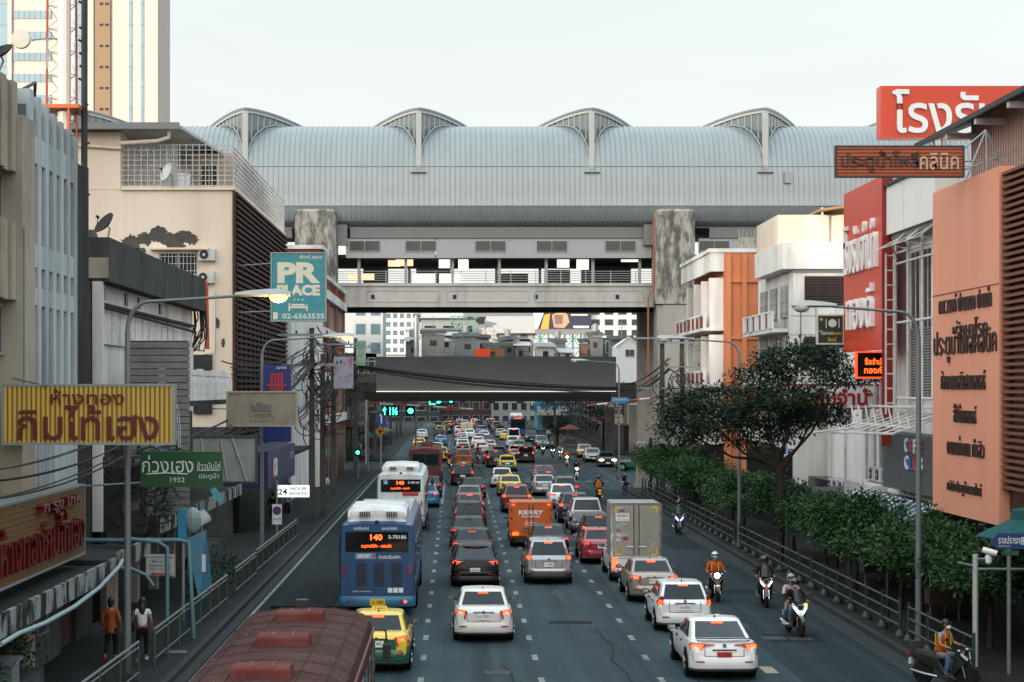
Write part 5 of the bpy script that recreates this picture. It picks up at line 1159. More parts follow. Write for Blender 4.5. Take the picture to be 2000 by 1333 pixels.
def bus(name, label, rear='city', L=12.0, W=2.55, Ht=3.15, code='5-70186', colr=None):
    t = T(name, label, 'bus'); w = W/2; col = colr or M_busblue; cap_r = .12
    def ring(y, e):
        k = 1-.06*(1-min(1, e/.35))**2; top = Ht-.10*(1-min(1, e/.4))**2; zb = .34
        if rear == 'old': pts = [(w*.98*k, zb), (w*k, zb+.3), (w*k, 1.9), (w*.985*k, Ht-.46), (w*.94*k, Ht-.24), (w*.75*k, top-.10), (w*.42*k, top-.03)]
        else: pts = [(w*.97*k, zb), (w*k, zb+.25), (w*k, 1.9), (w*.985*k, Ht-.45), (w*.93*k, Ht-.16), (w*.80*k, top-.04), (w*.4*k, top)]
        return [(x, y, z) for x, z in pts]+[(0, y, top+.01)]+[(-x, y, z) for x, z in pts[::-1]]
    b = MB(); b.loft([ring(y, min(y, L-y)) for y in (0, .06, .18, .4, 1, 3, 6, 9, L-1, L-.4, L-.18, L-.06, L)])
    b.build('body', col, t, smooth=40)
    for sx in (-1, 1):           # side glazing as one strip per side with pillars
        wn_ = MB(); wn_.box(sx*(w*1.0)-.015, sx*(w*1.0)+.015, .55, L-.45, 1.38, 2.30 if rear == 'old' else 2.38); g = wn_.build('side_window', M_glass, t)
        pr = MB()
        n = 9 if rear == 'old' else 7
        for i in range(n): y = .55+(L-1.0)*i/(n-1); pr.box(sx*w-.024, sx*w+.024, y-.05, y+.05, 1.36, 2.40 if rear != 'old' else 2.32)
        if rear == 'old': pr.box(sx*w-.022, sx*w+.022, .55, L-.45, 1.82, 1.86)
        pr.build('window_pillar', M_maroon2 if rear == 'old' else M_trim, g)
        st = MB(); st.box(sx*w-.012, sx*w+.012, .2, L-.2, 1.05, 1.25); st.build('side_stripe', M_cream if rear == 'old' else M_busblue2, t)
        for y in (2.6, L-2.6):
            a = MB(); a.cyl((sx*(w-.10), y, .50), (1, 0, 0), .60, .215, 22); a.build('wheel_arch', M_shadowgap, t)
            q = MB(); q.lathe([(.3, -.14), (.46, -.14), (.49, -.1), (.49, .1), (.46, .14), (.3, .14), (.1, .10)], (sx*(w-.11), y, .49), 22, 'x'); q.build('wheel', M_tyre, t, smooth=40)
        mi = MB(); mi.tube([(sx*(w-.1), L-.1, 2.5), (sx*(w+.22), L+.15, 2.45), (sx*(w+.24), L+.15, 2.2)], .022, 6); mi.cbox((sx*(w+.24), L+.13, 2.0), .17, .07, .32); mi.build('wing_mirror', M_trim, t)
    ws = MB(); ws.box(-w*.9, w*.9, L-.03, L+.025, 1.15, 2.65); ws.build('windshield', M_glass, t)
    ds = MB(); ds.box(-w*.6, w*.6, L-.03, L+.03, 2.72, 2.98); dso = ds.build('destination_board', M_shadowgap, t)
    hp = MB()
    if rear == 'old':           # roof hatches and seams of the old bus
        for y in (2.4, 5.9, 9.3):
            h = MB(); h.loft([[(-.48, y-.34, Ht-.04), (.48, y-.34, Ht-.04), (.48, y+.34, Ht-.04), (-.48, y+.34, Ht-.04)], [(-.46, y-.32, Ht+.13), (.46, y-.32, Ht+.13), (.46, y+.32, Ht+.13), (-.46, y+.32, Ht+.13)], [(-.45, y-.27, Ht+.165), (.45, y-.27, Ht+.165), (.45, y+.27, Ht+.165), (-.45, y+.27, Ht+.165)]])
            ho = h.build('roof_hatch', M_hatch, t)
            s = MB()
            for x in (-.17, .17): s.box(x-.012, x+.012, y-.27, y+.27, Ht+.16, Ht+.178)
            s.build('hatch_seam', M_maroon2, ho)
        h = MB(); h.box(-.25, .0, L-.5, L-.25, Ht-.1, Ht+.16); h.build('roof_beacon', M_trim, t)
        s = MB()
        for x, z in ((-.74*w, Ht-.092), (.74*w, Ht-.092), (-.40*w, Ht-.024), (.40*w, Ht-.024)):
            s.tube([(x, .2, z), (x, L/2, z), (x, L-.3, z)], .016, 6)
        for i in range(11):
            y = .8+i*1.05; s.tube([(x*w, y, z) for x, z in ((-.93, Ht-.235), (-.75, Ht-.097), (-.42, Ht-.027), (0, Ht+.012), (.42, Ht-.027), (.75, Ht-.097), (.93, Ht-.235))], .008, 5)
        s.build('roof_seam', M_maroon, t)
        rs_ = random.Random(8); sc_ = MB()
        for k in range(22): x_, y_ = rs_.choice((rs_.uniform(.55, .9), rs_.uniform(-.85, .9)))*w, rs_.uniform(1, L-1); z_ = Ht+.012-.10*(abs(x_)/w/.75)**2.4*1.0; a_ = rs_.uniform(0, 3); l_ = rs_.uniform(.03, .09); sc_.box(x_-.010, x_+.010, y_-l_, y_+l_, z_, z_+.012)
        sc_.build('bare_scratch', mat('bare chipped paint', (.13, .10, .095), .8), t)
        gt = MB()
        for sx in (-1, 1): gt.tube([(sx*w*.992, .2, Ht-.46), (sx*w*.992, L-.2, Ht-.46)], .03, 6)
        gt.build('rain_gutter', M_maroon2, t)
        rw = MB(); rw.box(-w*.8, w*.8, -.02, .03, 1.5, 2.35); g = rw.build('rear_window', M_glass, t)
        fr = MB(); fr.box(-.03, .03, -.03, .02, 1.5, 2.35); fr.box(-w*.84, w*.84, -.025, .02, 2.35, 2.42); fr.box(-w*.84, w*.84, -.025, .02, 1.43, 1.5); fr.build('window_frame', M_trim, g)
        for sx in (-1, 1):
            l_ = MB(); l_.cbox((sx*.95, -.02, .95), .18, .06, .12); l_.build('tail_light', M_red, t)
        pl = MB(); pl.cbox((0, -.02, .75), .44, .03, .18); pl.build('number_plate', M_plateY, t)
        bp = MB(); bp.box(-w, w, -.1, .05, .38, .58); bp.build('rear_bumper', M_trim, t)
        return t
    # city bus: roof air conditioner, rear panel, engine louvres
    a = MB()
    prof = [(.25, 0.0), (.16, .14), (.22, .30), (.40, .44), (.8, .50), (3.0, .50), (3.5, .40), (3.8, 0)]
    a.loft([[(-.98, y, Ht-.06), (-.98, y, Ht+z*.7), (-.86, y+.02, Ht+z*.95), (0, y+.04, Ht+z+.02), (.86, y+.02, Ht+z*.95), (.98, y, Ht+z*.7), (.98, y, Ht-.06)] for y, z in [(.22, .02), (.18, .16), (.22, .30), (.42, .42), (.9, .47), (3.2, .47), (3.6, .34), (3.8, .05)]])
    ao = a.build('air_conditioner', mat('white fibreglass housing', (0.66, 0.68, 0.67), 0.4, stain=(.3, .3, .29), amount=.5, scale=3), t, smooth=35)
    v = MB()
    for x0 in (-.58, .32):
        for i in range(5): v.box(x0+i*.075, x0+i*.075+.035, .10, .32, Ht+.12, Ht+.29)
    v.build('vent_slot', M_ink, ao)
    rf = MB(); rf.loft([[(-w*.78, y, Ht-.005), (w*.78, y, Ht-.005), (w*.78, y, Ht+.025), (-w*.78, y, Ht+.025)] for y in (3.9, L-.5)]); rf.build('roof_panel', M_busroof, t)
    cm = MB(); cm.ell((0, .05, Ht-.05), .08, .08, .07, 10, 7); cm.build('rear_camera', M_trim, t, smooth=60)
    p = MB(); p.box(-w*.82, w*.82, -.02, .04, 2.12, 2.78); po = p.build('rear_display', mat('black display glass', (.008, .008, .01), .1, spec=.8), t)
    q = MB(); add_text(q, '140', (-.02, -.03, 2.60), UX, NX, w=.40, h=.20, bold=.03)
    add_text(q, 'อนุสาวรีย์ฯ - แสมดำ', (-.02, -.03, 2.30), UX, NX, w=1.0, h=.15, bold=.012); q.build('route_lettering', M_ledred, po)
    q = MB(); add_text(q, code, (.68, -.03, 2.61), UX, NX, w=.60, h=.13, bold=.02); q.build('fleet_lettering', M_lettw, po)
    if code.endswith('6'):
        q = MB(); add_text(q, 'สถานีโทรทัศน์', (-.52, -.012, 2.90), UX, NX, w=.5, h=.11, bold=.01); add_text(q, 'ของคนไทยกีฬา', (.42, -.012, 2.90), UX, NX, w=.52, h=.11, bold=.01)
        add_text(q, 'SPORT', (-.42, -.028, 1.97), UX, NX, w=.44, h=.12, bold=.03); add_text(q, 'ตัวจริงเรื่องกีฬา', (.42, -.028, 1.95), UX, NX, w=.72, h=.13, bold=.012)
        add_text(q, 'ทรูไอดี 7 & ทีสปอร์ต 7', (-.48, -.032, .80), UX, NX, w=.66, h=.07); q.build('advert_lettering', M_lettw, t)
        q = MB(); q.box(-.72, -.04, -.024, .01, 1.87, 2.07); q.build('advert_badge', mat('pale badge', (.16, .25, .34), .4), t)
        q = MB(); add_text(q, '7', (-.10, -.034, 1.97), UX, NX, w=.10, h=.15, bold=.03); q.build('badge_numeral', M_plateR, t)
        q = MB(); q.box(-.88, -.10, -.03, .01, .72, .88); q.build('slogan_strip', mat('dark blue strip', (.015, .05, .12), .4), t)
        q = MB()
        for x in (.44, .62, .80): q.box(x-.075, x+.075, -.03, .01, .76, .92)
        q.build('sticker', M_plate, t)
    else:
        q = MB(); q.box(-.92, -.66, -.03, .01, 2.52, 2.76); qo = q.build('wheelchair_sticker', mat('blue sticker', (.03, .22, .45), .4), t)
        q = MB(); q.cyl((-.79, -.04, 2.60), (0, 1, 0), .055, .01, 12); q.tube([(-.80, -.04, 2.73), (-.80, -.04, 2.63), (-.74, -.04, 2.63), (-.72, -.04, 2.56)], .012, 5); q.build('wheelchair_emblem', M_lettw, qo)
        q = MB(); q.box(.10, .92, -.03, .01, 1.92, 2.10); q.build('red_band', mat('red band', (.4, .03, .03), .4), t)
    lid = MB(); lid.box(-w*.80, w*.80, -.025, .03, .62, 1.84); lo = lid.build('engine_lid', mat('engine lid blue', (.013, .060, .15), .4, stain=(.01, .03, .06), amount=.5) if code.endswith('6') else M_buswhite, t)
    for x in (-.64, -.06, .52):
        lv = MB()
        for i in range(15): lv.box(x-.04, x+.34-.04, -.035, -.02, .98+i*.052, 1.008+i*.052)
        lv.build('louvre', M_ink, lo)
    bp = MB(); bp.loft([[(x, y, .30), (x, y-.05, .40), (x, y-.05, .58), (x, y, .64), (x, y+.3, .64), (x, y+.3, .30)] for x, y in ((-w*1.0, .14), (-w*.9, -.02), (0, -.05), (w*.9, -.02), (w*1.0, .14))]); bp.build('rear_bumper', M_busblue2, t, smooth=50)
    for sx in (-1, 1):
        for dx in (.80, .95):
            c = MB(); c.cyl((sx*dx, -.085, .47), (0, 1, 0), .05, .03, 12); c.build('tail_light', M_brake if (sx > 0 and dx > .9) else M_red, t)
        c = MB(); c.cbox((sx*1.1, -.01, 1.5), .07, .05, .30); c.build('marker_light', M_red, t)
    pl = MB(); pl.cbox((.02, -.12, .45), .50, .02, .22); plo = pl.build('number_plate', M_plateY, t)
    q = MB(); add_text(q, '16-1988', (.02, -.133, .45), UX, NX, w=.40, h=.12, bold=.01); q.build('plate_lettering', M_ink, plo)
    return t
# ------------------------------------------------------------------ box trucks
M_alu = mat('worn aluminium box panel', (0.30, 0.30, 0.27), 0.42, 0.35, var=0.10, stain=(.15, .15, .13), amount=0.5, scale=2, streak=3)
M_kerry = mat('orange truck box paint', (0.50, 0.095, 0.010), 0.4, var=.06, stain=(.2, .05, .01), amount=.35, scale=2, streak=4)
M_yrefl = mat('yellow reflective tape', (0.70, 0.40, 0.02), 0.4)
def box_truck(kind):
    if kind == 'alu':
        t = car('pickup', True, label='white pickup with a tall aluminium box body carrying stickers on its doors', open_bed=False); t.name = 'box_truck'; t['category'] = 'truck'
        x, y0, y1, z0, z1, m = .96, -.05, 2.2, 1.0, 3.12, M_alu
    else:
        t = car('pickup', True, label='orange parcel delivery truck with white lettering on its box doors', open_bed=False); t.name = 'box_truck'; t['category'] = 'truck'
        x, y0, y1, z0, z1, m = .98, -.12, 2.3, .52, 2.18, M_kerry
        override(t, {'body': M_kerry, 'bumper_cover': M_trim})
    b = MB(); b.loft([[(-x, y, z0), (x, y, z0), (x, y, z1-.06), (x-.06, y, z1), (-x+.06, y, z1), (-x, y, z1-.06)] for y in (y0, y1)]); bo = b.build('box_body', m, t)
    if kind == 'alu':
        s = MB(); s.box(-.94, .94, .0, 1.6, .70, 1.0); s.build('bed_side', M_white, t)
        tg = MB(); tg.box(-.72, .72, -.04, .04, .62, .98); tg.build('tailgate', M_white, t)
    for sx in (-1, 1):
        d = MB(); d.box(min(sx*.03, sx*(x-.07)), max(sx*.03, sx*(x-.07)), y0-.03, y0+.01, z0+.06, z1-.10); do = d.build('rear_door', m, t)
        hb = MB(); hb.tube([(sx*.10, y0-.05, z0+.04), (sx*.10, y0-.05, z1-.08)], .018, 6); hb.tube([(sx*.10, y0-.06, z0+.42), (sx*.38, y0-.06, z0+.42)], .016, 6)
        for z in (z0+.3, z0+.9, z1-.35): hb.cbox((sx*(x-.05), y0-.03, z), .07, .04, .10)
        hb.build('lock_bar', M_chrome if kind == 'alu' else M_trim, do)
    fr = MB(); fr.box(-x-.01, x+.01, y0-.02, y0+.04, z1-.07, z1-.005); fr.box(-x-.01, x+.01, y0-.02, y0+.04, z0-.01, z0+.05)
    for sx in (-1, 1): fr.box(sx*x-.035, sx*x+.035, y0-.02, y0+.04, z0+.05, z1-.07)
    fr.build('door_frame', M_chrome if kind == 'alu' else m, bo)
    yy = y0-.035
    if kind == 'alu':
        for sx in (-1, 1):
            for zz, dz in ((z0+.09, 1), (z1-.14, -1)):
                tp = MB(); tp.box(min(sx*.82, sx*.56), max(sx*.82, sx*.56), yy-.004, yy, min(zz, zz+dz*.07), max(zz, zz+dz*.07)); tp.box(sx*.79-.03, sx*.79+.03, yy-.004, yy, min(zz+dz*.07, zz+dz*.24), max(zz+dz*.07, zz+dz*.24)); tp.build('reflective_tape', M_yrefl, bo)
            tp = MB(); tp.tube([(sx*.78, yy, z0+.62), (sx*.44, yy, z0+.24)], .014, 4); tp.build('reflective_tape', M_yrefl, bo)
        s = MB(); s.box(-.80, -.28, yy-.005, yy, 2.42, 2.72); so = s.build('name_sticker', M_plate, bo)
        q = MB(); add_text(q, 'ศุภธร', (-.54, yy-.008, 2.60), UX, NX, w=.42, h=.17, bold=.02); add_text(q, '087 702 8560', (-.54, yy-.008, 2.47), UX, NX, w=.42, h=.05, bold=.01); q.build('sticker_lettering', mat('dark red ink', (.35, .02, .03), .5), so)
        for (xx, zz, ww, hh, c) in ((-.55, 2.82, .2, .08, (.12, .03, .2)), (-.70, 2.26, .17, .10, (.2, .4, .5)), (-.48, 2.30, .2, .08, (.45, .38, .04)), (-.70, 2.06, .18, .07, (.4, .03, .03)), (-.66, 1.88, .24, .13, (.5, .5, .48)), (-.42, 1.90, .2, .12, (.35, .37, .36)), (-.70, 1.70, .17, .12, (.5, .55, .6)), (-.42, 1.74, .2, .13, (.28, .03, .02))):
            s = MB(); s.box(xx-ww/2, xx+ww/2, yy-.005, yy, zz-hh/2, zz+hh/2); s.build('small_sticker', mat('sticker %.2f %.2f' % (xx, zz), c, .5, var=.7, scale=14), bo)
        for sx in (-1, 1):
            l_ = MB(); l_.box(sx*.86-.07, sx*.86+.07, -.07, .06, .62, 1.0); l_.build('tail_light', M_brake if sx < 0 else M_red, t)
        c = MB(); c.box(-.2, .2, -.075, .0, .985, 1.03); c.build('high_brake_light', M_brake, t)
    else:
        q = MB(); add_text(q, 'KERRY', (0, yy-.008, 1.70), UX, NX, w=1.18, h=.20, bold=.035); add_text(q, 'EXPRESS', (0, yy-.008, 1.50), UX, NX, w=.86, h=.085, bold=.02)
        q.build('box_lettering', M_lettw, bo); q = MB(); add_text(q, 'ส่งด่วน', (-.02, yy-.008, 1.20), UX, NX, w=.55, h=.30, bold=.01); q.build('slogan_lettering', M_lettw, bo)
        for sx in (-1, 1):
            c = MB(); c.cbox((sx*.84, yy-.01, 2.06), .12, .03, .06); c.build('marker_light', M_brake, t)
            l_ = MB(); l_.box(sx*.74-.14, sx*.74+.14, y0-.06, y0, .62, .76); l_.build('tail_light', M_brake, t)
        b_ = MB(); b_.box(-.95, .95, y0-.02, y0+.1, .50, .58); b_.build('step_bumper', mat('yellow step', (.5, .3, .02), .5), t)
    return t
# ------------------------------------------------------------------ motorcycles and bicycle
M_mred = paint('scooter red', (.25, .02, .02)); M_mblue = paint('scooter blue', (.02, .12, .40)); M_mwhite = paint('scooter white', (.6, .62, .62)); M_mblack = paint('scooter black', (.012, .012, .013))
def motorbike(label, style='scooter', on=True, rear_lit=False, big=False, amber=False, round_lamp=False):
    """front wheel at +Y; the rider sits at y = -0.1"""
    t = T('motorbike', label, 'motorbike'); s = 1.0
    for y, nm in ((.66, 'front'), (-.62, 'rear')):
        wv = MB(); wv.lathe([(.19, -.05), (.27, -.055), (.30, -.02), (.30, .02), (.27, .055), (.19, .05)], (0, y, .30), 22, 'x'); wo = wv.build('wheel', M_tyre, t, smooth=40)
        rm = MB(); rm.lathe([(.03, -.05), (.03, .05)], (0, y, .30), 10, 'x')
        for k in range(6): a = k*pi/3; rm.tube([(0, y, .30), (0, y+cos(a)*.20, .30+sin(a)*.20)], .013, 5)
        rm.build('rim', M_rim, wo)
    b = MB(); b.loft([[(-wd, y, z0), (wd, y, z0), (wd*1.08, y, (z0+z1)/2), (wd*.85, y, z1), (-wd*.85, y, z1), (-wd*1.08, y, (z0+z1)/2)] for y, wd, z0, z1 in
        ((-.98, .04, .72, .78), (-.85, .09, .64, .80), (-.5, .13, .54, .76), (-.1, .14, .40, .72), (.08, .15, .28, .42), (.30, .16, .28, .40), (.36, .18, .34, .80), (.46, .20, .44, .98), (.55, .16, .55, 1.0), (.64, .08, .66, .95))])
    b.build('body', M_mblack, t, smooth=45)
    fr = MB(); fr.poly([(-.04, .66, .60), (.04, .66, .60), (.25, .50, .92), (.22, .47, 1.02), (.07, .60, .80), (-.07, .60, .80), (-.22, .47, 1.02), (-.25, .50, .92)], (0, .9, .3), .05); fr.build('front_fairing', M_mred, t)
    st = MB(); st.loft([[(-wd, y, z), (wd, y, z), (wd*.8, y, z+.09), (-wd*.8, y, z+.09)] for y, wd, z in ((-.80, .09, .80), (-.5, .14, .76), (-.15, .13, .72), (.05, .09, .71))]); st.build('seat', M_trim, t, smooth=40)
    fd = MB()
    fd.loft([[(-.06, .66+cos(a)*.34, .30+sin(a)*.34), (.06, .66+cos(a)*.34, .30+sin(a)*.34), (.06, .66+cos(a)*.32, .30+sin(a)*.32), (-.06, .66+cos(a)*.32, .30+sin(a)*.32)] for a in [R(20+i*16) for i in range(9)]]); fd.build('mudguard', M_mblack, t)
    fk = MB()
    for sx in (-1, 1): fk.tube([(sx*.09, .66, .30), (sx*.09, .50, .85)], .025, 6)
    fk.build('fork', M_chrome, t)
    hb = MB(); hb.tube([(-.36, .28, 1.03), (-.2, .36, 1.06), (0, .42, 1.04), (.2, .36, 1.06), (.36, .28, 1.03)], .018, 6); ho = hb.build('handlebar', M_trim, t)
    if round_lamp:
        hl = MB(); hl.ell((0, .62, .93), .10, .07, .10, 14, 9); hl.build('headlight', M_headon if on else M_clear, t, smooth=60)
    for sx in (-1, 1):
        mr = MB(); mr.tube([(sx*.24, .36, 1.06), (sx*.38, .34, 1.22)], .009, 5); mr.ell((sx*.41, .33, 1.26), .075, .02, .05, 10, 6); mr.build('mirror', M_trim, ho)
        if not round_lamp: hl = MB(); hl.poly([(sx*.05, .70, .76), (sx*.09, .69, .73), (sx*.20, .60, .86), (sx*.19, .59, .92)], (0, .9, .3), .03); hl.build('headlight', M_led if on else M_clear, t)
        ind = MB(); ind.ell((sx*.19, .53, .98), .04, .05, .03, 8, 6); ind.build('indicator_light', M_clear if not (amber and sx < 0) else mat('lit amber indicator', (1, .35, .03), emit=8), t, smooth=60)
    if big:
        ws = MB(); ws.loft([[(-.13, .50, 1.05), (0, .56, 1.05), (.13, .50, 1.05)], [(-.15, .40, 1.25), (0, .45, 1.25), (.15, .40, 1.25)], [(-.10, .32, 1.42), (0, .36, 1.44), (.10, .32, 1.42)]], closed=False, cap=False); ws.build('windscreen', mat('smoked windscreen', (.02, .025, .03), .08, alpha=.75), t, smooth=60)
    tl = MB(); tl.cbox((0, -.98, .76), .16, .06, .07); tl.build('tail_light', M_brake if rear_lit else M_red, t)
    pl = MB(); pl.cbox((0, -.97, .56), .20, .02, .16); pl.build('number_plate', M_plate if not rear_lit else M_plateY, t)
    ex = MB(); ex.tube([(.14, -.1, .26), (.17, -.5, .30), (.18, -.85, .36)], .045, 8); ex.build('exhaust', M_chrome, t, smooth=40)
    ft = MB(); ft.box(-.26, .26, .05, .30, .26, .30); ft.build('footboard', M_trim, t)
    return t
def bicycle(label):
    t = T('bicycle', label, 'bicycle')
    for y in (.52, -.52):
        w_ = MB(); n = 24; w_.loft([[(r*.0+dx, y+cos(2*pi*i/n)*rr, .33+sin(2*pi*i/n)*rr) for dx, rr in ((-.02, .33), (.02, .33), (.02, .29), (-.02, .29))] for i in range(n+1) for r in (1,)], cap=False); wo = w_.build('wheel', M_tyre, t)
        sp = MB()
        for k in range(8): a = k*pi/4; sp.tube([(0, y, .33), (0, y+cos(a)*.3, .33+sin(a)*.3)], .005, 4)
        sp.build('spoke', M_rim, wo)
    f = MB()
    for a, b in (((0, -.52, .33), (0, -.05, .30)), ((0, -.05, .30), (0, .38, .62)), ((0, -.05, .30), (0, -.2, .80)), ((0, -.2, .72), (0, .36, .72)), ((0, -.52, .33), (0, -.18, .70)), ((0, .52, .33), (0, .34, .92))): f.tube([a, b], .022, 6)
    f.build('frame', M_mblue, t)
    h = MB(); h.tube([(-.28, .22, 1.0), (-.1, .34, .96), (.1, .34, .96), (.28, .22, 1.0)], .015, 6); h.build('handlebar', M_chrome, t)
    s = MB(); s.ell((0, -.2, .83), .09, .14, .045, 10, 6); s.build('saddle', M_trim, t, smooth=60)
    k = MB(); k.loft([[(-.16, .46, .72), (.16, .46, .72), (.16, .72, .72), (-.16, .72, .72)], [(-.19, .44, .96), (.19, .44, .96), (.19, .76, .96), (-.19, .76, .96)]]); k.build('basket', M_trim, t)
    return t
# ------------------------------------------------------------------ people
M_skin = mat('skin', (.28, .15, .09), .5, var=.08); M_hair = mat('black hair', (.008, .007, .006), .5)
M_mask = mat('white face mask', (.55, .62, .62), .7); M_helmb = paint('black helmet', (.012, .012, .014)); M_helmw = paint('white helmet', (.62, .62, .6)); M_helmg = paint('grey helmet', (.2, .21, .22))
def cloth(n, c): return mat(n, c, .85, var=.25, scale=9, bump=.5)
M_jeans = cloth('blue jeans', (.06, .13, .20)); M_blackc = cloth('black cloth', (.010, .011, .012)); M_orangev = cloth('orange rider vest', (.42, .085, .012)); M_whitec = cloth('white cotton', (.62, .64, .66))
M_greyc = cloth('grey cloth', (.22, .25, .27)); M_brownc = mat('orange batik cloth', (.30, .075, .018), .85, var=.6, scale=14, bump=.4); M_shoe = mat('pale shoe', (.45, .42, .40), .6); M_shoeb = mat('dark shoe', (.03, .03, .03), .6)
M_visor = mat('dark visor', (.01, .01, .012), .06, spec=.9); M_pinkc = cloth('pale pink cloth', (.48, .36, .36)); M_navyc = cloth('navy cloth', (.015, .03, .06)); M_greenc = cloth('dark green cloth', (.02, .06, .04))
def skin_mesh(nodes, edges, root, sub=1):
    names = list(nodes); idx = {n: i for i, n in enumerate(names)}
    me = bpy.data.meshes.new('sk'); me.from_pydata([nodes[n][0] for n in names], [(idx[a], idx[b]) for a, b in edges], [])
    o = bpy.data.objects.new('sk', me); COL.objects.link(o); o.modifiers.new('s', 'SKIN')
    for n in names:
        sv = me.skin_vertices[0].data[idx[n]]; r = nodes[n][1]; sv.radius = (r, r) if not isinstance(r, tuple) else r; sv.use_root = (n == root)
    md = o.modifiers.new('u', 'SUBSURF'); md.levels = sub; md.render_levels = sub
    dg = bpy.context.evaluated_depsgraph_get(); out = bpy.data.meshes.new_from_object(o.evaluated_get(dg))
    bpy.data.objects.remove(o); bpy.data.meshes.remove(me); out.shade_smooth(); return out
def link_mesh(me, name, m, parent):
    me.name = name; me.materials.clear(); me.materials.append(m); o = bpy.data.objects.new(name, me); COL.objects.link(o); o.parent = parent; return o
POSES = {
 'ride': dict(hip=(0, -.12, .86), chest=(0, -.02, 1.22), neck=(0, .03, 1.42), head=(0, .07, 1.56), knee=(.20, .26, .80), ankle=(.19, .16, .36), toe=(.20, .33, .32), sh=(.19, 0, 1.36), elb=(.30, .08, 1.10), wri=(.30, .24, 1.06), hand=(.31, .31, 1.055)),
 'pillion': dict(hip=(0, -.48, .92), chest=(0, -.42, 1.30), neck=(0, -.38, 1.52), head=(0, -.35, 1.66), knee=(.25, -.08, .80), ankle=(.26, -.22, .40), toe=(.29, -.05, .35), sh=(.18, -.40, 1.45), elb=(.27, -.26, 1.22), wri=(.20, -.08, 1.12), hand=(.16, -.02, 1.12)),
 'walk': dict(hip=(0, 0, .90), chest=(0, .0, 1.22), neck=(0, .01, 1.42), head=(0, .04, 1.56), knee=(.10, .12, .50), ankle=(.10, .06, .09), toe=(.11, .22, .04), knee2=(-.10, .02, .49), ankle2=(-.10, -.24, .14), toe2=(-.11, -.14, .04), sh=(.17, 0, 1.36), elb=(.24, -.03, 1.10), wri=(.25, .08, .88), hand=(.25, .11, .80)),
 'stand': dict(hip=(0, 0, .90), chest=(0, .0, 1.22), neck=(0, .01, 1.42), head=(0, .03, 1.57), knee=(.10, .02, .50), ankle=(.11, 0, .09), toe=(.13, .16, .04), sh=(.17, 0, 1.36), elb=(.24, 0, 1.10), wri=(.25, .06, .88), hand=(.25, .09, .80)),
 'cycle': dict(hip=(0, -.2, .92), chest=(0, -.08, 1.24), neck=(0, -.02, 1.45), head=(0, .02, 1.59), knee=(.13, .14, .70), ankle=(.13, .0, .34), toe=(.13, .14, .30), knee2=(-.13, .10, .60), ankle2=(-.13, -.06, .22), toe2=(-.13, .08, .18), sh=(.17, -.05, 1.38), elb=(.27, .05, 1.16), wri=(.27, .18, 1.04), hand=(.27, .24, 1.02)),
}
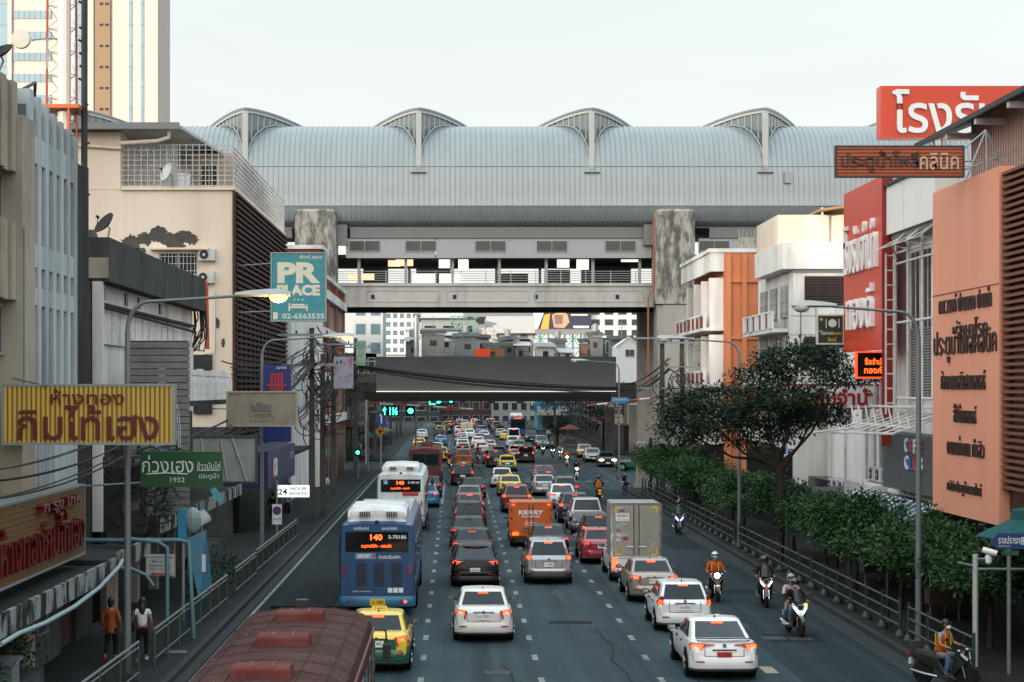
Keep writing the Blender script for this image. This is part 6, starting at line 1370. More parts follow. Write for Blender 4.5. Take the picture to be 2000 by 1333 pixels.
def person(pose, label, shirt=M_blackc, pants=M_jeans, head='hair', mask=True, shoes=M_shoeb, long_sleeve=True, hair_long=False, vest=None, bag=False, female=False):
    p = POSES[pose]; t = T('person', label, 'person')
    mx = lambda c: (-c[0], c[1], c[2])
    jl = {k: (Vector(p[k]), Vector(p.get(k+'2', mx(p[k])))) for k in ('knee', 'ankle', 'toe', 'sh', 'elb', 'wri', 'hand')}
    V_ = lambda k: Vector(p[k])
    nd = {'hip': (V_('hip'), (.13, .10)), 'belly': (V_('hip').lerp(V_('chest'), .5), (.125, .095)), 'chest': (V_('chest'), (.145, .105)), 'neck': (V_('neck'), .052), 'head0': (V_('head')+Vector((0, 0, -.07)), .062), 'head': (V_('head')+Vector((0, .01, .02)), (.078, .095)), 'head1': (V_('head')+Vector((0, 0, .10)), .062)}
    ed = [('hip', 'belly'), ('belly', 'chest'), ('chest', 'neck'), ('neck', 'head0'), ('head0', 'head'), ('head', 'head1')]
    for i, sd in enumerate((1, -1)):
        s = 'lr'[i]; g = lambda k: jl[k][i]
        th = V_('hip')+Vector((sd*.085, .01, -.03))
        nd.update({s+'th': (th, .085), s+'knee': (g('knee'), .056), s+'calf': (g('knee').lerp(g('ankle'), .35), .054), s+'ank': (g('ankle'), .038), s+'toe': (g('toe'), .036), s+'sh': (g('sh'), .056), s+'elb': (g('elb'), .041), s+'wri': (g('wri'), .028)})
        d = (g('hand')-g('wri')).normalized(); across = d.cross(Vector((0, 0, 1)))
        if across.length < .3: across = Vector((0, 1, 0))
        across.normalize(); palm = g('wri')+d*.06; nd[s+'palm'] = (palm, (.034, .016))
        ed += [('hip', s+'th'), (s+'th', s+'knee'), (s+'knee', s+'calf'), (s+'calf', s+'ank'), (s+'ank', s+'toe'), ('chest', s+'sh'), (s+'sh', s+'elb'), (s+'elb', s+'wri'), (s+'wri', s+'palm')]
        down = Vector((0, 0, -1)) if pose in ('ride', 'cycle', 'pillion') else Vector((0, .6, -.5))
        for fi, (off, ln) in enumerate(((-.030, .060), (-.010, .070), (.011, .066), (.030, .052))):
            a = palm+d*.045+across*off; b = a+d*ln*.45; c = b+(d*.35+down*.8).normalized()*ln*.6
            nd.update({s+'f%da' % fi: (a, .0105), s+'f%db' % fi: (b, .0095), s+'f%dc' % fi: (c, .008)})
            ed += [(s+'palm', s+'f%da' % fi), (s+'f%da' % fi, s+'f%db' % fi), (s+'f%db' % fi, s+'f%dc' % fi)]
        tb = palm-across*sd*.036-d*.01; nd.update({s+'ta': (tb, .012), s+'tb': (tb+d*.035-across*sd*.012+down*.012, .010)}); ed += [(s+'palm', s+'ta'), (s+'ta', s+'tb')]
    bo = link_mesh(skin_mesh(nd, ed, 'hip'), 'body', M_skin, t)
    # clothes: slightly fatter chains
    sn = {'a': (V_('hip')+Vector((0, 0, -.02 if not vest else 0)), (.152, .125)), 'b': (V_('hip').lerp(V_('chest'), .5), (.142, .115)), 'c': (V_('chest'), (.168, .125)), 'd': (V_('chest').lerp(V_('neck'), .8), (.085, .08))}
    se = [('a', 'b'), ('b', 'c'), ('c', 'd')]
    if shirt is M_brownc: sn['z'] = (V_('hip')+Vector((0, 0, -.17)), (.19, .15)); se.append(('z', 'a'))
    for i, s in enumerate('lr'):
        e = jl['elb'][i]; w_ = jl['wri'][i]; sh = jl['sh'][i]
        sn.update({s+'1': (sh, .072), s+'2': (sh.lerp(e, .55 if not long_sleeve else 1.0), .060)}); se += [('c', s+'1'), (s+'1', s+'2')]
        if long_sleeve: sn[s+'3'] = (e.lerp(w_, .92), .042); se.append((s+'2', s+'3'))
    so = link_mesh(skin_mesh(sn, se, 'a'), 'shirt', shirt, t)
    pn = {'a': (V_('hip')+Vector((0, 0, .04)), (.145, .118)), 'b': (V_('hip')+Vector((0, 0, -.05)), (.13, .11))}; pe = [('a', 'b')]
    for i, s in enumerate('lr'):
        k = jl['knee'][i]; an = jl['ankle'][i]; sd = (1, -1)[i]
        pn.update({s+'1': (V_('hip')+Vector((sd*.09, .02, -.09)), .102), s+'2': (k, .074), s+'3': (k.lerp(an, .92), .056)}); pe += [('b', s+'1'), (s+'1', s+'2'), (s+'2', s+'3')]
        f = MB(); d = (jl['toe'][i]-jl['ankle'][i]); tt = jl['toe'][i]
        f.loft([[(tt.x-wd, y, z0), (tt.x+wd, y, z0), (tt.x+wd, y, z1), (tt.x-wd, y, z1)] for y, wd, z0, z1 in ((tt.y-.20, .035, tt.z-.035, tt.z+.05), (tt.y-.05, .045, tt.z-.04, tt.z+.05), (tt.y+.05, .045, tt.z-.04, tt.z+.025), (tt.y+.09, .025, tt.z-.035, tt.z))]); f.build('shoe', shoes, t, smooth=50)
    link_mesh(skin_mesh(pn, pe, 'a'), 'trousers', pants, t)
    hd = V_('head')
    if vest:
        v = MB(); ch = V_('chest'); hp = V_('hip')
        v.loft([[(cos(a)*rx+q.x, sin(a)*ry+q.y, q.z) for a in [2*pi*i/14 for i in range(14)]] for q, rx, ry in ((hp+Vector((0, 0, .05)), .185, .150), (hp.lerp(ch, .5), .18, .145), (ch, .20, .15), (ch.lerp(V_('neck'), .55), .17, .12), (ch.lerp(V_('neck'), .75), .11, .09))]); vo = v.build('vest', vest, t, smooth=60)
        q = MB()
        for sx in (-1, 1): q.cbox((sx*.12, ch.y+.135, ch.z-.02), .035, .02, .30); q.cbox((sx*.12, ch.y-.15, ch.z-.02), .035, .02, .30)
        q.build('reflective_band', M_yrefl, vo)
    # face
    fy = hd.y+.09
    e = MB()
    for sx in (-1, 1): e.ell((sx*.032, fy+.004, hd.z+.025), .016, .012, .010, 8, 6)
    e.build('eye', M_hair, bo)
    nz_ = MB(); nz_.ell((0, fy+.014, hd.z-.008), .014, .02, .026, 8, 6); 
    for sx in (-1, 1): nz_.ell((sx*.085, hd.y+.01, hd.z+.01), .012, .022, .034, 8, 6)
    nz_.build('nose', M_skin, bo, smooth=60)
    if mask:
        k = MB(); k.ell((0, hd.y+.055, hd.z-.045), .068, .065, .055, 12, 8); k.build('face_mask', mat('teal face mask', (.12, .45, .42), .7) if mask == 'teal' else M_mask, t, smooth=60)
    else:
        k = MB(); k.ell((0, fy-.002, hd.z-.055), .026, .01, .008, 8, 6); k.build('mouth', M_redp, bo)
    if head == 'hair' or hair_long:
        k = MB(); k.ell((0, hd.y-.02, hd.z+.055), .098, .115, .105, 14, 9)
        k.ell((0, hd.y-.06, hd.z-.02), .088, .07, .11, 12, 8)
        if hair_long: k.ell((0, hd.y-.10, hd.z-.18), .095, .055, .20, 12, 8)
        k.build('hair', M_hair, t, smooth=60)
    if head != 'hair':
        k = MB(); rings = []
        for i in range(9):
            a = -.55+(pi/2+.55)*i/8; rr = cos(a); 
            ring = []
            for j in range(18):
                th = 2*pi*j/18; back = -sin(th)
                zz = hd.z+.03+sin(a)*.15; 
                if i == 0: zz += .07*max(0, sin(th))
                ring.append((cos(th)*.135*max(rr, .03), hd.y-.01+sin(th)*.155*max(rr, .03), zz))
            rings.append(ring)
        k.loft(rings, cap=False); k.build('helmet', head, t, smooth=60)
        v = MB(); v.loft([[(cos(a)*.141, hd.y-.01+sin(a)*.162, hd.z+z_) for a in [R(25+i*13) for i in range(11)]] for z_ in (.035, .09)], closed=False, cap=False); v.build('visor', M_visor, t, smooth=60)
    if bag:
        b = MB(); b.ell((-.25, -.06, .92), .07, .16, .15, 10, 7); b.tube([(-.20, -.10, 1.02), (-.20, -.10, 1.38), (-.17, .02, 1.43), (-.20, .08, 1.38), (-.24, .04, 1.03)], .014, 5); b.build('shoulder_bag', M_blackc, t, smooth=50)
    return t
# ================================================================== street furniture
M_pole = mat('grey green lamp pole', (.16, .19, .195), .5, .4, var=.15); M_lampglow = mat('lit sodium lamp glass', (1.0, .42, .10), emit=3.5); M_lampoff = mat('unlit lamp glass', (.50, .48, .40), .15, coat=.5)
M_railm = mat('railing steel', (.09, .11, .11), .45, .5, var=.2); M_railg = mat('dark green railing paint', (.016, .034, .03), .5, var=.2)
M_polec_ = mat('dark footing', (.06, .06, .058), .9, var=.2)
def lamp(label, x, y, arm, lit, h=9.9, r=.085):
    t = T('street_lamp', label, 'street lamp', (x, y, .15), 'street lamps along the avenue'); s = 1 if arm > 0 else -1
    q = MB(); q.tube([(x, y, .15), (x, y, h-.9)], r*1.15, 12, r*.8); pts = [(x, y, h-.9)]+[(x+s*.55*(1-cos(a)), y, h-.9+.75*sin(a)) for a in [R(15*i) for i in range(1, 7)]]+[(x+arm*.45, y, h-.09), (x+arm*.8, y, h)]
    q.tube(pts, r*.72, 10, r*.45); q.build('pole', M_pole, t, smooth=40)
    q = MB(); q.box(x-.22, x+.22, y-.22, y+.22, .15, .30); q.build('base', M_polec_, t)
    q = MB(); x0 = x+arm*.76; L_ = abs(arm)*.24+.55
    q.loft([[(x0+s*L_*k, y-w_, h+.02), (x0+s*L_*k, y-w_*.7, h+hh), (x0+s*L_*k, y+w_*.7, h+hh), (x0+s*L_*k, y+w_, h+.02), (x0+s*L_*k, y, h-.03)] for k, w_, hh in ((0, .05, .08), (.25, .11, .13), (.6, .14, .17), (.9, .17, .17), (1.0, .06, .10))]); q.build('lamp_head', mat('lamp head paint', (.45, .48, .48), .4, var=.1), t, smooth=50)
    q = MB(); q.ell((x0+s*L_*.78, y, h-.03), .24, .17, .15, 14, 8); q.build('lamp_bowl', M_lampglow if lit else M_lampoff, t, smooth=60)
    if lit:
        l = bpy.data.lights.new('street_lamp_light', 'POINT'); l.energy = 60; l.color = (1, .6, .25); l.shadow_soft_size = .15; o = bpy.data.objects.new('street_lamp_light', l); COL.objects.link(o); o.parent = t; o.location = Vector((x0+s*L_*.78, y, h-.3))-Vector(t.location)
    return t
lamp('lit street lamp by the yellow sign, nearest on the left pavement', -8.35, 45.6, 3.6, True)
lamp('lit street lamp behind the hostel sign on the left pavement', -8.75, 81, 3.6, True)
lamp('unlit street lamp before the coral clinic panel', 13.3, 51.5, -3.1, False)
lamp('unlit street lamp standing in the clipped trees on the right', 13.3, 84, -3.3, False)
lamp('slim unlit street lamp beside the blue street plate at the crossing corner', 13.4, 147, -3.4, False)
M_polec = mat('dark weathered pole concrete', (.085, .083, .078), .9, var=.25, stain=(.03, .03, .03), amount=.8, streak=3)
def elev_pole(name, label, x, y, h, r=.16, m=None, arms=(), group=None, tf=False):
    t = T(name, label, 'utility pole', (x, y, 0), group); q = MB(); q.loft([[(x-r*k, y-r*k*.7, z), (x+r*k, y-r*k*.7, z), (x+r*k, y+r*k*.7, z), (x-r*k, y+r*k*.7, z)] for z, k in ((0, 1.1), (h, .75))]); q.build('shaft', m or M_polec, t)
    for (z, w_) in arms:
        q = MB(); q.box(x-w_, x+w_, y-r-.12, y-r+.0, z-.06, z+.06); ao = q.build('crossarm', M_steel, t); q = MB()
        k = max(3, int(w_*3))
        for i in range(k): xx = x-w_*.9+1.8*w_*i/(k-1); q.lathe([(.03, z+.06), (.07, z+.10), (.04, z+.14), (.07, z+.18), (.03, z+.24)], (xx, y-r-.06, 0), 8)
        q.build('insulator', mat('brown insulator', (.05, .03, .025), .3), ao)
    if tf:
        q = MB(); q.box(x-.5, x+.5, y-.95, y-r-.13, 4.0, 5.2)
        for i in range(6): q.box(x-.55, x+.55, y-.93+i*.12, y-.90+i*.12, 4.1, 5.0)
        q.build('transformer', M_steel, t)
    return t
M_cable = mat('black cable', (.010, .010, .011), .7)
elev_pole('utility_pole', 'concrete power pole with tangled cables nearest the bank sign', -8.1, 101, 11.0, .17, arms=((10.6, 1.9), (8.9, 1.6)))
elev_pole('utility_pole', 'concrete power pole paired beside the pole by the bank sign', -7.75, 104.5, 9.6, .17, arms=((9.0, 1.2),))
elev_pole('utility_pole', 'concrete power pole behind the pink banner on the left pavement', -8.6, 126, 11.3, .18, arms=((10.7, 2.0), (9.4, 1.6)))
elev_pole('utility_pole', 'concrete power pole close to the left station pillar', -8.7, 156, 12, .2, arms=((11.2, 2.2), (10, 1.8)))
elev_pole('utility_pole', 'left pole of the twin transformer frame on the right pavement', 13.6, 118, 11.1, .18, arms=((10.9, 1.9), (7.6, 1.4)), tf=True)
elev_pole('utility_pole', 'right pole of the twin transformer frame on the right pavement', 14.9, 118, 11.0, .18, arms=((10.6, 1.7), (9.0, 1.2), (6.3, 1.5)), tf=True)
rnd = random.Random(3)
def cable(pts, r=.03): return pts
def bundle(label, a, b, n, sag, r=.03, spread=.35, name='cable_bundle', group='overhead cables'):
    t = T(name, label, 'cables', a, group); a, b = Vector(a), Vector(b)
    for k in range(n):
        q = MB(); dz = rnd.uniform(-spread, spread); dx = rnd.uniform(-spread, spread)*.6; sg = sag*rnd.uniform(.7, 1.25)
        q.tube([a.lerp(b, s)+Vector((dx, 0, dz-sg*4*s*(1-s))) for s in [i/14 for i in range(15)]], r*rnd.uniform(.6, 1.2), 5); q.build('cable', M_cable, t)
    return t
bundle('black cable bundle sagging from the left poles towards the camera over the shop canopies', (-8.1, 101, 9.0), (-9.6, 52, 5.4), 9, 1.0, .035)
bundle('thin black cables running along the fin building below the yellow sign', (-9.9, 52, 5.5), (-10.3, 34, 5.2), 6, .3, .022, .75)
bundle('black cables strung between the two left poles at crossarm height', (-8.1, 101, 10.7), (-8.6, 126, 10.8), 6, .5, .03, .5)
bundle('black cables strung from the middle left pole to the pole by the station', (-8.6, 126, 9.8), (-8.7, 156, 10.4), 7, .6, .035, .6)
bundle('heavy black cables crossing the avenue before the grey hoarding', (-8.7, 156, 9.6), (14.9, 150, 7.6), 9, .55, .06, .28)
bundle('black cables strung along the right poles into the tree crown', (14.2, 118, 9.2), (14.0, 150, 7.6), 6, .5, .04, .5)
bundle('thin black cables hanging from the transformer frame to the big tree', (14.2, 118, 8.6), (15, 86, 7.4), 5, .8, .03, .5)
for (x, y, z, lab) in ((-8.1, 101, 8.8, 'coiled black cable loops hanging on the pole by the bank sign'), (-8.6, 126, 9.2, 'coiled black cable loops hanging on the middle left pole'), (14.2, 117.5, 8.0, 'black cable loops hanging between the twin transformer poles'), (-9.5, 54.2, 5.0, 'dense black cable loops hanging on the dark end wall')):
    t = T('cable_coil', lab, 'cables', (x, y, z))
    for k in range(10):
        q = MB(); cx, cz, rr = x+rnd.uniform(-.7, .7), z+rnd.uniform(-1.1, .8), rnd.uniform(.25, .8); a0 = rnd.uniform(0, 3); q.tube([(cx+cos(a0+a)*rr, y-.3+rnd.uniform(-.1, .1), cz+sin(a0+a)*rr*1.1) for a in [i*.42 for i in range(13)]], .028, 5); q.build('loop', M_cable, t)
bundle('dense black cable bundle hanging low between the bank sign poles', (-8.1, 101, 8.2), (-8.6, 126, 8.0), 10, .9, .04, .7)
bundle('black cables falling from the first left pole to the teal hotel sign wall', (-8.1, 101, 9.6), (-11.2, 88, 8.6), 6, .7, .03, .5)
bundle('black drop cables slanting from the middle left pole to the brick block', (-8.6, 126, 8.4), (-10.2, 140, 6.6), 7, .5, .03, .7)
bundle('black drop cables running from the left poles across the bank canopy', (-7.75, 104.5, 7.6), (-9.2, 84, 5.6), 7, .6, .028, .5)
for (x, y, z, lab) in ((-8.0, 104, 6.2, 'low black cable loops hanging beside the bank canopy'), (-8.7, 126, 6.4, 'low black cable loops hanging on the middle left pole'), (-8.7, 156, 8.2, 'black cable loops on the pole by the left station pillar'), (14.6, 117.5, 5.6, 'black cable loops under the right transformer')):
    t = T('cable_coil', lab, 'cables', (x, y, z))
    for k in range(11):
        q = MB(); cx, cz, rr = x+rnd.uniform(-.8, .8), z+rnd.uniform(-1.5, 1.0), rnd.uniform(.25, .9); a0 = rnd.uniform(0, 3); q.tube([(cx+cos(a0+a)*rr, y-.3+rnd.uniform(-.1, .1), cz+sin(a0+a)*rr*1.3) for a in [i*.42 for i in range(11)]], .03, 5); q.build('loop', M_cable, t)
# ------------------------------------------------------------------ pedestrian railings
def railing(label, pts, style):
    t = T('pedestrian_railing', label, 'railing', (pts[0][0], pts[0][1], .15), 'pedestrian railings beside the road'); a, b = Vector((*pts[0], .15)), Vector((*pts[1], .15)); L_ = (b-a).length; n = max(2, int(L_/1.9))
    if style == 'bars':
        q = MB()
        for z in (1.0, .86, .22): q.tube([a+Vector((0, 0, z)), b+Vector((0, 0, z))], .032 if z > .9 else .022, 6)
        q.build('rail', mat('pale rail steel', (.24, .27, .27), .35, .5, var=.2), t)
        q = MB()
        for i in range(int(L_/.17)): c = a.lerp(b, (i+.5)*.17/L_); q.box(c.x-.008, c.x+.008, c.y-.008, c.y+.008, c.z+.24, c.z+.84)
        q.build('baluster', M_railg, t)
        for i in range(n+1): c = a.lerp(b, i/n); q = MB(); q.tube([c, c+Vector((0, 0, 1.0))], .035, 8); q.build('post', M_railm, t)
    else:
        q = MB()
        for z in (1.05, .72, .38): q.tube([a+Vector((0, 0, z)), b+Vector((0, 0, z))], .030, 6)
        q.build('rail', M_railm, t)
        for i in range(n+1):
            c = a.lerp(b, i/n); q = MB(); q.tube([c, c+Vector((0, 0, 1.18))], .05, 8); q.lathe([(.17, .0), (.17, .10), (.11, .22), (.06, .26)], (c.x, c.y, .15), 10); q.build('post', M_railg, t)
    return t
for (a, b, lab) in (((-8.15, 36.0), (-8.0, 45.2), 'pale topped railing nearest the camera on the left pavement'), ((-8.0, 47.6), (-7.85, 61.5), 'pale topped railing along the kerb beside the blue leaning board'), ((-7.85, 63.8), (-7.8, 70), 'short railing with potted plants between two gaps on the left'), ((-7.9, 71), (-7.8, 88), 'railing below the no parking sign on the left')): railing(lab, (a, b), 'bars')
for (y0, y1, lab) in ((45.5, 52, 'green posted railing nearest the coral panel'), (53, 66, 'green posted railing in front of the parked trees by the lamp pole'), (66.3, 83, 'long green posted railing under the clipped trees'), (84.5, 102, 'green posted railing below the big spreading tree'), (103, 126, 'farthest green posted railing towards the crossing corner')): railing(lab, ((13.15, y0), (13.15, y1)), 'three')
# ------------------------------------------------------------------ trees
M_bark = mat('dark bark', (.035, .028, .022), .9, var=.4, scale=5, bump=.6)
def leafmat(n, c1, c2):
    m = mat(n, c1, .5, var=.0); nd = m.node_tree.nodes; l = m.node_tree.links; b = nd['Principled BSDF']
    g = nd.new('ShaderNodeObjectInfo'); geo = nd.new('ShaderNodeNewGeometry'); rp = nd.new('ShaderNodeMix'); rp.data_type = 'RGBA'; rp.inputs['A'].default_value = tuple(c1)+(1,); rp.inputs['B'].default_value = tuple(c2)+(1,); l.new(geo.outputs['Random Per Island'], rp.inputs['Factor']); l.new(rp.outputs['Result'], b.inputs['Base Color'])
    b.inputs['Roughness'].default_value = .6; b.inputs['Specular IOR Level'].default_value = .25
    return m
M_leaf = leafmat('dark tree leaves', (.006, .022, .011), (.020, .046, .020)); M_leaf2 = leafmat('clipped tree leaves', (.006, .028, .010), (.034, .092, .022)); M_leaf3 = leafmat('shrub leaves', (.014, .04, .02), (.04, .09, .04))
def leaves(blobs, size, rnd, asp=.42, droop=.0):
    v = []; f = []
    for (c, rx, ry, rz, n) in blobs:
        # sprays: leaves gathered in small tufts through the blob's volume
        k = max(1, n//7)
        for _ in range(k):
            while True:
                d = Vector((rnd.uniform(-1, 1), rnd.uniform(-1, 1), rnd.uniform(-1, 1)))
                if .05 < d.length < 1: break
            d = d.normalized()*(d.length**.45); p0 = Vector((c[0]+d.x*rx, c[1]+d.y*ry, c[2]+d.z*rz)); out = Vector((d.x, d.y, d.z*.6)).normalized()
            for _ in range(7):
                p = p0+Vector((rnd.gauss(0, 1), rnd.gauss(0, 1), rnd.gauss(0, .7)))*size*1.15
                a = (out+Vector((rnd.gauss(0, .7), rnd.gauss(0, .7), rnd.gauss(-droop, .55)))).normalized(); b = a.cross(Vector((rnd.gauss(0, .5), rnd.gauss(0, .5), 1))).normalized(); nn = a.cross(b)
                s = size*rnd.uniform(.7, 1.3); w = s*asp; o = len(v)
                v += [tuple(p), tuple(p+a*s*.5+b*w*.5-nn*s*.06), tuple(p+a*s), tuple(p+a*s*.5-b*w*.5-nn*s*.06)]; f += [(o, o+1, o+2, o+3)]
    return v, f
def tree(label, base, trunk, limbs, blobs, size, m, name='street_tree', group=None, r=.14, seed=1):
    rnd = random.Random(seed); t = T(name, label, 'tree', base, group); q = MB(); B_ = Vector(base)
    q.tube([B_+Vector(p) for p in trunk], r, 9, r*.55); tr = q.build('trunk', M_bark, t, smooth=60)
    for pts in limbs: q = MB(); q.tube([B_+Vector(p) for p in pts], r*.5, 7, r*.14); q.build('limb', M_bark, tr, smooth=60)
    q = MB(); v, f = leaves([((B_.x+c[0], B_.y+c[1], B_.z+c[2]), rx, ry, rz, n) for c, rx, ry, rz, n in blobs], size, rnd); q.add(v, f); q.build('crown', m, t); return t
def T2(px, py, Y=77): p = P(px, py, Y); return p
b0 = Vector((13.9, 77, .15))
bl = []
for (px, py, w_, h_, n, dy) in ((1560, 700, 90, 26, 1500, 0), (1500, 735, 60, 26, 900, .6), (1640, 733, 70, 20, 900, -.6), (1420, 782, 110, 28, 2000, .3), (1545, 775, 60, 24, 900, -.8), (1380, 815, 85, 26, 1300, -.5), (1500, 812, 90, 26, 1400, .5), (1590, 812, 72, 24, 1100, 0), (1345, 845, 60, 24, 700, .6), (1470, 850, 60, 22, 600, 1.0), (1540, 845, 40, 18, 350, .6), (1325, 800, 40, 22, 400, .2), (1605, 690, 40, 16, 400, .5)):
    p = T2(px, py)-b0; w = w_*.95/45.4; bl.append((tuple(p+Vector((0, dy*1.6, 0))), w, w*.85, h_*.72/45.4, int(n*1.55)))
tp = [(0, 0, 0), (.1, 0, 2.2), (.05, 0, 4.0), (-.1, .1, 4.9)]
lm = []
for (px, py, dy) in ((1560, 705, 0), (1500, 740, .9), (1640, 735, -.8), (1420, 790, .5), (1380, 820, -.7), (1590, 815, 0), (1345, 845, .8), (1500, 820, .8), (1545, 780, -1.0), (1470, 850, 1.5)):
    e = T2(px, py)-b0+Vector((0, dy, 0)); s = Vector((-.05, 0, 3.6+.08*len(lm))); md = s.lerp(e, .5)+Vector((0, 0, -.35)); lm.append([tuple(s), tuple(s.lerp(md, .5)+Vector((0, 0, .1))), tuple(md), tuple(e)])
tree('big spreading dark tree with layered crown rising above the clipped trees', tuple(b0), tp, lm, bl, .21, M_leaf, 'spreading_tree', None, .20, 3)
protos = []
labs = ['outermost clipped street tree at the very end of the railing by the crossing', 'clipped street tree with twigs reaching over the coral panel foot', 'clipped street tree just behind the nearest lamp pole', 'clipped street tree in front of the striped awning', 'low wide clipped street tree under the coffee panel', 'clipped street tree before the tilted dark roof', 'clipped street tree left of the tilted dark roof', 'clipped street tree below the trunk of the big tree', 'clipped street tree in front of the second lamp pole', 'clipped street tree left of the second lamp pole', 'dense clipped street tree beside the transformer poles', 'last clipped street tree before the crossing corner', 'small clipped street tree standing behind the farthest railing', 'clipped street tree with pale new shoots under the big tree']
spots = [(14.2, 126.5), (15.2, 51), (14.4, 55.5), (14.9, 60), (14.5, 65), (14.9, 70), (15.6, 75.5), (15.3, 81), (14.2, 88), (14.6, 94), (14.2, 101), (14.5, 108), (14.0, 114), (14.7, 120)]
for v_ in range(4):
    rnd2 = random.Random(40+v_); bl = []
    for i in range(9): bl.append(((rnd2.uniform(-1.3, 1.3), rnd2.uniform(-2.4, 2.4), rnd2.uniform(2.0, 2.95)), rnd2.uniform(.55, 1.0), rnd2.uniform(.8, 1.3), rnd2.uniform(.30, .52), 800))
    lm = [[(0, 0, 1.2+.15*i), (bl[i][0][0]*.4, bl[i][0][1]*.4, 2.0), (bl[i][0][0]*.8, bl[i][0][1]*.8, bl[i][0][2]-.1)] for i in range(5)]
    protos.append((bl, lm))
made = {}
for i, (x, y) in enumerate(spots):
    k = i % 4
    if k not in made:
        bl, lm = protos[k]; made[k] = tree(labs[i], (x, y, .15), [(0, 0, 0), (.05, .05, .9), (.0, -.05, 1.5)], lm, bl, .19, M_leaf2, 'street_tree', 'clipped street trees along the right pavement', .10, 60+k)
    else:
        c = dup(made[k]); place(c, (x, y, .15), rnd.choice((0, pi))+rnd.uniform(-.25, .25), labs[i]); c.scale = (rnd.uniform(.85, 1.1), rnd.uniform(.8, 1.15), rnd.uniform(.82, 1.08))
t = tree('young thin tree with few leaves rising from the clipped trees by the transformer', (13.9, 97, .15), [(0, 0, 0), (.1, 0, 3), (.25, 0, 5.2)], [[(.1, 0, 3), (.6, .2, 4.2), (.9, .2, 5)], [(.1, 0, 3.4), (-.5, 0, 4.6), (-.6, 0, 5.4)]], [((.3, 0, 5.4), .8, .8, .5, 260), ((-.5, 0, 5.2), .6, .6, .5, 160)], .2, M_leaf, 'young_tree', None, .07, 9)
tree('dark tree mass on the far corner right of the blue street plate', (17.5, 212, 0), [(0, 0, 0), (0, 0, 4)], [[(0, 0, 3), (1.5, 0, 5)]], [((0, 0, 6.3), 3.6, 3.2, 2.0, 2600), ((-1.5, 0, 4.4), 1.8, 2, 1.6, 900)], .34, M_leaf, 'corner_tree', None, .22, 21)
tree('tall dark tree beyond the crossing left of the blue street plate', (13.4, 236, 0), [(0, 0, 0), (0, 0, 4)], [[(0, 0, 3), (.8, 0, 5)]], [((0, 0, 4.6), 1.9, 2.2, 3.0, 2400)], .34, M_leaf, 'corner_tree', None, .2, 22)
for k, (x, y, z, lab) in enumerate(((-10.6, 39.0, .6, 'leafy shrub in the planter by the nearest left shop window'), (-10.6, 42.6, .6, 'dark shrub in the planter beside the nearest doorway'), (-8.6, 63.0, .15, 'potted shrub by the railing gap on the left pavement'), (-9.6, 57.2, 3.3, 'trailing plant on the canopy by the café pier'), (-8.9, 68.5, .15, 'large potted palm-like plant on the left pavement'), (-10.9, 35.9, 2.9, 'fern hanging over the nearest mouldy canopy'))):
    tree(lab, (x, y, z), [(0, 0, 0), (0, 0, .5)], [[(0, 0, .2), (.2, .1, .7)]], [((0, 0, .75), .5, .6, .45, 420), ((.2, .3, .5), .4, .4, .3, 200)], .14, M_leaf3, 'shrub', None, .03, 80+k)
q = T('plant_pot', 'terracotta pot holding the shrub at the railing gap', 'plant pot', (-8.6, 63.0, .15)); g = MB(); g.lathe([(.24, .15), (.34, .62), (.36, .68), (.30, .68), (.05, .60)], (-8.6, 63.0, 0), 16); g.build('pot', mat('terracotta', (.22, .09, .05), .8, var=.2), q, smooth=40)
# ================================================================== signs
M_gold = mat('gold painted slats', (.56, .37, .06), .5, var=.10, stain=(.32, .19, .03), amount=.35, streak=5); M_dred = mat('dark red letters', (.10, .009, .008), .4, var=.15)
M_gsign = mat('deep green sign', (.008, .065, .022), .45, var=.05); M_chalk = mat('chalk white letters', (.55, .60, .56), .6)
M_teal = mat('teal sign', (.025, .21, .25), .45, var=.12, scale=1.5, stain=(.06, .32, .36), amount=.6, streak=.15); M_cream2 = mat('cream letters', (.60, .58, .46), .5)
M_oldw = mat('old beige sign', (.25, .225, .165), .7, var=.12, stain=(.12, .10, .07), amount=.5); M_greyink = mat('grey ink', (.05, .05, .055), .6)
Y = 44.0
c = P(173, 810, Y)
sign('shop_sign', 'long gold slatted hanging sign with big dark red Thai letters', c, 4.20, 1.44, .22, 'F', mat('gold backing', (.20, .12, .025), .6), [('ห้างทอง', -.02, .44, 1.80, .38, M_dred, .0, .05, 'shop_lettering'), ('กิมไท้เฮง', .0, -.19, 3.45, .86, M_dred, .008, .06, 'name_lettering')], frame=M_steel, ribs=(36, True, M_gold), legs=[[(c.x-1.0, Y-.1, c.z+.7), (-11, Y+.5, c.z+.9)], [(c.x-1.2, Y+.1, c.z-.4), (-11, Y+1, c.z-.4)]])
Y = 47.5; c = P(354, 917, Y)
sign('shop_sign', 'dark green chicken rice shop sign with white brush lettering and 1932', c, 2.17, .94, .15, 'F', M_gsign, [('ก่วงเฮง', -.36, .14, 1.36, .46, M_chalk, .0, 0, 'name_lettering'), ('1932', -.10, -.28, .38, .13, M_chalk, .005, 0, 'year_lettering'), ('ข้าวมันไก่', .73, .10, .62, .20, M_chalk, .0, 0, 'dish_lettering'), ('ประตูน้ำ', .73, -.19, .52, .18, M_chalk, .0, 0, 'place_lettering')], extra=lambda t, c, u, n: (lambda g: (g.tube([c+u*(-.92)+n*.01+Vector((0, 0, -.13)), c+u*(-.4)+n*.01+Vector((0, 0, -.10)), c+u*.18+n*.01+Vector((0, 0, -.13))], .016, 4), g.tube([c+u*.42+n*.01+Vector((0, 0, -.03)), c+u*1.03+n*.01+Vector((0, 0, -.03))], .012, 4), g.build('underline', M_chalk, t)))(MB()), legs=[[(c.x, Y+.15, c.z-.3), (-10.5, Y+.4, c.z-.5)]])
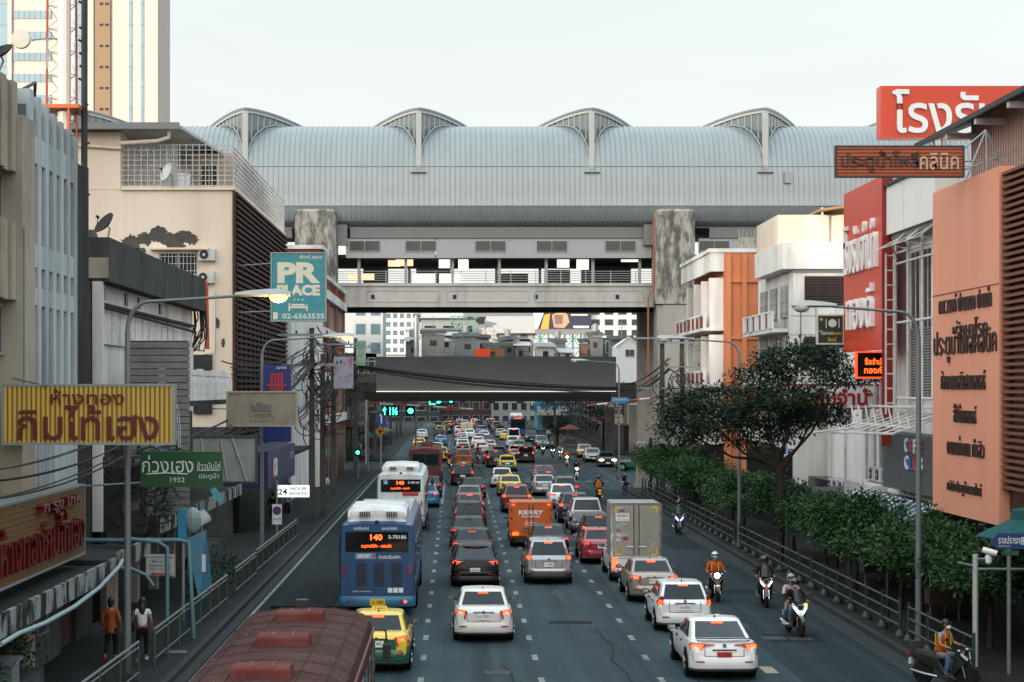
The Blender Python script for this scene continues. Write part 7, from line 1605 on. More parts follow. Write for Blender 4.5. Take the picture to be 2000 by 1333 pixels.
# red letters on gold slats along the left facade
ya, yb = YX(163, -10.1), 35.0; yc = (ya+yb)/2
sign('shop_sign', 'gold slatted fascia sign with raised glossy red letters above the mouldy canopy', (-10.1, yc, 4.0), abs(ya-yb), 1.85, .5, 'L', mat('gold backing', (.20, .12, .025), .6), [('ห้างทองกิมไท้เฮง', 1.7, -.10, 8.8, 1.1, mat('glossy red letters', (.11, .008, .005), .2, coat=.4), .0, .16, 'name_lettering'), ('ก รุง เทพ', 3.4, .60, 4.4, .32, mat('glossy red letters', (.3, .016, .008), .15), .03, .2, 'upper_lettering')], frame=M_greyf, ribs=(14, False, mat('dull gold slats', (.135, .075, .024), .6, var=.15, stain=(.08, .042, .016), amount=.5)))
Y = 90.0; c = P(583, 561, Y)
sign('hotel_sign', 'tall teal hotel sign with cream letters PR PLACE and a phone number', c, 2.74, 3.42, .3, 'F', M_teal, [('พีอาร์ เพลส', .62, 1.52, 1.15, .20, M_cream2, .01, 0, 'thai_lettering'), ('PR', .02, .72, 2.16, 1.05, M_cream2, .05, 0, 'name_lettering'), ('PLACE', .0, -.16, 2.16, .55, M_cream2, .055, 0, 'place_lettering'), ('★ ★ ★', .0, -.62, .55, .12, M_cream2, .0, 0, 'stars'), ('02-6563535', .24, -1.46, 2.1, .26, M_cream2, .018, 0, 'phone_lettering')], frame=M_steel, extra=lambda t, c, u, n: (lambda g: (g.obox(c+Vector((-.02, -.004, -1.02)), u, n, .86, .10, .02), g.obox(c+Vector((-.46, -.004, -1.02)), u, n, .08, .40, .021), g.obox(c+Vector((.42, -.004, -1.05)), u, n, .08, .32, .021), g.obox(c+Vector((-.02, -.004, -.90)), u, n, .66, .09, .02), g.obox(c+Vector((-1.16, -.004, -1.44)), u, n, .24, .36, .02), g.build('bed_emblem', M_cream2, t)))(MB()), legs=[[(c.x-1.3, Y+.1, c.z+1.2), (-11.3, Y+2, c.z+1.2)], [(c.x-1.3, Y+.1, c.z-1.2), (-11.3, Y+2, c.z-1.2)]])
Y = 72.0; c = P(511, 799, Y)
sign('hostel_sign', 'faded beige hostel sign with a small house drawing and the words U HOSTEL', c, 2.78, 1.37, .25, 'F', M_oldw, [('U HOSTEL', .0, -.28, 1.0, .19, M_greyink, .01, 0, 'name_lettering'), ('A Place with Story', .0, -.50, .95, .12, M_greyink, .0, 0, 'motto_lettering'), ('ยู โฮสเทล', -1.05, .55, .42, .12, M_greyink, .0, 0, 'thai_lettering')], frame=M_dirtyb, extra=lambda t, c, u, n: (lambda g: (g.obox(c+Vector((-.12, -.004, .02)), u, n, .55, .22, .02), g.obox(c+Vector((-.08, -.004, .19)), u, n, .28, .12, .021), g.obox(c+Vector((.22, -.004, .04)), u, n, .3, .26, .022), g.poly([c+Vector((-.48, -.005, .06)), c+Vector((-.36, -.005, .06)), c+Vector((-.36, -.005, .18)), c+Vector((-.42, -.005, .24))], (0, -1, 0), .02), g.build('house_emblem', mat('grey emblem', (.13, .12, .12), .7, var=.3), t)))(MB()), legs=[[(c.x, Y+.15, c.z), (-9.9, Y+.3, c.z)]])
Y = 79.0; c = P(541, 788, Y); h_ = 150*Y/F
sign('bank_sign', 'tall blue vertical sign with a red barred emblem behind the hostel sign', c, 54*Y/F, h_, .3, 'F', mat('deep blue sign', (.006, .018, .13), .4, var=.05), [('ธนาคาร', .2, h_/2-.13, .42, .10, M_lettw, .0, 0, 'small_lettering')], extra=lambda t, c, u, n: (lambda g: ([g.obox(c+Vector((-.22+i*.145, -.004, .93)), u, n, .10, .80, .03) for i in range(4)], g.obox(c+Vector((0, -.004, .80)), u, n, .85, .10, .035), g.build('barred_emblem', mat('red emblem', (.36, .02, .025), .4), t)))(MB()))
ya, yb = 80.5, 101.0
M_bank = mat('navy bank fascia', (.012, .025, .09), .4, var=.1)
sign('bank_fascia', 'navy blue bank fascia with letters UOB above the lit banking box', (-8.75, 90.5, 3.75), 14.0, 1.75, .3, 'L', M_bank, [('UOB', -3.6, 0, 1.9, .9, M_chalk, .03, .02, 'name_lettering'), ('ธนาคาร', 5.2, .3, 1.6, .35, M_chalk, .0, 0, 'thai_lettering')], extra=lambda t, c, u, n: (lambda g: (g.obox(c+u*(-4.9)+n*.004, u, n, .25, .95, .03), g.build('red_bar', mat('red emblem', (.36, .02, .025), .4), t)))(MB()))
q = MB(); q.box(-10.9, -9.05, 83.6, 97, 2.9, 4.6); q.alone('bank_canopy', M_bank, 'blue bank canopy box standing behind the bank fascia', 'canopy')
Y = 83.3; c = P(568, 960, Y)
sign('banking_sign', 'lit white 24 hour banking sign under the navy bank fascia', (c.x+.1, Y, c.z), 1.5, .55, .2, 'F', mat('lit white panel', (.75, .78, .82), emit=.75), [('24', -.48, -.02, .42, .28, M_ink, .02, 0, 'number_lettering'), ('HOUR', .26, .12, .75, .14, M_ink, .01, 0, 'hour_lettering'), ('BANKING', .26, -.10, .85, .14, M_ink, .01, 0, 'banking_lettering')])
def post_sign(name, label, base, h, build, cat='road sign', r=.04):
    t = T(name, label, cat, base); q = MB(); q.tube([base, Vector(base)+Vector((0, 0, h))], r, 8); q.build('post', M_steel, t); build(t); return t
b = G(541, 1075, .15)
def np_(t):
    c = P(541, 1005, b.y-.06)
    q = MB(); q.obox(c, UX, NX, .44, .92, .02); pn = q.build('plate', M_plate, t); c2 = c+Vector((0, -.022, .17))
    q = MB(); q.cyl(c2, (0, 1, 0), .20, .012, 24); q.build('red_ring', mat('sign red', (.35, .02, .02), .5), pn); q = MB(); q.cyl(c2+Vector((0, -.008, 0)), (0, 1, 0), .165, .012, 24); q.build('blue_disc', mat('sign blue', (.01, .05, .22), .5), pn)
    q = MB(); q.obox(c2+Vector((0, -.017, 0)), Vector((.707, 0, -.707)), NX, .36, .04, .006); q.build('red_slash', mat('sign red', (.35, .02, .02), .5), pn)
    q = MB(); add_text(q, 'ตลอดเวลา', c+Vector((-.04, -.024, -.22)), UX, NX, w=.28, h=.09); add_text(q, '↕', c+Vector((.14, -.024, -.26)), UX, NX, w=.10, h=.26); q.build('lettering', M_ink, pn)
post_sign('no_parking_sign', 'round blue and red no parking sign on a white plate', b, 3.2, np_)
# pink and green banners on the left lamp poles
c = P(671, 728, 118); sign('banner', 'pink and pale blue advertising banner on a pole on the left', c, 1.3, 2.1, .05, 'F', mat('pink blue banner', (.36, .38, .46), .7, var=.35, scale=2.5, stain=(.42, .07, .16), amount=.9, lo=.5, hi=.6), [])
c = P(705, 690, 122); sign('banner', 'green and white advertising banner beside the pink one', c, .65, 1.7, .05, 'F', mat('green white banner', (.20, .36, .22), .7, var=.3, scale=2, stain=(.5, .5, .48), amount=.9, lo=.45, hi=.6), [])
# blank sign frame and other boards on the left
Y = 55; c = P(438, 898, Y); sign('blank_sign', 'blank pale sign back with rusty steel struts behind the green sign', c, 1.98, 1.40, .06, 'F', mat('bare sheet', (.22, .24, .23), .8, var=.2, stain=(.1, .1, .1), amount=.6), [], frame=M_railg, legs=[[(c.x-.7, Y-.05, c.z+.65), (c.x-.55, Y-.08, c.z-.65)], [(c.x+.25, Y-.05, c.z+.65), (c.x+.7, Y-.08, c.z-.65)], [(c.x-.1, Y-.05, c.z+.6), (c.x+.1, Y-.08, c.z-.6)]])
Y = 52.5; c = P(313, 1104, Y); sign('massage_sign', 'small white notice board listing massage prices with a red arrow', c, .84, .62, .05, 'F', mat('grimy white board', (.34, .36, .35), .7, var=.15), [('นวดแผนไทย Massage', 0, .23, .74, .10, M_ink, .0, 0, 'title_lettering'), ('Monthly', 0, .10, .5, .08, M_ink, .01, 0, 'monthly_lettering'), ('Room for Rent', 0, -.01, .64, .08, M_ink, .01, 0, 'room_lettering'), ('Daily / Monthly', 0, -.12, .6, .07, M_ink, .0, 0, 'daily_lettering')], extra=lambda t, c, u, n: (lambda g: (g.obox(c+Vector((.06, -.006, -.26)), u, n, .5, .045, .01), g.poly([c+Vector((-.18, -.006, -.21)), c+Vector((-.30, -.006, -.26)), c+Vector((-.18, -.006, -.31))], (0, -1, 0), .01), g.build('red_arrow', mat('sign red', (.35, .02, .02), .5), t)))(MB()))
q = T('leaning_board', 'tall tapering blue board leaning against the left railing', 'board', (-8.2, 58, .15)); a = [P(362, 1055, 58), P(402, 1035, 58.5), P(415, 1160, 58.3), P(390, 1178, 57.6)]
g = MB(); g.poly(a, (0, .9, .1), .05); g.build('panel', mat('blue board paint', (.03, .13, .20), .5, var=.2, stain=(.01, .05, .08), amount=.5), q); g = MB(); c = P(398, 1100, 57.5); g.obox(c, UX, NX, .12, .55, .02); g.build('notice', M_plate, q)
q = T('telephone_box', 'bright blue public telephone box wrapped in torn plastic beside the café pier', 'telephone', (-8.7, 57, 3)); c = P(357, 1024, 57); g = MB(); g.cbox(c, .26, .3, .95); g.build('case', mat('bright blue plastic', (.03, .25, .42), .4), q); g = MB(); g.ell(c+Vector((.32, 0, .12)), .28, .22, .42, 12, 8); g.build('torn_plastic', mat('torn clear plastic', (.22, .32, .34), .3, var=.3), q); g = MB(); g.tube([(c.x, c.y+.1, .15), (c.x, c.y+.1, c.z-.4)], .05, 6); g.build('post', M_steel, q)
q = T('blue_awning', 'pale blue fan shaped awning hanging below the blank sign', 'awning', P(421, 970, 58)); g = MB(); g.poly([P(410, 958, 58), P(420, 953, 58), P(434, 972, 58), P(433, 986, 58), P(424, 980, 58)], (0, .9, .2), .04); g.build('cloth', mat('turquoise cloth', (.12, .42, .50), .6), q)
q = T('pipe_arch', 'teal painted pipe arch standing over the left pavement', 'pipe frame', (-8.2, 50, .15)); g = MB(); y = 50.0; g.tube([(-8.05, y, .15), (-8.05, y, 3.1), (-8.3, y, 3.25), (-9.2, y, 3.35)], .06, 8); g.tube([(-7.75, y+3, .15), (-7.9, y+3, 3.0), (-8.2, y+3, 3.05), (-11, y+3, 3.05)], .07, 8); g.build('pipe', mat('teal pipe', (.06, .15, .18), .5, var=.1), q, smooth=50); g = MB(); g.box(-8.1, -7.5, y-.05, y+.05, .16, .22); g.build('foot', M_steel, q)
q = T('utility_cabinet', 'pale grey steel cabinet with sloping lid at the lower left corner', 'cabinet', (-10.4, 43.3, .15)); g = MB(); g.box(-10.85, -10.2, 41.2, 41.9, .15, 1.15); g.build('case', mat('pale cabinet paint', (.22, .27, .29), .6, var=.1), q); g = MB(); g.add([(-10.92, 41.1, 1.153), (-10.13, 41.1, 1.153), (-10.13, 42.0, 1.22), (-10.92, 42.0, 1.22), (-10.92, 41.1, 1.21), (-10.13, 41.1, 1.21), (-10.13, 42.0, 1.28), (-10.92, 42.0, 1.28)], [(3, 2, 1, 0), (4, 5, 6, 7), (0, 1, 5, 4), (1, 2, 6, 5), (2, 3, 7, 6), (3, 0, 4, 7)]); g.build('lid', mat('pale lid paint', (.30, .36, .38), .6, var=.1), q)
q = T('cafe_awning', 'white ribbed shop awning curving out under the blank sign', 'awning', (-9.2, 66, 2.8)); g = MB(); g.loft([[(-9.9+.9*sin(R(a)), y, 2.7+.55*cos(R(a))) for a in (0, 25, 50, 75, 90)] for y in (62, 66)], closed=False, cap=False); g.build('canvas', mat('grubby white canvas', (.33, .35, .34), .8, var=.2), q); g = MB(); g.tube([(-9.1, 62-.02, 2.7), (-9.1, 66, 2.7)], .06, 6); g.build('valance_pipe', M_steelw, q)
q = T('wall_menu', 'dark board with a faint chalk script behind the nearest lamp pole', 'board', (-10.2, 54, 3)); g = MB(); g.box(-10.6, -9.3, 53.9, 54.05, 3.2, 5.2); g.build('panel', mat('black board', (.012, .015, .015), .7), q); g = MB(); add_text(g, 'กาแฟ', (-9.75, 53.88, 4.05), UX, NX, w=.5, h=.35); g.build('lettering', mat('faint chalk', (.15, .16, .16), .8), q)
# ------------------------------------------------------------------ right hand signs
Y = 78; c = P(1720, 219, Y)+Vector((4.8, 0, 0))
sign('pawn_sign', 'huge glossy red rooftop sign with tall white Thai letters', c, 9.6, 2.27, .8, 'F', M_redsign, [('โรงรับจำนำ', .0, .02, 8.6, 1.9, M_lettw, .012, .10)], legs=[[(c.x-2, Y+.5, c.z-1.1), (c.x-2, Y+.5, 12)], [(c.x+2, Y+.5, c.z-1.1), (c.x+2, Y+.5, 12)]])
Y = 56; c = P(1757, 316, Y)
M_wood = mat('orange brown sign boards', (.36, .085, .030), .6, var=.15, scale=1.2)
sign('clinic_sign', 'orange brown boarded sign with dark and bare Thai letters held out on a white truss', c, 3.98, .94, .12, 'F', mat('dark board gap', (.12, .03, .012), .8), [('ประตูน้ำโพลี', -.62, 0, 2.42, .66, M_ink_, .010, .05, 'dark_lettering'), ('คลินิค', 1.22, .0, 1.22, .52, mat('bare pale letters', (.45, .36, .26), .6), .010, .05, 'pale_lettering')], frame=M_ink_, ribs=(9, False, M_wood), legs=[[(c.x+1.9, Y+.1, c.z+.3), (16.6, Y+.1, c.z+1.0)], [(c.x+1.9, Y+.1, c.z-.3), (17.6, Y+.2, c.z+.4)], [(c.x+1.9, Y+.1, c.z+.0), (17.0, Y+.2, c.z+.1)], [(16.0, Y+.1, c.z-.5), (16.6, Y+.1, c.z+1.0)], [(16.6, Y+.1, c.z+1.0), (17.4, Y+.1, c.z-.7)], [(16.6, Y+.1, c.z+1.0), (16.65, Y+.1, c.z-.7)]])
ya, yb = YX(1722, 16), YX(1648, 16); yc = (ya+yb)/2; zt, zb = 15.55, 9.05
sign('pawn_sign', 'tall glossy red panel with raised white Thai letters facing the avenue', (16, yc, (zt+zb)/2), abs(ya-yb), zt-zb, .35, 'R', M_redsign, [('โรงรับจำนำ', .0, .85, 5.6, 2.0, M_lettw, .0, .16, 'upper_lettering'), ('ทองดี', .0, -1.55, 4.4, 1.7, M_lettw, .0, .16, 'lower_lettering')])
q = MB(); q.box(16.0, 16.4, 67.22, 67.28, 5.4, 15.45); q.box(16.0, 17.6, ya+.02, ya+.3, 15.6, 16.6); q.alone('red_wall_panel', mat('dark red panel', (.25, .015, .012), .4, var=.1), 'narrow dark red panel between the tall red sign and the white shophouse', 'panel')
Y = 81.2; c = P(1620, 775, Y)
sign('pawn_sign', 'white hanging sign with red Thai letters half hidden by the big tree', c, 4.4, 1.08, .2, 'F', M_plate, [('โรงรับจำนำ', .1, .0, 4.0, .80, mat('sign red letters', (.36, .015, .015), .4), .03, .03)], frame=mat('sign red letters', (.36, .015, .015), .4))
Y = 70; c = P(1702, 713, Y)
sign('led_sign', 'black scrolling sign showing orange red lit Thai letters', c, 1.16, 1.0, .2, 'F', M_shadowgap, [('ซื้อจำนำ', .12, .14, .75, .28, M_ledred, .01, 0, 'sale_lettering'), ('ทองคำ', .12, -.20, .8, .28, M_ledred, .01, 0, 'lower_lettering')], frame=mat('lit red edge', (.8, .05, .01), emit=1.2))
Y = 74; c = P(1622, 644, Y)
sign('restaurant_sign', 'dark green muslim food sign with a plate and cutlery emblem', c, 1.08, 1.18, .15, 'F', mat('dark green board', (.006, .035, .022), .5), [('"Samet', -.18, -.13, .58, .18, M_chalk, .005, 0, 'name_lettering'), ('muslim', .28, -.15, .36, .13, M_gold, .005, 0, 'muslim_lettering'), ('food', .06, -.40, .34, .18, M_gold, .005, 0, 'food_lettering')], extra=lambda t, c, u, n: (lambda g, h: (g.cyl(c+Vector((.08, -.01, .26)), (0, 1, 0), .17, .02, 20), [g.obox(c+Vector((s, -.004, .25)), u, n, .03, .38, .02) for s in (-.18, .35)], g.build('plate_emblem', M_chalk, t), h.cyl(c+Vector((-.38, -.01, .42)), (0, 1, 0), .06, .02, 12), h.build('moon_emblem', M_gold, t)))(MB(), MB()), frame=M_steelw)
Y = 88; c = P(1537, 880, Y); sign('shop_sign', 'white and dark blue shop sign peeping under the big tree', c, 1.0, .65, .1, 'F', M_plate, [('ซื้อ', 0, 0, .8, .4, mat('sign blue', (.01, .05, .22), .5), .03, .02)])
# street name plates and camera
q = T('street_sign', 'dark blue arrow shaped street name plate reading ราชปรารภ 8', 'street sign', G(1972, 1318, .15)); Y = 46.3; c = P(1985, 1058, Y)
g = MB(); g.poly([P(1935, 1056, Y), P(1948, 1042, Y), P(2060, 1042, Y), P(2060, 1073, Y), P(1948, 1073, Y)], (0, 1, 0), .03); pl = g.build('plate', mat('street plate blue', (.012, .045, .16), .4), q)
g = MB(); add_text(g, 'ราชปรารภ', P(1971, 1055, Y-.012), UX, NX, w=.55, h=.19, bold=.005); add_text(g, '8', P(1997, 1057, Y-.012), UX, NX, w=.10, h=.2, bold=.01); add_text(g, 'Ratchaprarop', P(1962, 1067, Y-.012), UX, NX, w=.3, h=.05); g.build('lettering', M_lettw, pl)
g = MB(); g.box(P(1958, 0, Y).x, P(1990, 0, Y).x, Y, Y+.03, ZY(1085, Y), ZY(1076, Y)); g.build('lower_plate', mat('street plate green', (.01, .09, .05), .4), q)
g = MB(); x = P(1972, 0, Y).x; g.tube([(x, Y+.06, .15), (x, Y+.06, ZY(1040, Y))], .055, 8); g.build('post', M_pole, q)
q = T('security_camera', 'white bullet security camera with dome on a pale steel post', 'camera', (13.75, 47.6, .15)); Y = 47.6; x = P(1905, 0, Y).x
g = MB(); g.tube([(x, Y, .15), (x, Y, ZY(1083, Y))], .075, 10); g.build('post', mat('pale post', (.42, .44, .43), .5, .3, var=.1), q, smooth=50)
g = MB(); g.tube([(x, Y, ZY(1092, Y)), (x+.5, Y, ZY(1092, Y)), (x+.5, Y, ZY(1083, Y))], .03, 6); g.tube([(x-.45, Y, ZY(1103, Y)-.15+.2), (x, Y, ZY(1106, Y))], .03, 5); g.tube([(x, Y, ZY(1112, Y)), (x+1.6, Y, ZY(1112, Y))], .04, 6); g.build('bracket', M_steel, q)
g = MB(); g.tube([P(1920, 1074, Y), P(1948, 1082, Y-.2)], .085, 10); g.lathe([(.02, -.16), (.09, -.10), (.10, .05), (.07, .12)], tuple(P(1931, 1092, Y)), 12); g.build('camera_body', M_white, q, smooth=40)
q = T('parasol', 'dark teal market parasol at the right edge behind the street plate', 'parasol', (15.2, 48.5, .15)); g = MB(); g.lathe([(.02, 4.35), (.5, 4.25), (.52, 4.0), (1.4, 3.55), (1.38, 3.5), (.02, 4.1)], (15.5, 48.4, 0), 10); g.build('canopy', mat('dark teal cloth', (.015, .085, .085), .8, var=.2), q); g = MB(); g.tube([(15.5, 48.4, .15), (15.5, 48.4, 4.2)], .03, 6); g.build('pole', M_steel, q)
q = T('street_sign', 'pale blue arrow street plate on the crossing corner lamp', 'street sign', P(1213, 781, 146)); g = MB(); Y = 146; g.poly([P(1194, 776, Y), P(1226, 776, Y), P(1233, 781, Y), P(1226, 788, Y), P(1194, 788, Y)], (0, 1, 0), .05); pl = g.build('plate', mat('street plate pale blue', (.03, .19, .42), .4), q); g = MB(); add_text(g, 'ถ.นิคมมักกะสัน', P(1211, 780, Y-.02), UX, NX, w=1.15, h=.24); g.build('lettering', M_lettw, pl)
# traffic lights
M_grn = mat('lit green signal', (.03, 1.0, .55), emit=6.0)
def signal(label, x, y, h, arm, heads, text=None):
    t = T('traffic_light', label, 'traffic light', (x, y, .1)); q = MB(); q.tube([(x, y, .1), (x, y, h-.8), (x+(.3 if arm > 0 else -.3), y, h-.1), (x+arm, y, h)], .09, 8); q.build('pole', M_pole, t, smooth=50)
    for (px, pz, s) in heads:
        q = MB(); q.cbox((px, y-.1, pz), s, .25, s*1.15); ho = q.build('signal_head', M_shadowgap, t); q = MB(); q.cyl((px, y-.25, pz), (0, 1, 0), s*.30, .04, 12); q.build('lit_lens', M_grn, ho)
    if text:
        q = MB(); q.cbox((text[1], y-.1, text[2]), text[3], .22, .85); ho = q.build('countdown_box', M_shadowgap, t); q = MB(); add_text(q, text[0], (text[1], y-.23, text[2]), UX, NX, w=text[3]*.85, h=.72, bold=.02); q.build('lit_digits', M_grn, ho)
    return t
Yt = 160; p = P(755, 803, Yt); s1 = signal('traffic light arm with green arrow and a lit countdown over the left lanes', P(718, 0, Yt).x, Yt, p.z, 5.2, [(P(802, 0, Yt).x, P(0, 803, Yt).z, .8)], ('↑ 116', P(762, 0, Yt).x, p.z, 1.55))
Yt = 205; p = P(850, 786, Yt); signal('far traffic light arm with green lamps in a row over the avenue', P(812, 0, Yt).x, Yt, p.z, 4.6, [(P(881, 0, Yt).x, P(0, 783, Yt).z, .75)], ('||||●', P(850, 0, Yt).x, P(0, 785, Yt).z, 1.6))
signal('low traffic light glowing green on the left pavement', P(699, 0, 150).x, 150, P(0, 880, 150).z+.5, .1, [(P(699, 0, 150).x, P(0, 884, 150).z, .5)])
def cross_(t):
    c = P(743, 843, 163.9); q = MB(); q.poly([c+Vector((0, 0, .5)), c+Vector((.5, 0, 0)), c+Vector((0, 0, -.5)), c+Vector((-.5, 0, 0))], (0, 1, 0), .03); pn = q.build('plate', mat('warning amber', (.50, .22, .01), .5), t); q = MB(); q.obox(c+Vector((0, -.005, 0)), UX, NX, .5, .1, .01); q.obox(c+Vector((0, -.005, 0)), UX, NX, .1, .5, .012); q.build('cross_emblem', M_ink, pn)
post_sign('warning_sign', 'amber diamond warning sign with a black cross by the crossing', Vector((P(743, 0, 164).x, 164, .1)), 4.2, cross_)
def dirb(t):
    c = P(745, 817, 169.9); q = MB(); q.obox(c, UX, NX, .9, 1.5, .04); pn = q.build('plate', mat('direction sign blue', (.012, .06, .2), .5), t); q = MB(); q.poly([c+Vector((-.06, -.05, -.5)), c+Vector((.06, -.05, -.5)), c+Vector((.06, -.05, .2)), c+Vector((.2, -.05, .2)), c+Vector((0, -.05, .5)), c+Vector((-.2, -.05, .2)), c+Vector((-.06, -.05, .2))], (0, -1, 0), .01); q.build('arrow_emblem', M_lettw, pn)
post_sign('direction_sign', 'blue lane direction sign behind the amber diamond', Vector((P(745, 0, 170).x, 170, .1)), 6.0, dirb)
# pillar shaped city marker, barricade, bollard, kiosks at the right corner
b = P(1236, 940, 134.6); b = Vector((G(1236, 948).x, 134.6, .15)); q = T('marker_pillar', 'grey concrete marker pillar with gold vertical lettering at the crossing corner', 'pillar', b)
g = MB(); g.box(b.x-.38, b.x+.38, b.y-.3, b.y+.3, .15, 2.5); g.box(b.x-.5, b.x+.5, b.y-.4, b.y+.4, 2.502, 2.62); g.box(b.x-.55, b.x+.55, b.y-.45, b.y+.45, .15, .40); g.build('shaft', M_conc, q)
g = MB()
for s in (-.18, .18): g.box(b.x+s-.16, b.x+s+.16, b.y-.25, b.y+.25, 2.622, 3.6)
g.build('cap', M_pale, q); g = MB()
for i, ch in enumerate('มักกะสัน'[:6]): add_text(g, ch, (b.x, b.y-.31, 2.2-i*.30), UX, NX, w=.2, h=.2, bold=.02)
g.build('lettering', M_gold, q)
q = T('barricade', 'white folding steel barricade on the crossing corner pavement', 'barricade', (14.8, 133, .15)); g = MB()
for z in (.2, .6, 1.0): g.tube([(14.1, 133, .15+z), (15.9, 133.4, .15+z)], .03, 5)
for i in range(7): x = 14.1+i*.3; g.tube([(x, 133+i*.067, .15), (x+.3*(-1 if i % 2 else 1), 133+i*.067, 1.15)], .022, 4)
g.build('frame', M_steelw, q)
q = T('bollard', 'orange and white striped flexible bollard beside the railing end', 'bollard', (12.9, 103.4, .15)); g = MB(); g.lathe([(.14, .15), (.14, .2), (.06, .22), (.06, 1.3), (.03, 1.34)], (12.9, 103.4, 0), 12); g.build('post', mat('bollard orange', (.42, .12, .03), .5), q); g = MB()
for z in (.5, .8, 1.1): g.lathe([(.064, z), (.064, z+.14)], (12.9, 103.4, 0), 12)
g.build('white_band', M_plate, q)
for k, (x, y, c_, lab) in enumerate(((15.6, 58, (.05, .03, .02), 'dark food cart under the clipped trees'), (15.8, 68, (.03, .045, .05), 'shaded vendor stall under the trees by the pawn shop'))):
    q = T('food_cart', lab, 'cart', (x, y, .15)); g = MB(); g.box(x-.5, x+.5, y-.9, y+.9, .65, 1.1); g.build('counter', mat('cart %d' % k, c_, .6), q); g = MB()
    for sx in (-.45, .45):
        for sy in (-.8, .8): g.tube([(x+sx, y+sy, .15), (x+sx, y+sy, 2.1)], .025, 5)
    g.build('post', M_steel, q); g = MB(); g.box(x-.7, x+.7, y-1.1, y+1.1, 2.1, 2.16); g.build('roof', M_concdk, q)
# tall thin dark posts standing along the right pavement
for i, (y, lab) in enumerate(((56, 'dark thin post beside the first green railing'), (61.5, 'dark thin post between the striped awning and the railing'), (73, 'dark thin post before the pawn shop ledge'), (92, 'dark thin post left of the big tree'), (106, 'dark thin post near the transformer frame'), (124, 'dark thick post at the railing end by the crossing'))):
    q = T('steel_post', lab, 'post', (13.5, y, .15), 'thin posts along the right pavement'); g = MB(); g.tube([(13.5, y, .15), (13.5, y, 2.9 if y < 110 else 4.2)], .06 if y < 110 else .12, 8); g.build('shaft', M_railg, q); g = MB(); g.lathe([(.16, .15), (.16, .25), (.08, .3)], (13.5, y, 0), 10); g.build('foot', M_railg, q)
# ================================================================== traffic
LQ = 'cars queueing in the avenue'
rl_ = random.Random(17); M_brakedim = mat('dim tail lamp', (.75, .045, .010), emit=1.6)
def mk(kind, x, y, col, label, face=0, group=LQ, cover=None, **k):
    key = (kind, tuple(sorted((a, str(b)) for a, b in k.items())))
    if key not in CARN: c = car(kind, label=label, **k); CARN[key] = c
    else: c = dup(CARN[key])
    place(c, (x, y, 0), R(180) if face else 0.0, label, group)
    if group is None and 'group' in c: del c['group']
    mp = {'body': col, 'bumper_cover': cover or col, 'bed_side': col, 'tailgate': col}
    if y > 70 and k.get('lit', True):
        q_ = rl_.random(); mp['lit_lens'] = M_brake if q_ < .55 else (M_brakedim if q_ < .85 else M_red); mp['high_brake_light'] = M_brake if q_ < .5 else (M_brakedim if q_ < .7 else M_red)
    override(c, mp); return c
S_, H_, U_, X_, P_, V_n, FB_ = 'sedan', 'hatch', 'suv', 'crossover', 'pickup', 'van', 'fastback'
# near cars, lane by lane
mk(S_, .83, 53.1, M_pearl, 'pearl white saloon nearest in the second lane with nothing behind it', text='ษฉ 7003')
mk(X_, .74, 68.0, M_black, 'glossy black crossover with a roof spoiler right ahead of the pearl white saloon', text='4กธ 614', spoiler=True)
mk(S_, .72, 76.6, M_black, 'black saloon directly ahead of the spoilered black crossover', text='กท 381')
mk(S_, .62, 84.0, M_dark, 'charcoal saloon third in the queue ahead of the black saloon')
mk(U_, .7, 92.5, M_dark, 'charcoal estate with roof rails in the dark queue', rails=True)
mk(S_, .82, 103.5, M_rust, 'dull red roofed saloon ahead of the estate with roof rails')
mk(S_, .85, 112, M_grey, 'grey saloon ahead of the dull red roofed one')
mk(S_, 1.2, 122, M_dark, 'charcoal saloon with right indicator lit near the stop line')
mk(U_, .55, 140, M_dark, 'charcoal tall utility car waiting at the stop line, white plate on its tailgate')
mk(U_, 3.59, 69.0, M_silver, 'silver utility car with high tail lamps, nearest in the third lane', text='ฆฆ 6002')
mk(S_, 4.15, 79, M_dark, 'charcoal saloon just ahead of the silver utility car')
place(box_truck('kerry'), (3.57, 85, 0), 0, None, 'delivery trucks in the queue')
mk(S_, 3.8, 96.5, M_grey, 'grey saloon with a sign in its rear window ahead of the orange truck')
mk(U_, 3.72, 109, M_rust, 'rust orange utility car in the third lane')
mk(S_, 3.85, 126, M_yellow, 'yellow and green taxi with a bright rear screen in the third lane', cover=M_tgreen, taxi=True, lit=False)
mk(H_, 3.55, 137, M_white, 'white hatchback beside the yellow green taxi at the stop line', lit=False)
mk(S_, 4.75, 164, M_yellow, 'yellow taxi driving onto the level crossing', cover=M_tgreen, taxi=True, lit=False)
mk(FB_, 6.93, 46.2, M_white, 'white fastback saloon with black lip spoiler at the lower right', text='กง 2098', plate='red', spoiler=True)
mk(H_, 7.08, 55.3, M_white, 'white hatchback with wide dark rear glass ahead of the fastback', text='กจ 5521')
mk(S_, 7.0, 63.0, M_beige, 'old champagne saloon behind the tall aluminium box pickup', text='ศห 1402')
place(box_truck('alu'), (7.0, 69.5, 0), 0, None, 'delivery trucks in the queue')
mk(S_, 6.3, 77.0, M_pinkred, 'pinkish red saloon half hidden by the aluminium box pickup')
mk(H_, 6.85, 85.2, M_black, 'black hatchback with round lit lamp ahead of the pinkish red car', text='ขต 77')
mk(P_, 6.9, 92.7, M_silver, 'silver pickup with open bed in the fourth lane', lit=False)
mk(U_, 6.7, 100.5, M_navy, 'navy blue tall car ahead of the silver pickup')
mk(X_, 6.7, 112, M_white, 'white crossover with round tail in the fourth lane')
mk(U_, 7.35, 119.5, M_grey, 'grey utility car with roof rails beside the white crossover', rails=True)
mk(S_, 6.3, 126.5, M_silver, 'silver saloon with glowing left lamp ahead of the grey utility car')
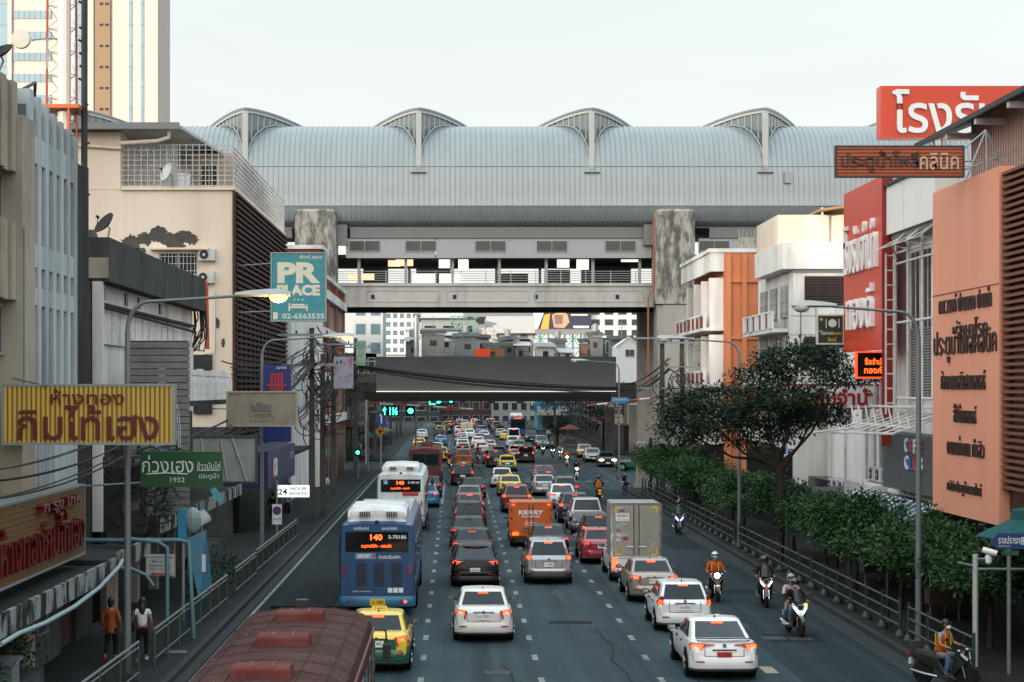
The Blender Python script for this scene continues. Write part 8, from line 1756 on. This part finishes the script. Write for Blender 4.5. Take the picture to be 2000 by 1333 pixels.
mk(S_, 6.95, 133, M_black, 'black saloon behind the dark red car at the stop line')
mk(X_, 6.95, 140, M_redp, 'dark red crossover first at the stop line in the fourth lane')
# buses
bs1 = bus('city_bus', 'blue city bus number 140 with white roof housing, nearest in the bus lane'); place(bs1, (-2.62, 59.6, 0), 0, None, 'buses in the bus lane')
bs2 = bus('city_bus', 'white and blue city bus number 140 ahead of the blue bus', code='5-70110', colr=M_buswhite); place(bs2, (-2.9, 94.5, 0), 0, None, 'buses in the bus lane')
bs3 = bus('old_bus', 'old bus with a rusty maroon roof seen from above at the lower left', 'old', L=11.6, W=2.72, Ht=3.0, colr=M_maroon); place(bs3, (-3.05, 25.9, 0), 0, None, 'buses in the bus lane')
bs4 = bus('old_bus', 'old maroon bus with wide rear window ahead of the white bus', 'old', L=10, Ht=2.95, colr=M_maroon2); place(bs4, (-2.4, 143, 0), 0, None, 'buses in the bus lane')
mk(S_, -2.1, 47.4, M_yellow, 'yellow and green taxi half hidden behind the maroon bus roof', cover=M_tgreen, taxi=True, text='ทษ 402')
mk(S_, -1.95, 114, M_bluep, 'light blue taxi peeping out beside the white bus', taxi=False)
mk(S_, -1.85, 124, M_dark, 'charcoal saloon between the white bus and the maroon bus')
# beyond the crossing
mk(P_, .75, 172, M_orangep, 'burnt orange pickup crossing the railway tracks')
mk(S_, .8, 182, M_white, 'white saloon right behind the burnt orange pickup')
far = [(S_, .85, 218, M_white, 'white saloon with pink tail glow in the far left queue'), (S_, .9, 228, M_silver, 'silver saloon ahead of the white one in the far queue'), (S_, -2.2, 205, M_yellow, 'yellow taxi by the left kerb beyond the crossing'), (S_, -1.6, 188, M_yellow, 'green and yellow taxi beside the old maroon bus nose'), (S_, -2.0, 238, M_bluep, 'blue car ahead of the yellow taxi beyond the crossing'), (U_, -2.4, 268, M_dark, 'black van with open parasol load far on the left'),
 (U_, 3.9, 172.5, M_dark, 'black utility car on the tracks ahead of the crossing taxi'), (S_, 3.6, 180, M_redp, 'red car beside the dark motorbike past the tracks'), (H_, 4.6, 190, M_dark, 'charcoal hatchback past the tracks with a lit high lamp'), (S_, 3.0, 208, M_white, 'white car left of the charcoal hatchback past the tracks'), (S_, 4.1, 216, M_silver, 'silver car in the far third lane'), (S_, 2.9, 232, M_white, 'white car ahead of the silver one in the far third lane'), (S_, 3.4, 250, M_silver, 'grey silver car in the bright far queue'), (S_, 2.2, 275, M_white, 'white car beside the cream truck far ahead'),
 (H_, 7.6, 214, M_lime, 'bright green taxi in the middle of the far road'), (H_, 7.4, 232, M_white, 'white car just ahead of the bright green taxi'), (V_n, 8.0, 246, M_white, 'white passenger van ahead of the bright green taxi'), (S_, .6, 300, M_white, 'white saloon small in the distance at the left'), (S_, .4, 330, M_silver, 'silver saloon small in the distance at the left'), (S_, -2.6, 300, M_yellow, 'yellow green taxi small in the distance by the left kerb'), (S_, -3.4, 340, M_tgreen, 'green taxi far away at the left bend'), (S_, 4.6, 300, M_bluep, 'blue car far ahead beside the cream truck'), (S_, 1.8, 360, M_white, 'white car far ahead near the bend'), (S_, -5.2, 275, M_white, 'white car turning far away at the left'), (S_, 6.6, 196, M_silver, 'silver saloon in the fourth lane just past the tracks'), (U_, 7.2, 184, M_dark, 'charcoal utility car crossing the tracks in the fourth lane'), (S_, .75, 192, M_dark, 'charcoal saloon two ahead of the burnt orange pickup'), (H_, .9, 203, M_pearl, 'pearl hatchback past the tracks in the second lane'), (S_, .7, 240, M_grey, 'grey saloon in the far second lane'), (S_, .9, 252, M_white, 'white saloon in the far second lane behind the grey one'), (S_, .6, 265, M_dark, 'dark saloon far ahead in the second lane'), (S_, 4.4, 240, M_dark, 'dark saloon far ahead in the third lane'), (S_, 4.2, 264, M_pearl, 'pearl saloon far ahead in the third lane'), (S_, 7.5, 266, M_yellow, 'yellow taxi far ahead before the oncoming bus'), (S_, 7.1, 280, M_silver, 'silver saloon far ahead before the oncoming bus'), (S_, -4.6, 225, M_yellow, 'yellow green taxi waiting close to the far left kerb')]
for (k, x, y, m, lab) in far: mk(k, x, y, m, lab, lit=(len(lab) % 3 != 0), group='cars beyond the level crossing')
cw = ('white', 'silver', 'charcoal', 'grey', 'navy', 'pearl', 'yellow green taxi')
cm = (M_white, M_silver, M_dark, M_grey, M_navy, M_pearl, M_yellow); used = {}
for i in range(28):
    row, lane = divmod(i, 4); x = (-1.2, .9, 4.0, 7.2)[lane]+rl_.uniform(-.4, .4); y = 304+row*12+rl_.uniform(-3, 3); ci = rl_.randrange(7)
    if lane == 1 and row == 0: y += 30
    mk((S_, U_, H_, S_)[rl_.randrange(4)], x, y, cm[ci], 'tiny %s car in the distant queue near the bend' % cw[ci], lit=(i % 3 > 0), group='tiny cars near the far bend', cover=M_tgreen if ci == 6 else None)
t = box_truck('kerry'); place(t, (1.8, 290, 0), 0, 'cream box truck far ahead in the bright queue', 'delivery trucks in the queue'); override(t, {'box_body': M_cream, 'rear_door': M_cream, 'body': M_white, 'box_lettering': M_cream, 'door_frame': M_cream})
# oncoming on the right
OG = 'oncoming cars on the right'
mk(S_, 14.75, 178, M_black, 'black saloon with lit headlamps waiting at the right of the crossing', 1, OG, lit=False, headlit=True)
mk(S_, 14.3, 190, M_white, 'white saloon facing the camera behind the black one at the crossing', 1, OG, lit=False)
mk(S_, 14.35, 202, M_yellow, 'yellow green taxi facing the camera behind the white saloon', 1, OG, cover=M_tgreen, lit=False)
mk(U_, 11.0, 232, M_grey, 'grey utility car driving towards the camera beyond the crossing', 1, OG, lit=False)
mk(U_, 10.9, 262, M_black, 'black van driving towards the camera far down the road', 1, OG, lit=False)
j = mk(U_, 19.2, 166, M_tgreen, 'dark green off road car parked sideways behind the marker pillar', 0, None, lit=False); j.rotation_euler = (0, 0, R(72))
b5 = bus('city_bus', 'blue bus with lit destination board driving towards the camera far ahead', code='5-70120', colr=M_busblue); place(b5, (10.2, 306, 0), R(180), None, 'buses in the bus lane')
q = MB(); add_text(q, '2-5501', (0, 12.04, 2.85), (-1, 0, 0), (0, 1, 0), w=1.3, h=.22, bold=.02); o = q.build('destination_lettering', M_ledred, None); o.parent = b5
# ------------------------------------------------------------------ motorbikes, riders, pedestrians
def rig(label, plabel, x, y, rz, pose='ride', bike=None, fair=None, pill=None, bk={}, pk={}):
    m = motorbike(label, **bk); place(m, (x, y, 0), rz, None, 'motorbikes in the traffic')
    if fair: override(m, {'front_fairing': fair})
    p = person('ride', plabel, **pk); place(p, (x, y, 0), rz)
    if pill: pp = person('pillion', pill[0], **pill[1]); place(pp, (x, y, 0), rz)
    return m
rig('red and black motorbike with bright round headlight under the orange vested rider', 'rider in orange vest and white helmet with teal mask facing the camera', 9.25, 64, R(180), fair=M_mblack, bk=dict(round_lamp=True), pk=dict(head=M_helmw, vest=M_orangev, shirt=M_orangev, pants=M_blackc, mask='teal'))
rig('black and red scooter with slanting white lamps near the right kerb', 'rider all in black with black helmet on the red scooter', 10.75, 62.4, R(176), fair=M_mred, bk=dict(big=True), pk=dict(head=M_helmb, shirt=M_blackc, pants=M_blackc, mask=False))
rig('white fronted big scooter with one amber lamp carrying two people', 'front rider with black hair cap and pale mask on the white big scooter', 10.4, 55.0, R(186), fair=M_mwhite, bk=dict(big=True, amber=True), pk=dict(head=M_helmb, shirt=M_blackc), pill=('pillion passenger in pale pink top behind the white scooter rider', dict(head=M_helmg, shirt=M_pinkc, pants=M_jeans, shoes=M_shoe)))
rig('blue scooter with twin white lamps coming along the railing', 'rider in dark clothes and teal mask on the blue scooter', 11.6, 93.5, R(180), fair=M_mblue, bk=dict(big=True), pk=dict(head=M_helmb, shirt=M_greenc, mask='teal'))
rig('small red tail lit motorbike riding away from the camera', 'rider in orange vest seen from behind riding away', 9.65, 121, R(0), fair=M_mred, bk=dict(rear_lit=True, on=False), pk=dict(head=M_helmb, vest=M_orangev, shirt=M_blackc))
rig('black motorbike with pale lamp crossing the far junction mouth', 'rider in black jacket riding towards the camera past the crosswalk', 10.1, 150, R(180), fair=M_mblack, bk=dict(round_lamp=True), pk=dict(head=M_helmb, shirt=M_blackc, mask=False))
rig('motorbike with bright headlight coming over the level crossing', 'rider in brown vest coming over the level crossing', 10.9, 176, R(180), fair=M_mblack, bk=dict(round_lamp=True), pk=dict(head=M_helmb, vest=M_orangev, shirt=M_brownc))
rig('motorbike with red tail lamp beside the burnt orange pickup', 'rider in dark shirt riding beside the burnt orange pickup', -.6, 172, R(0), fair=M_mblack, bk=dict(rear_lit=True, on=False), pk=dict(head=M_helmb, shirt=M_blackc))
rig('dark motorbike weaving between cars past the tracks', 'rider in dark red shirt weaving between cars past the tracks', 2.35, 190, R(0), fair=M_mred, bk=dict(rear_lit=False, on=False), pk=dict(head=M_helmb, shirt=cloth('dark red shirt', (.10, .02, .02))))
rig('motorbike with red tail lamp right of the bright green taxi', 'rider in black right of the bright green taxi', 9.3, 212, R(0), fair=M_mblack, bk=dict(rear_lit=True, on=False), pk=dict(head=M_helmb, shirt=M_blackc))
for i, (x, y, c, l1, l2) in enumerate(((10.0, 206, M_greyc, 'motorbike with lit lamp leftmost in the oncoming pack', 'rider in grey leftmost in the oncoming pack'), (10.75, 199, M_greenc, 'motorbike with lit lamp in the middle of the oncoming pack', 'rider in green in the middle of the oncoming pack'), (11.3, 194, M_pinkc, 'motorbike with lit lamp on the right of the oncoming pack', 'rider in pale pink on the right of the oncoming pack'), (12.0, 204, M_brownc, 'motorbike trailing behind the bright headlight bike', 'rider in orange print trailing behind the bright headlight bike'))):
    rig(l1, l2, x, y, R(180), fair=M_mblack, pk=dict(head=(M_helmg, M_helmw, M_helmb, M_helmb)[i], shirt=c))
rig('silver and black step through motorbike stopped at the lower right kerb', 'rider in grey shirt with orange safety vest and white mask by the lower right kerb', 12.35, 45.3, R(222), fair=M_mblack, bk=dict(on=False), pk=dict(head='hair', shirt=M_greyc, vest=M_orangev, long_sleeve=False))
rig('motorbike waiting by the left kerb near the traffic light', 'rider in yellowish jacket waiting by the left kerb', -5.6, 140, R(0), fair=M_mblack, bk=dict(on=False), pk=dict(head=M_helmb, shirt=cloth('olive yellow jacket', (.25, .20, .05))))
bc = bicycle('bicycle with a front basket ridden along the crossing corner'); place(bc, (12.0, 127.5, 0), R(185)); pp = person('cycle', 'cyclist in navy shirt and pale mask at the crossing corner', shirt=M_navyc, long_sleeve=False); place(pp, (12.0, 127.5, 0), R(185))
UG = 'parasols of the far street stalls'
for i, (x, y, c, lab) in enumerate(((-9.4, 192, (.05, .10, .10), 'teal stall parasol at the far left corner of the crossing'), (-9.8, 203, (.14, .03, .03), 'dull red stall parasol on the far left pavement'), (-9.2, 222, (.12, .10, .06), 'tan stall parasol on the far left pavement'), (-9.7, 246, (.04, .06, .12), 'navy stall parasol on the far left pavement'), (14.8, 232, (.12, .035, .03), 'dull red stall parasol on the far right pavement'))):
    t = T('parasol', lab, 'parasol', (x, y, .15), UG); q = MB(); q.lathe([(.03, 3.05), (1.5, 2.45), (1.5, 2.4), (.03, 2.9)], (x, y, 0), 10); q.build('canopy', mat('stall cloth %d' % i, c, .8), t); q = MB(); q.tube([(x, y, .15), (x, y, 2.9)], .03, 6); q.build('pole', M_steel, t)
    t = T('food_cart', 'stall cart under the '+lab.split(' stall')[0]+' parasol', 'cart', (x, y+.3, .15), 'far street stalls'); q = MB(); q.box(x-.8, x+.8, y-.1, y+.7, .5, 1.15); q.build('counter', mat('stall counter %d' % (i % 2), ((.10, .09, .07), (.05, .06, .07))[i % 2], .6), t); q = MB(); q.cyl((x-.9, y+.3, .45), (1, 0, 0), .3, .06, 14); q.build('wheel', M_tyre, t)
for i, (x, y) in enumerate(((-8.6, 191), (-8.8, 214), (-8.7, 240), (-8.8, 268), (-9, 292), (13.6, 246))):
    elev_pole('utility_pole', 'distant dark power pole %s beyond the crossing' % ('first on the left', 'second on the left', 'third on the left', 'fourth on the left', 'fifth on the left', 'alone on the right')[i], x, y, 8.6 if i else 6.0, .17, arms=((8.2, 1.5),) if i else ())
bundle('black cables strung low along the far left pavement poles', (-8.8, 214, 8.0), (-9, 292, 7.8), 6, .6, .05, .5)
place(person('walk', 'pedestrian in orange batik tunic walking away on the left pavement', shirt=M_brownc, pants=M_blackc, mask=False, shoes=M_redp), (-9.35, 48.6, .17), R(-4))
place(person('walk', 'pedestrian with long black hair, white top and shoulder bag walking away', shirt=M_whitec, pants=M_blackc, mask=False, hair_long=True, bag=True, long_sleeve=False, shoes=M_shoe), (-8.5, 48.6, .17), R(6))
for (pose, x, y, rz, sc, pc, lab) in (('walk', -8.8, 121, 0, M_whitec, M_redp, 'distant pedestrian in white shirt by the left poles'), ('stand', -10.1, 99, 20, M_blackc, M_blackc, 'pedestrian in black under the bank canopy'), ('walk', -9.7, 103, 180, M_greyc, M_blackc, 'pedestrian in grey walking out from the bank'), ('stand', -10.0, 108, 60, M_brownc, M_jeans, 'pedestrian in brown by the cables past the bank'), ('walk', -9.4, 64, 0, M_blackc, M_blackc, 'pedestrian in dark clothes under the shop canopy'), ('stand', 13.6, 262, 180, M_whitec, M_blackc, 'distant person in white on the far right pavement')):
    place(person(pose, lab, shirt=sc, pants=pc if pc is not M_redp else M_jeans), (x, y, .17), R(rz))
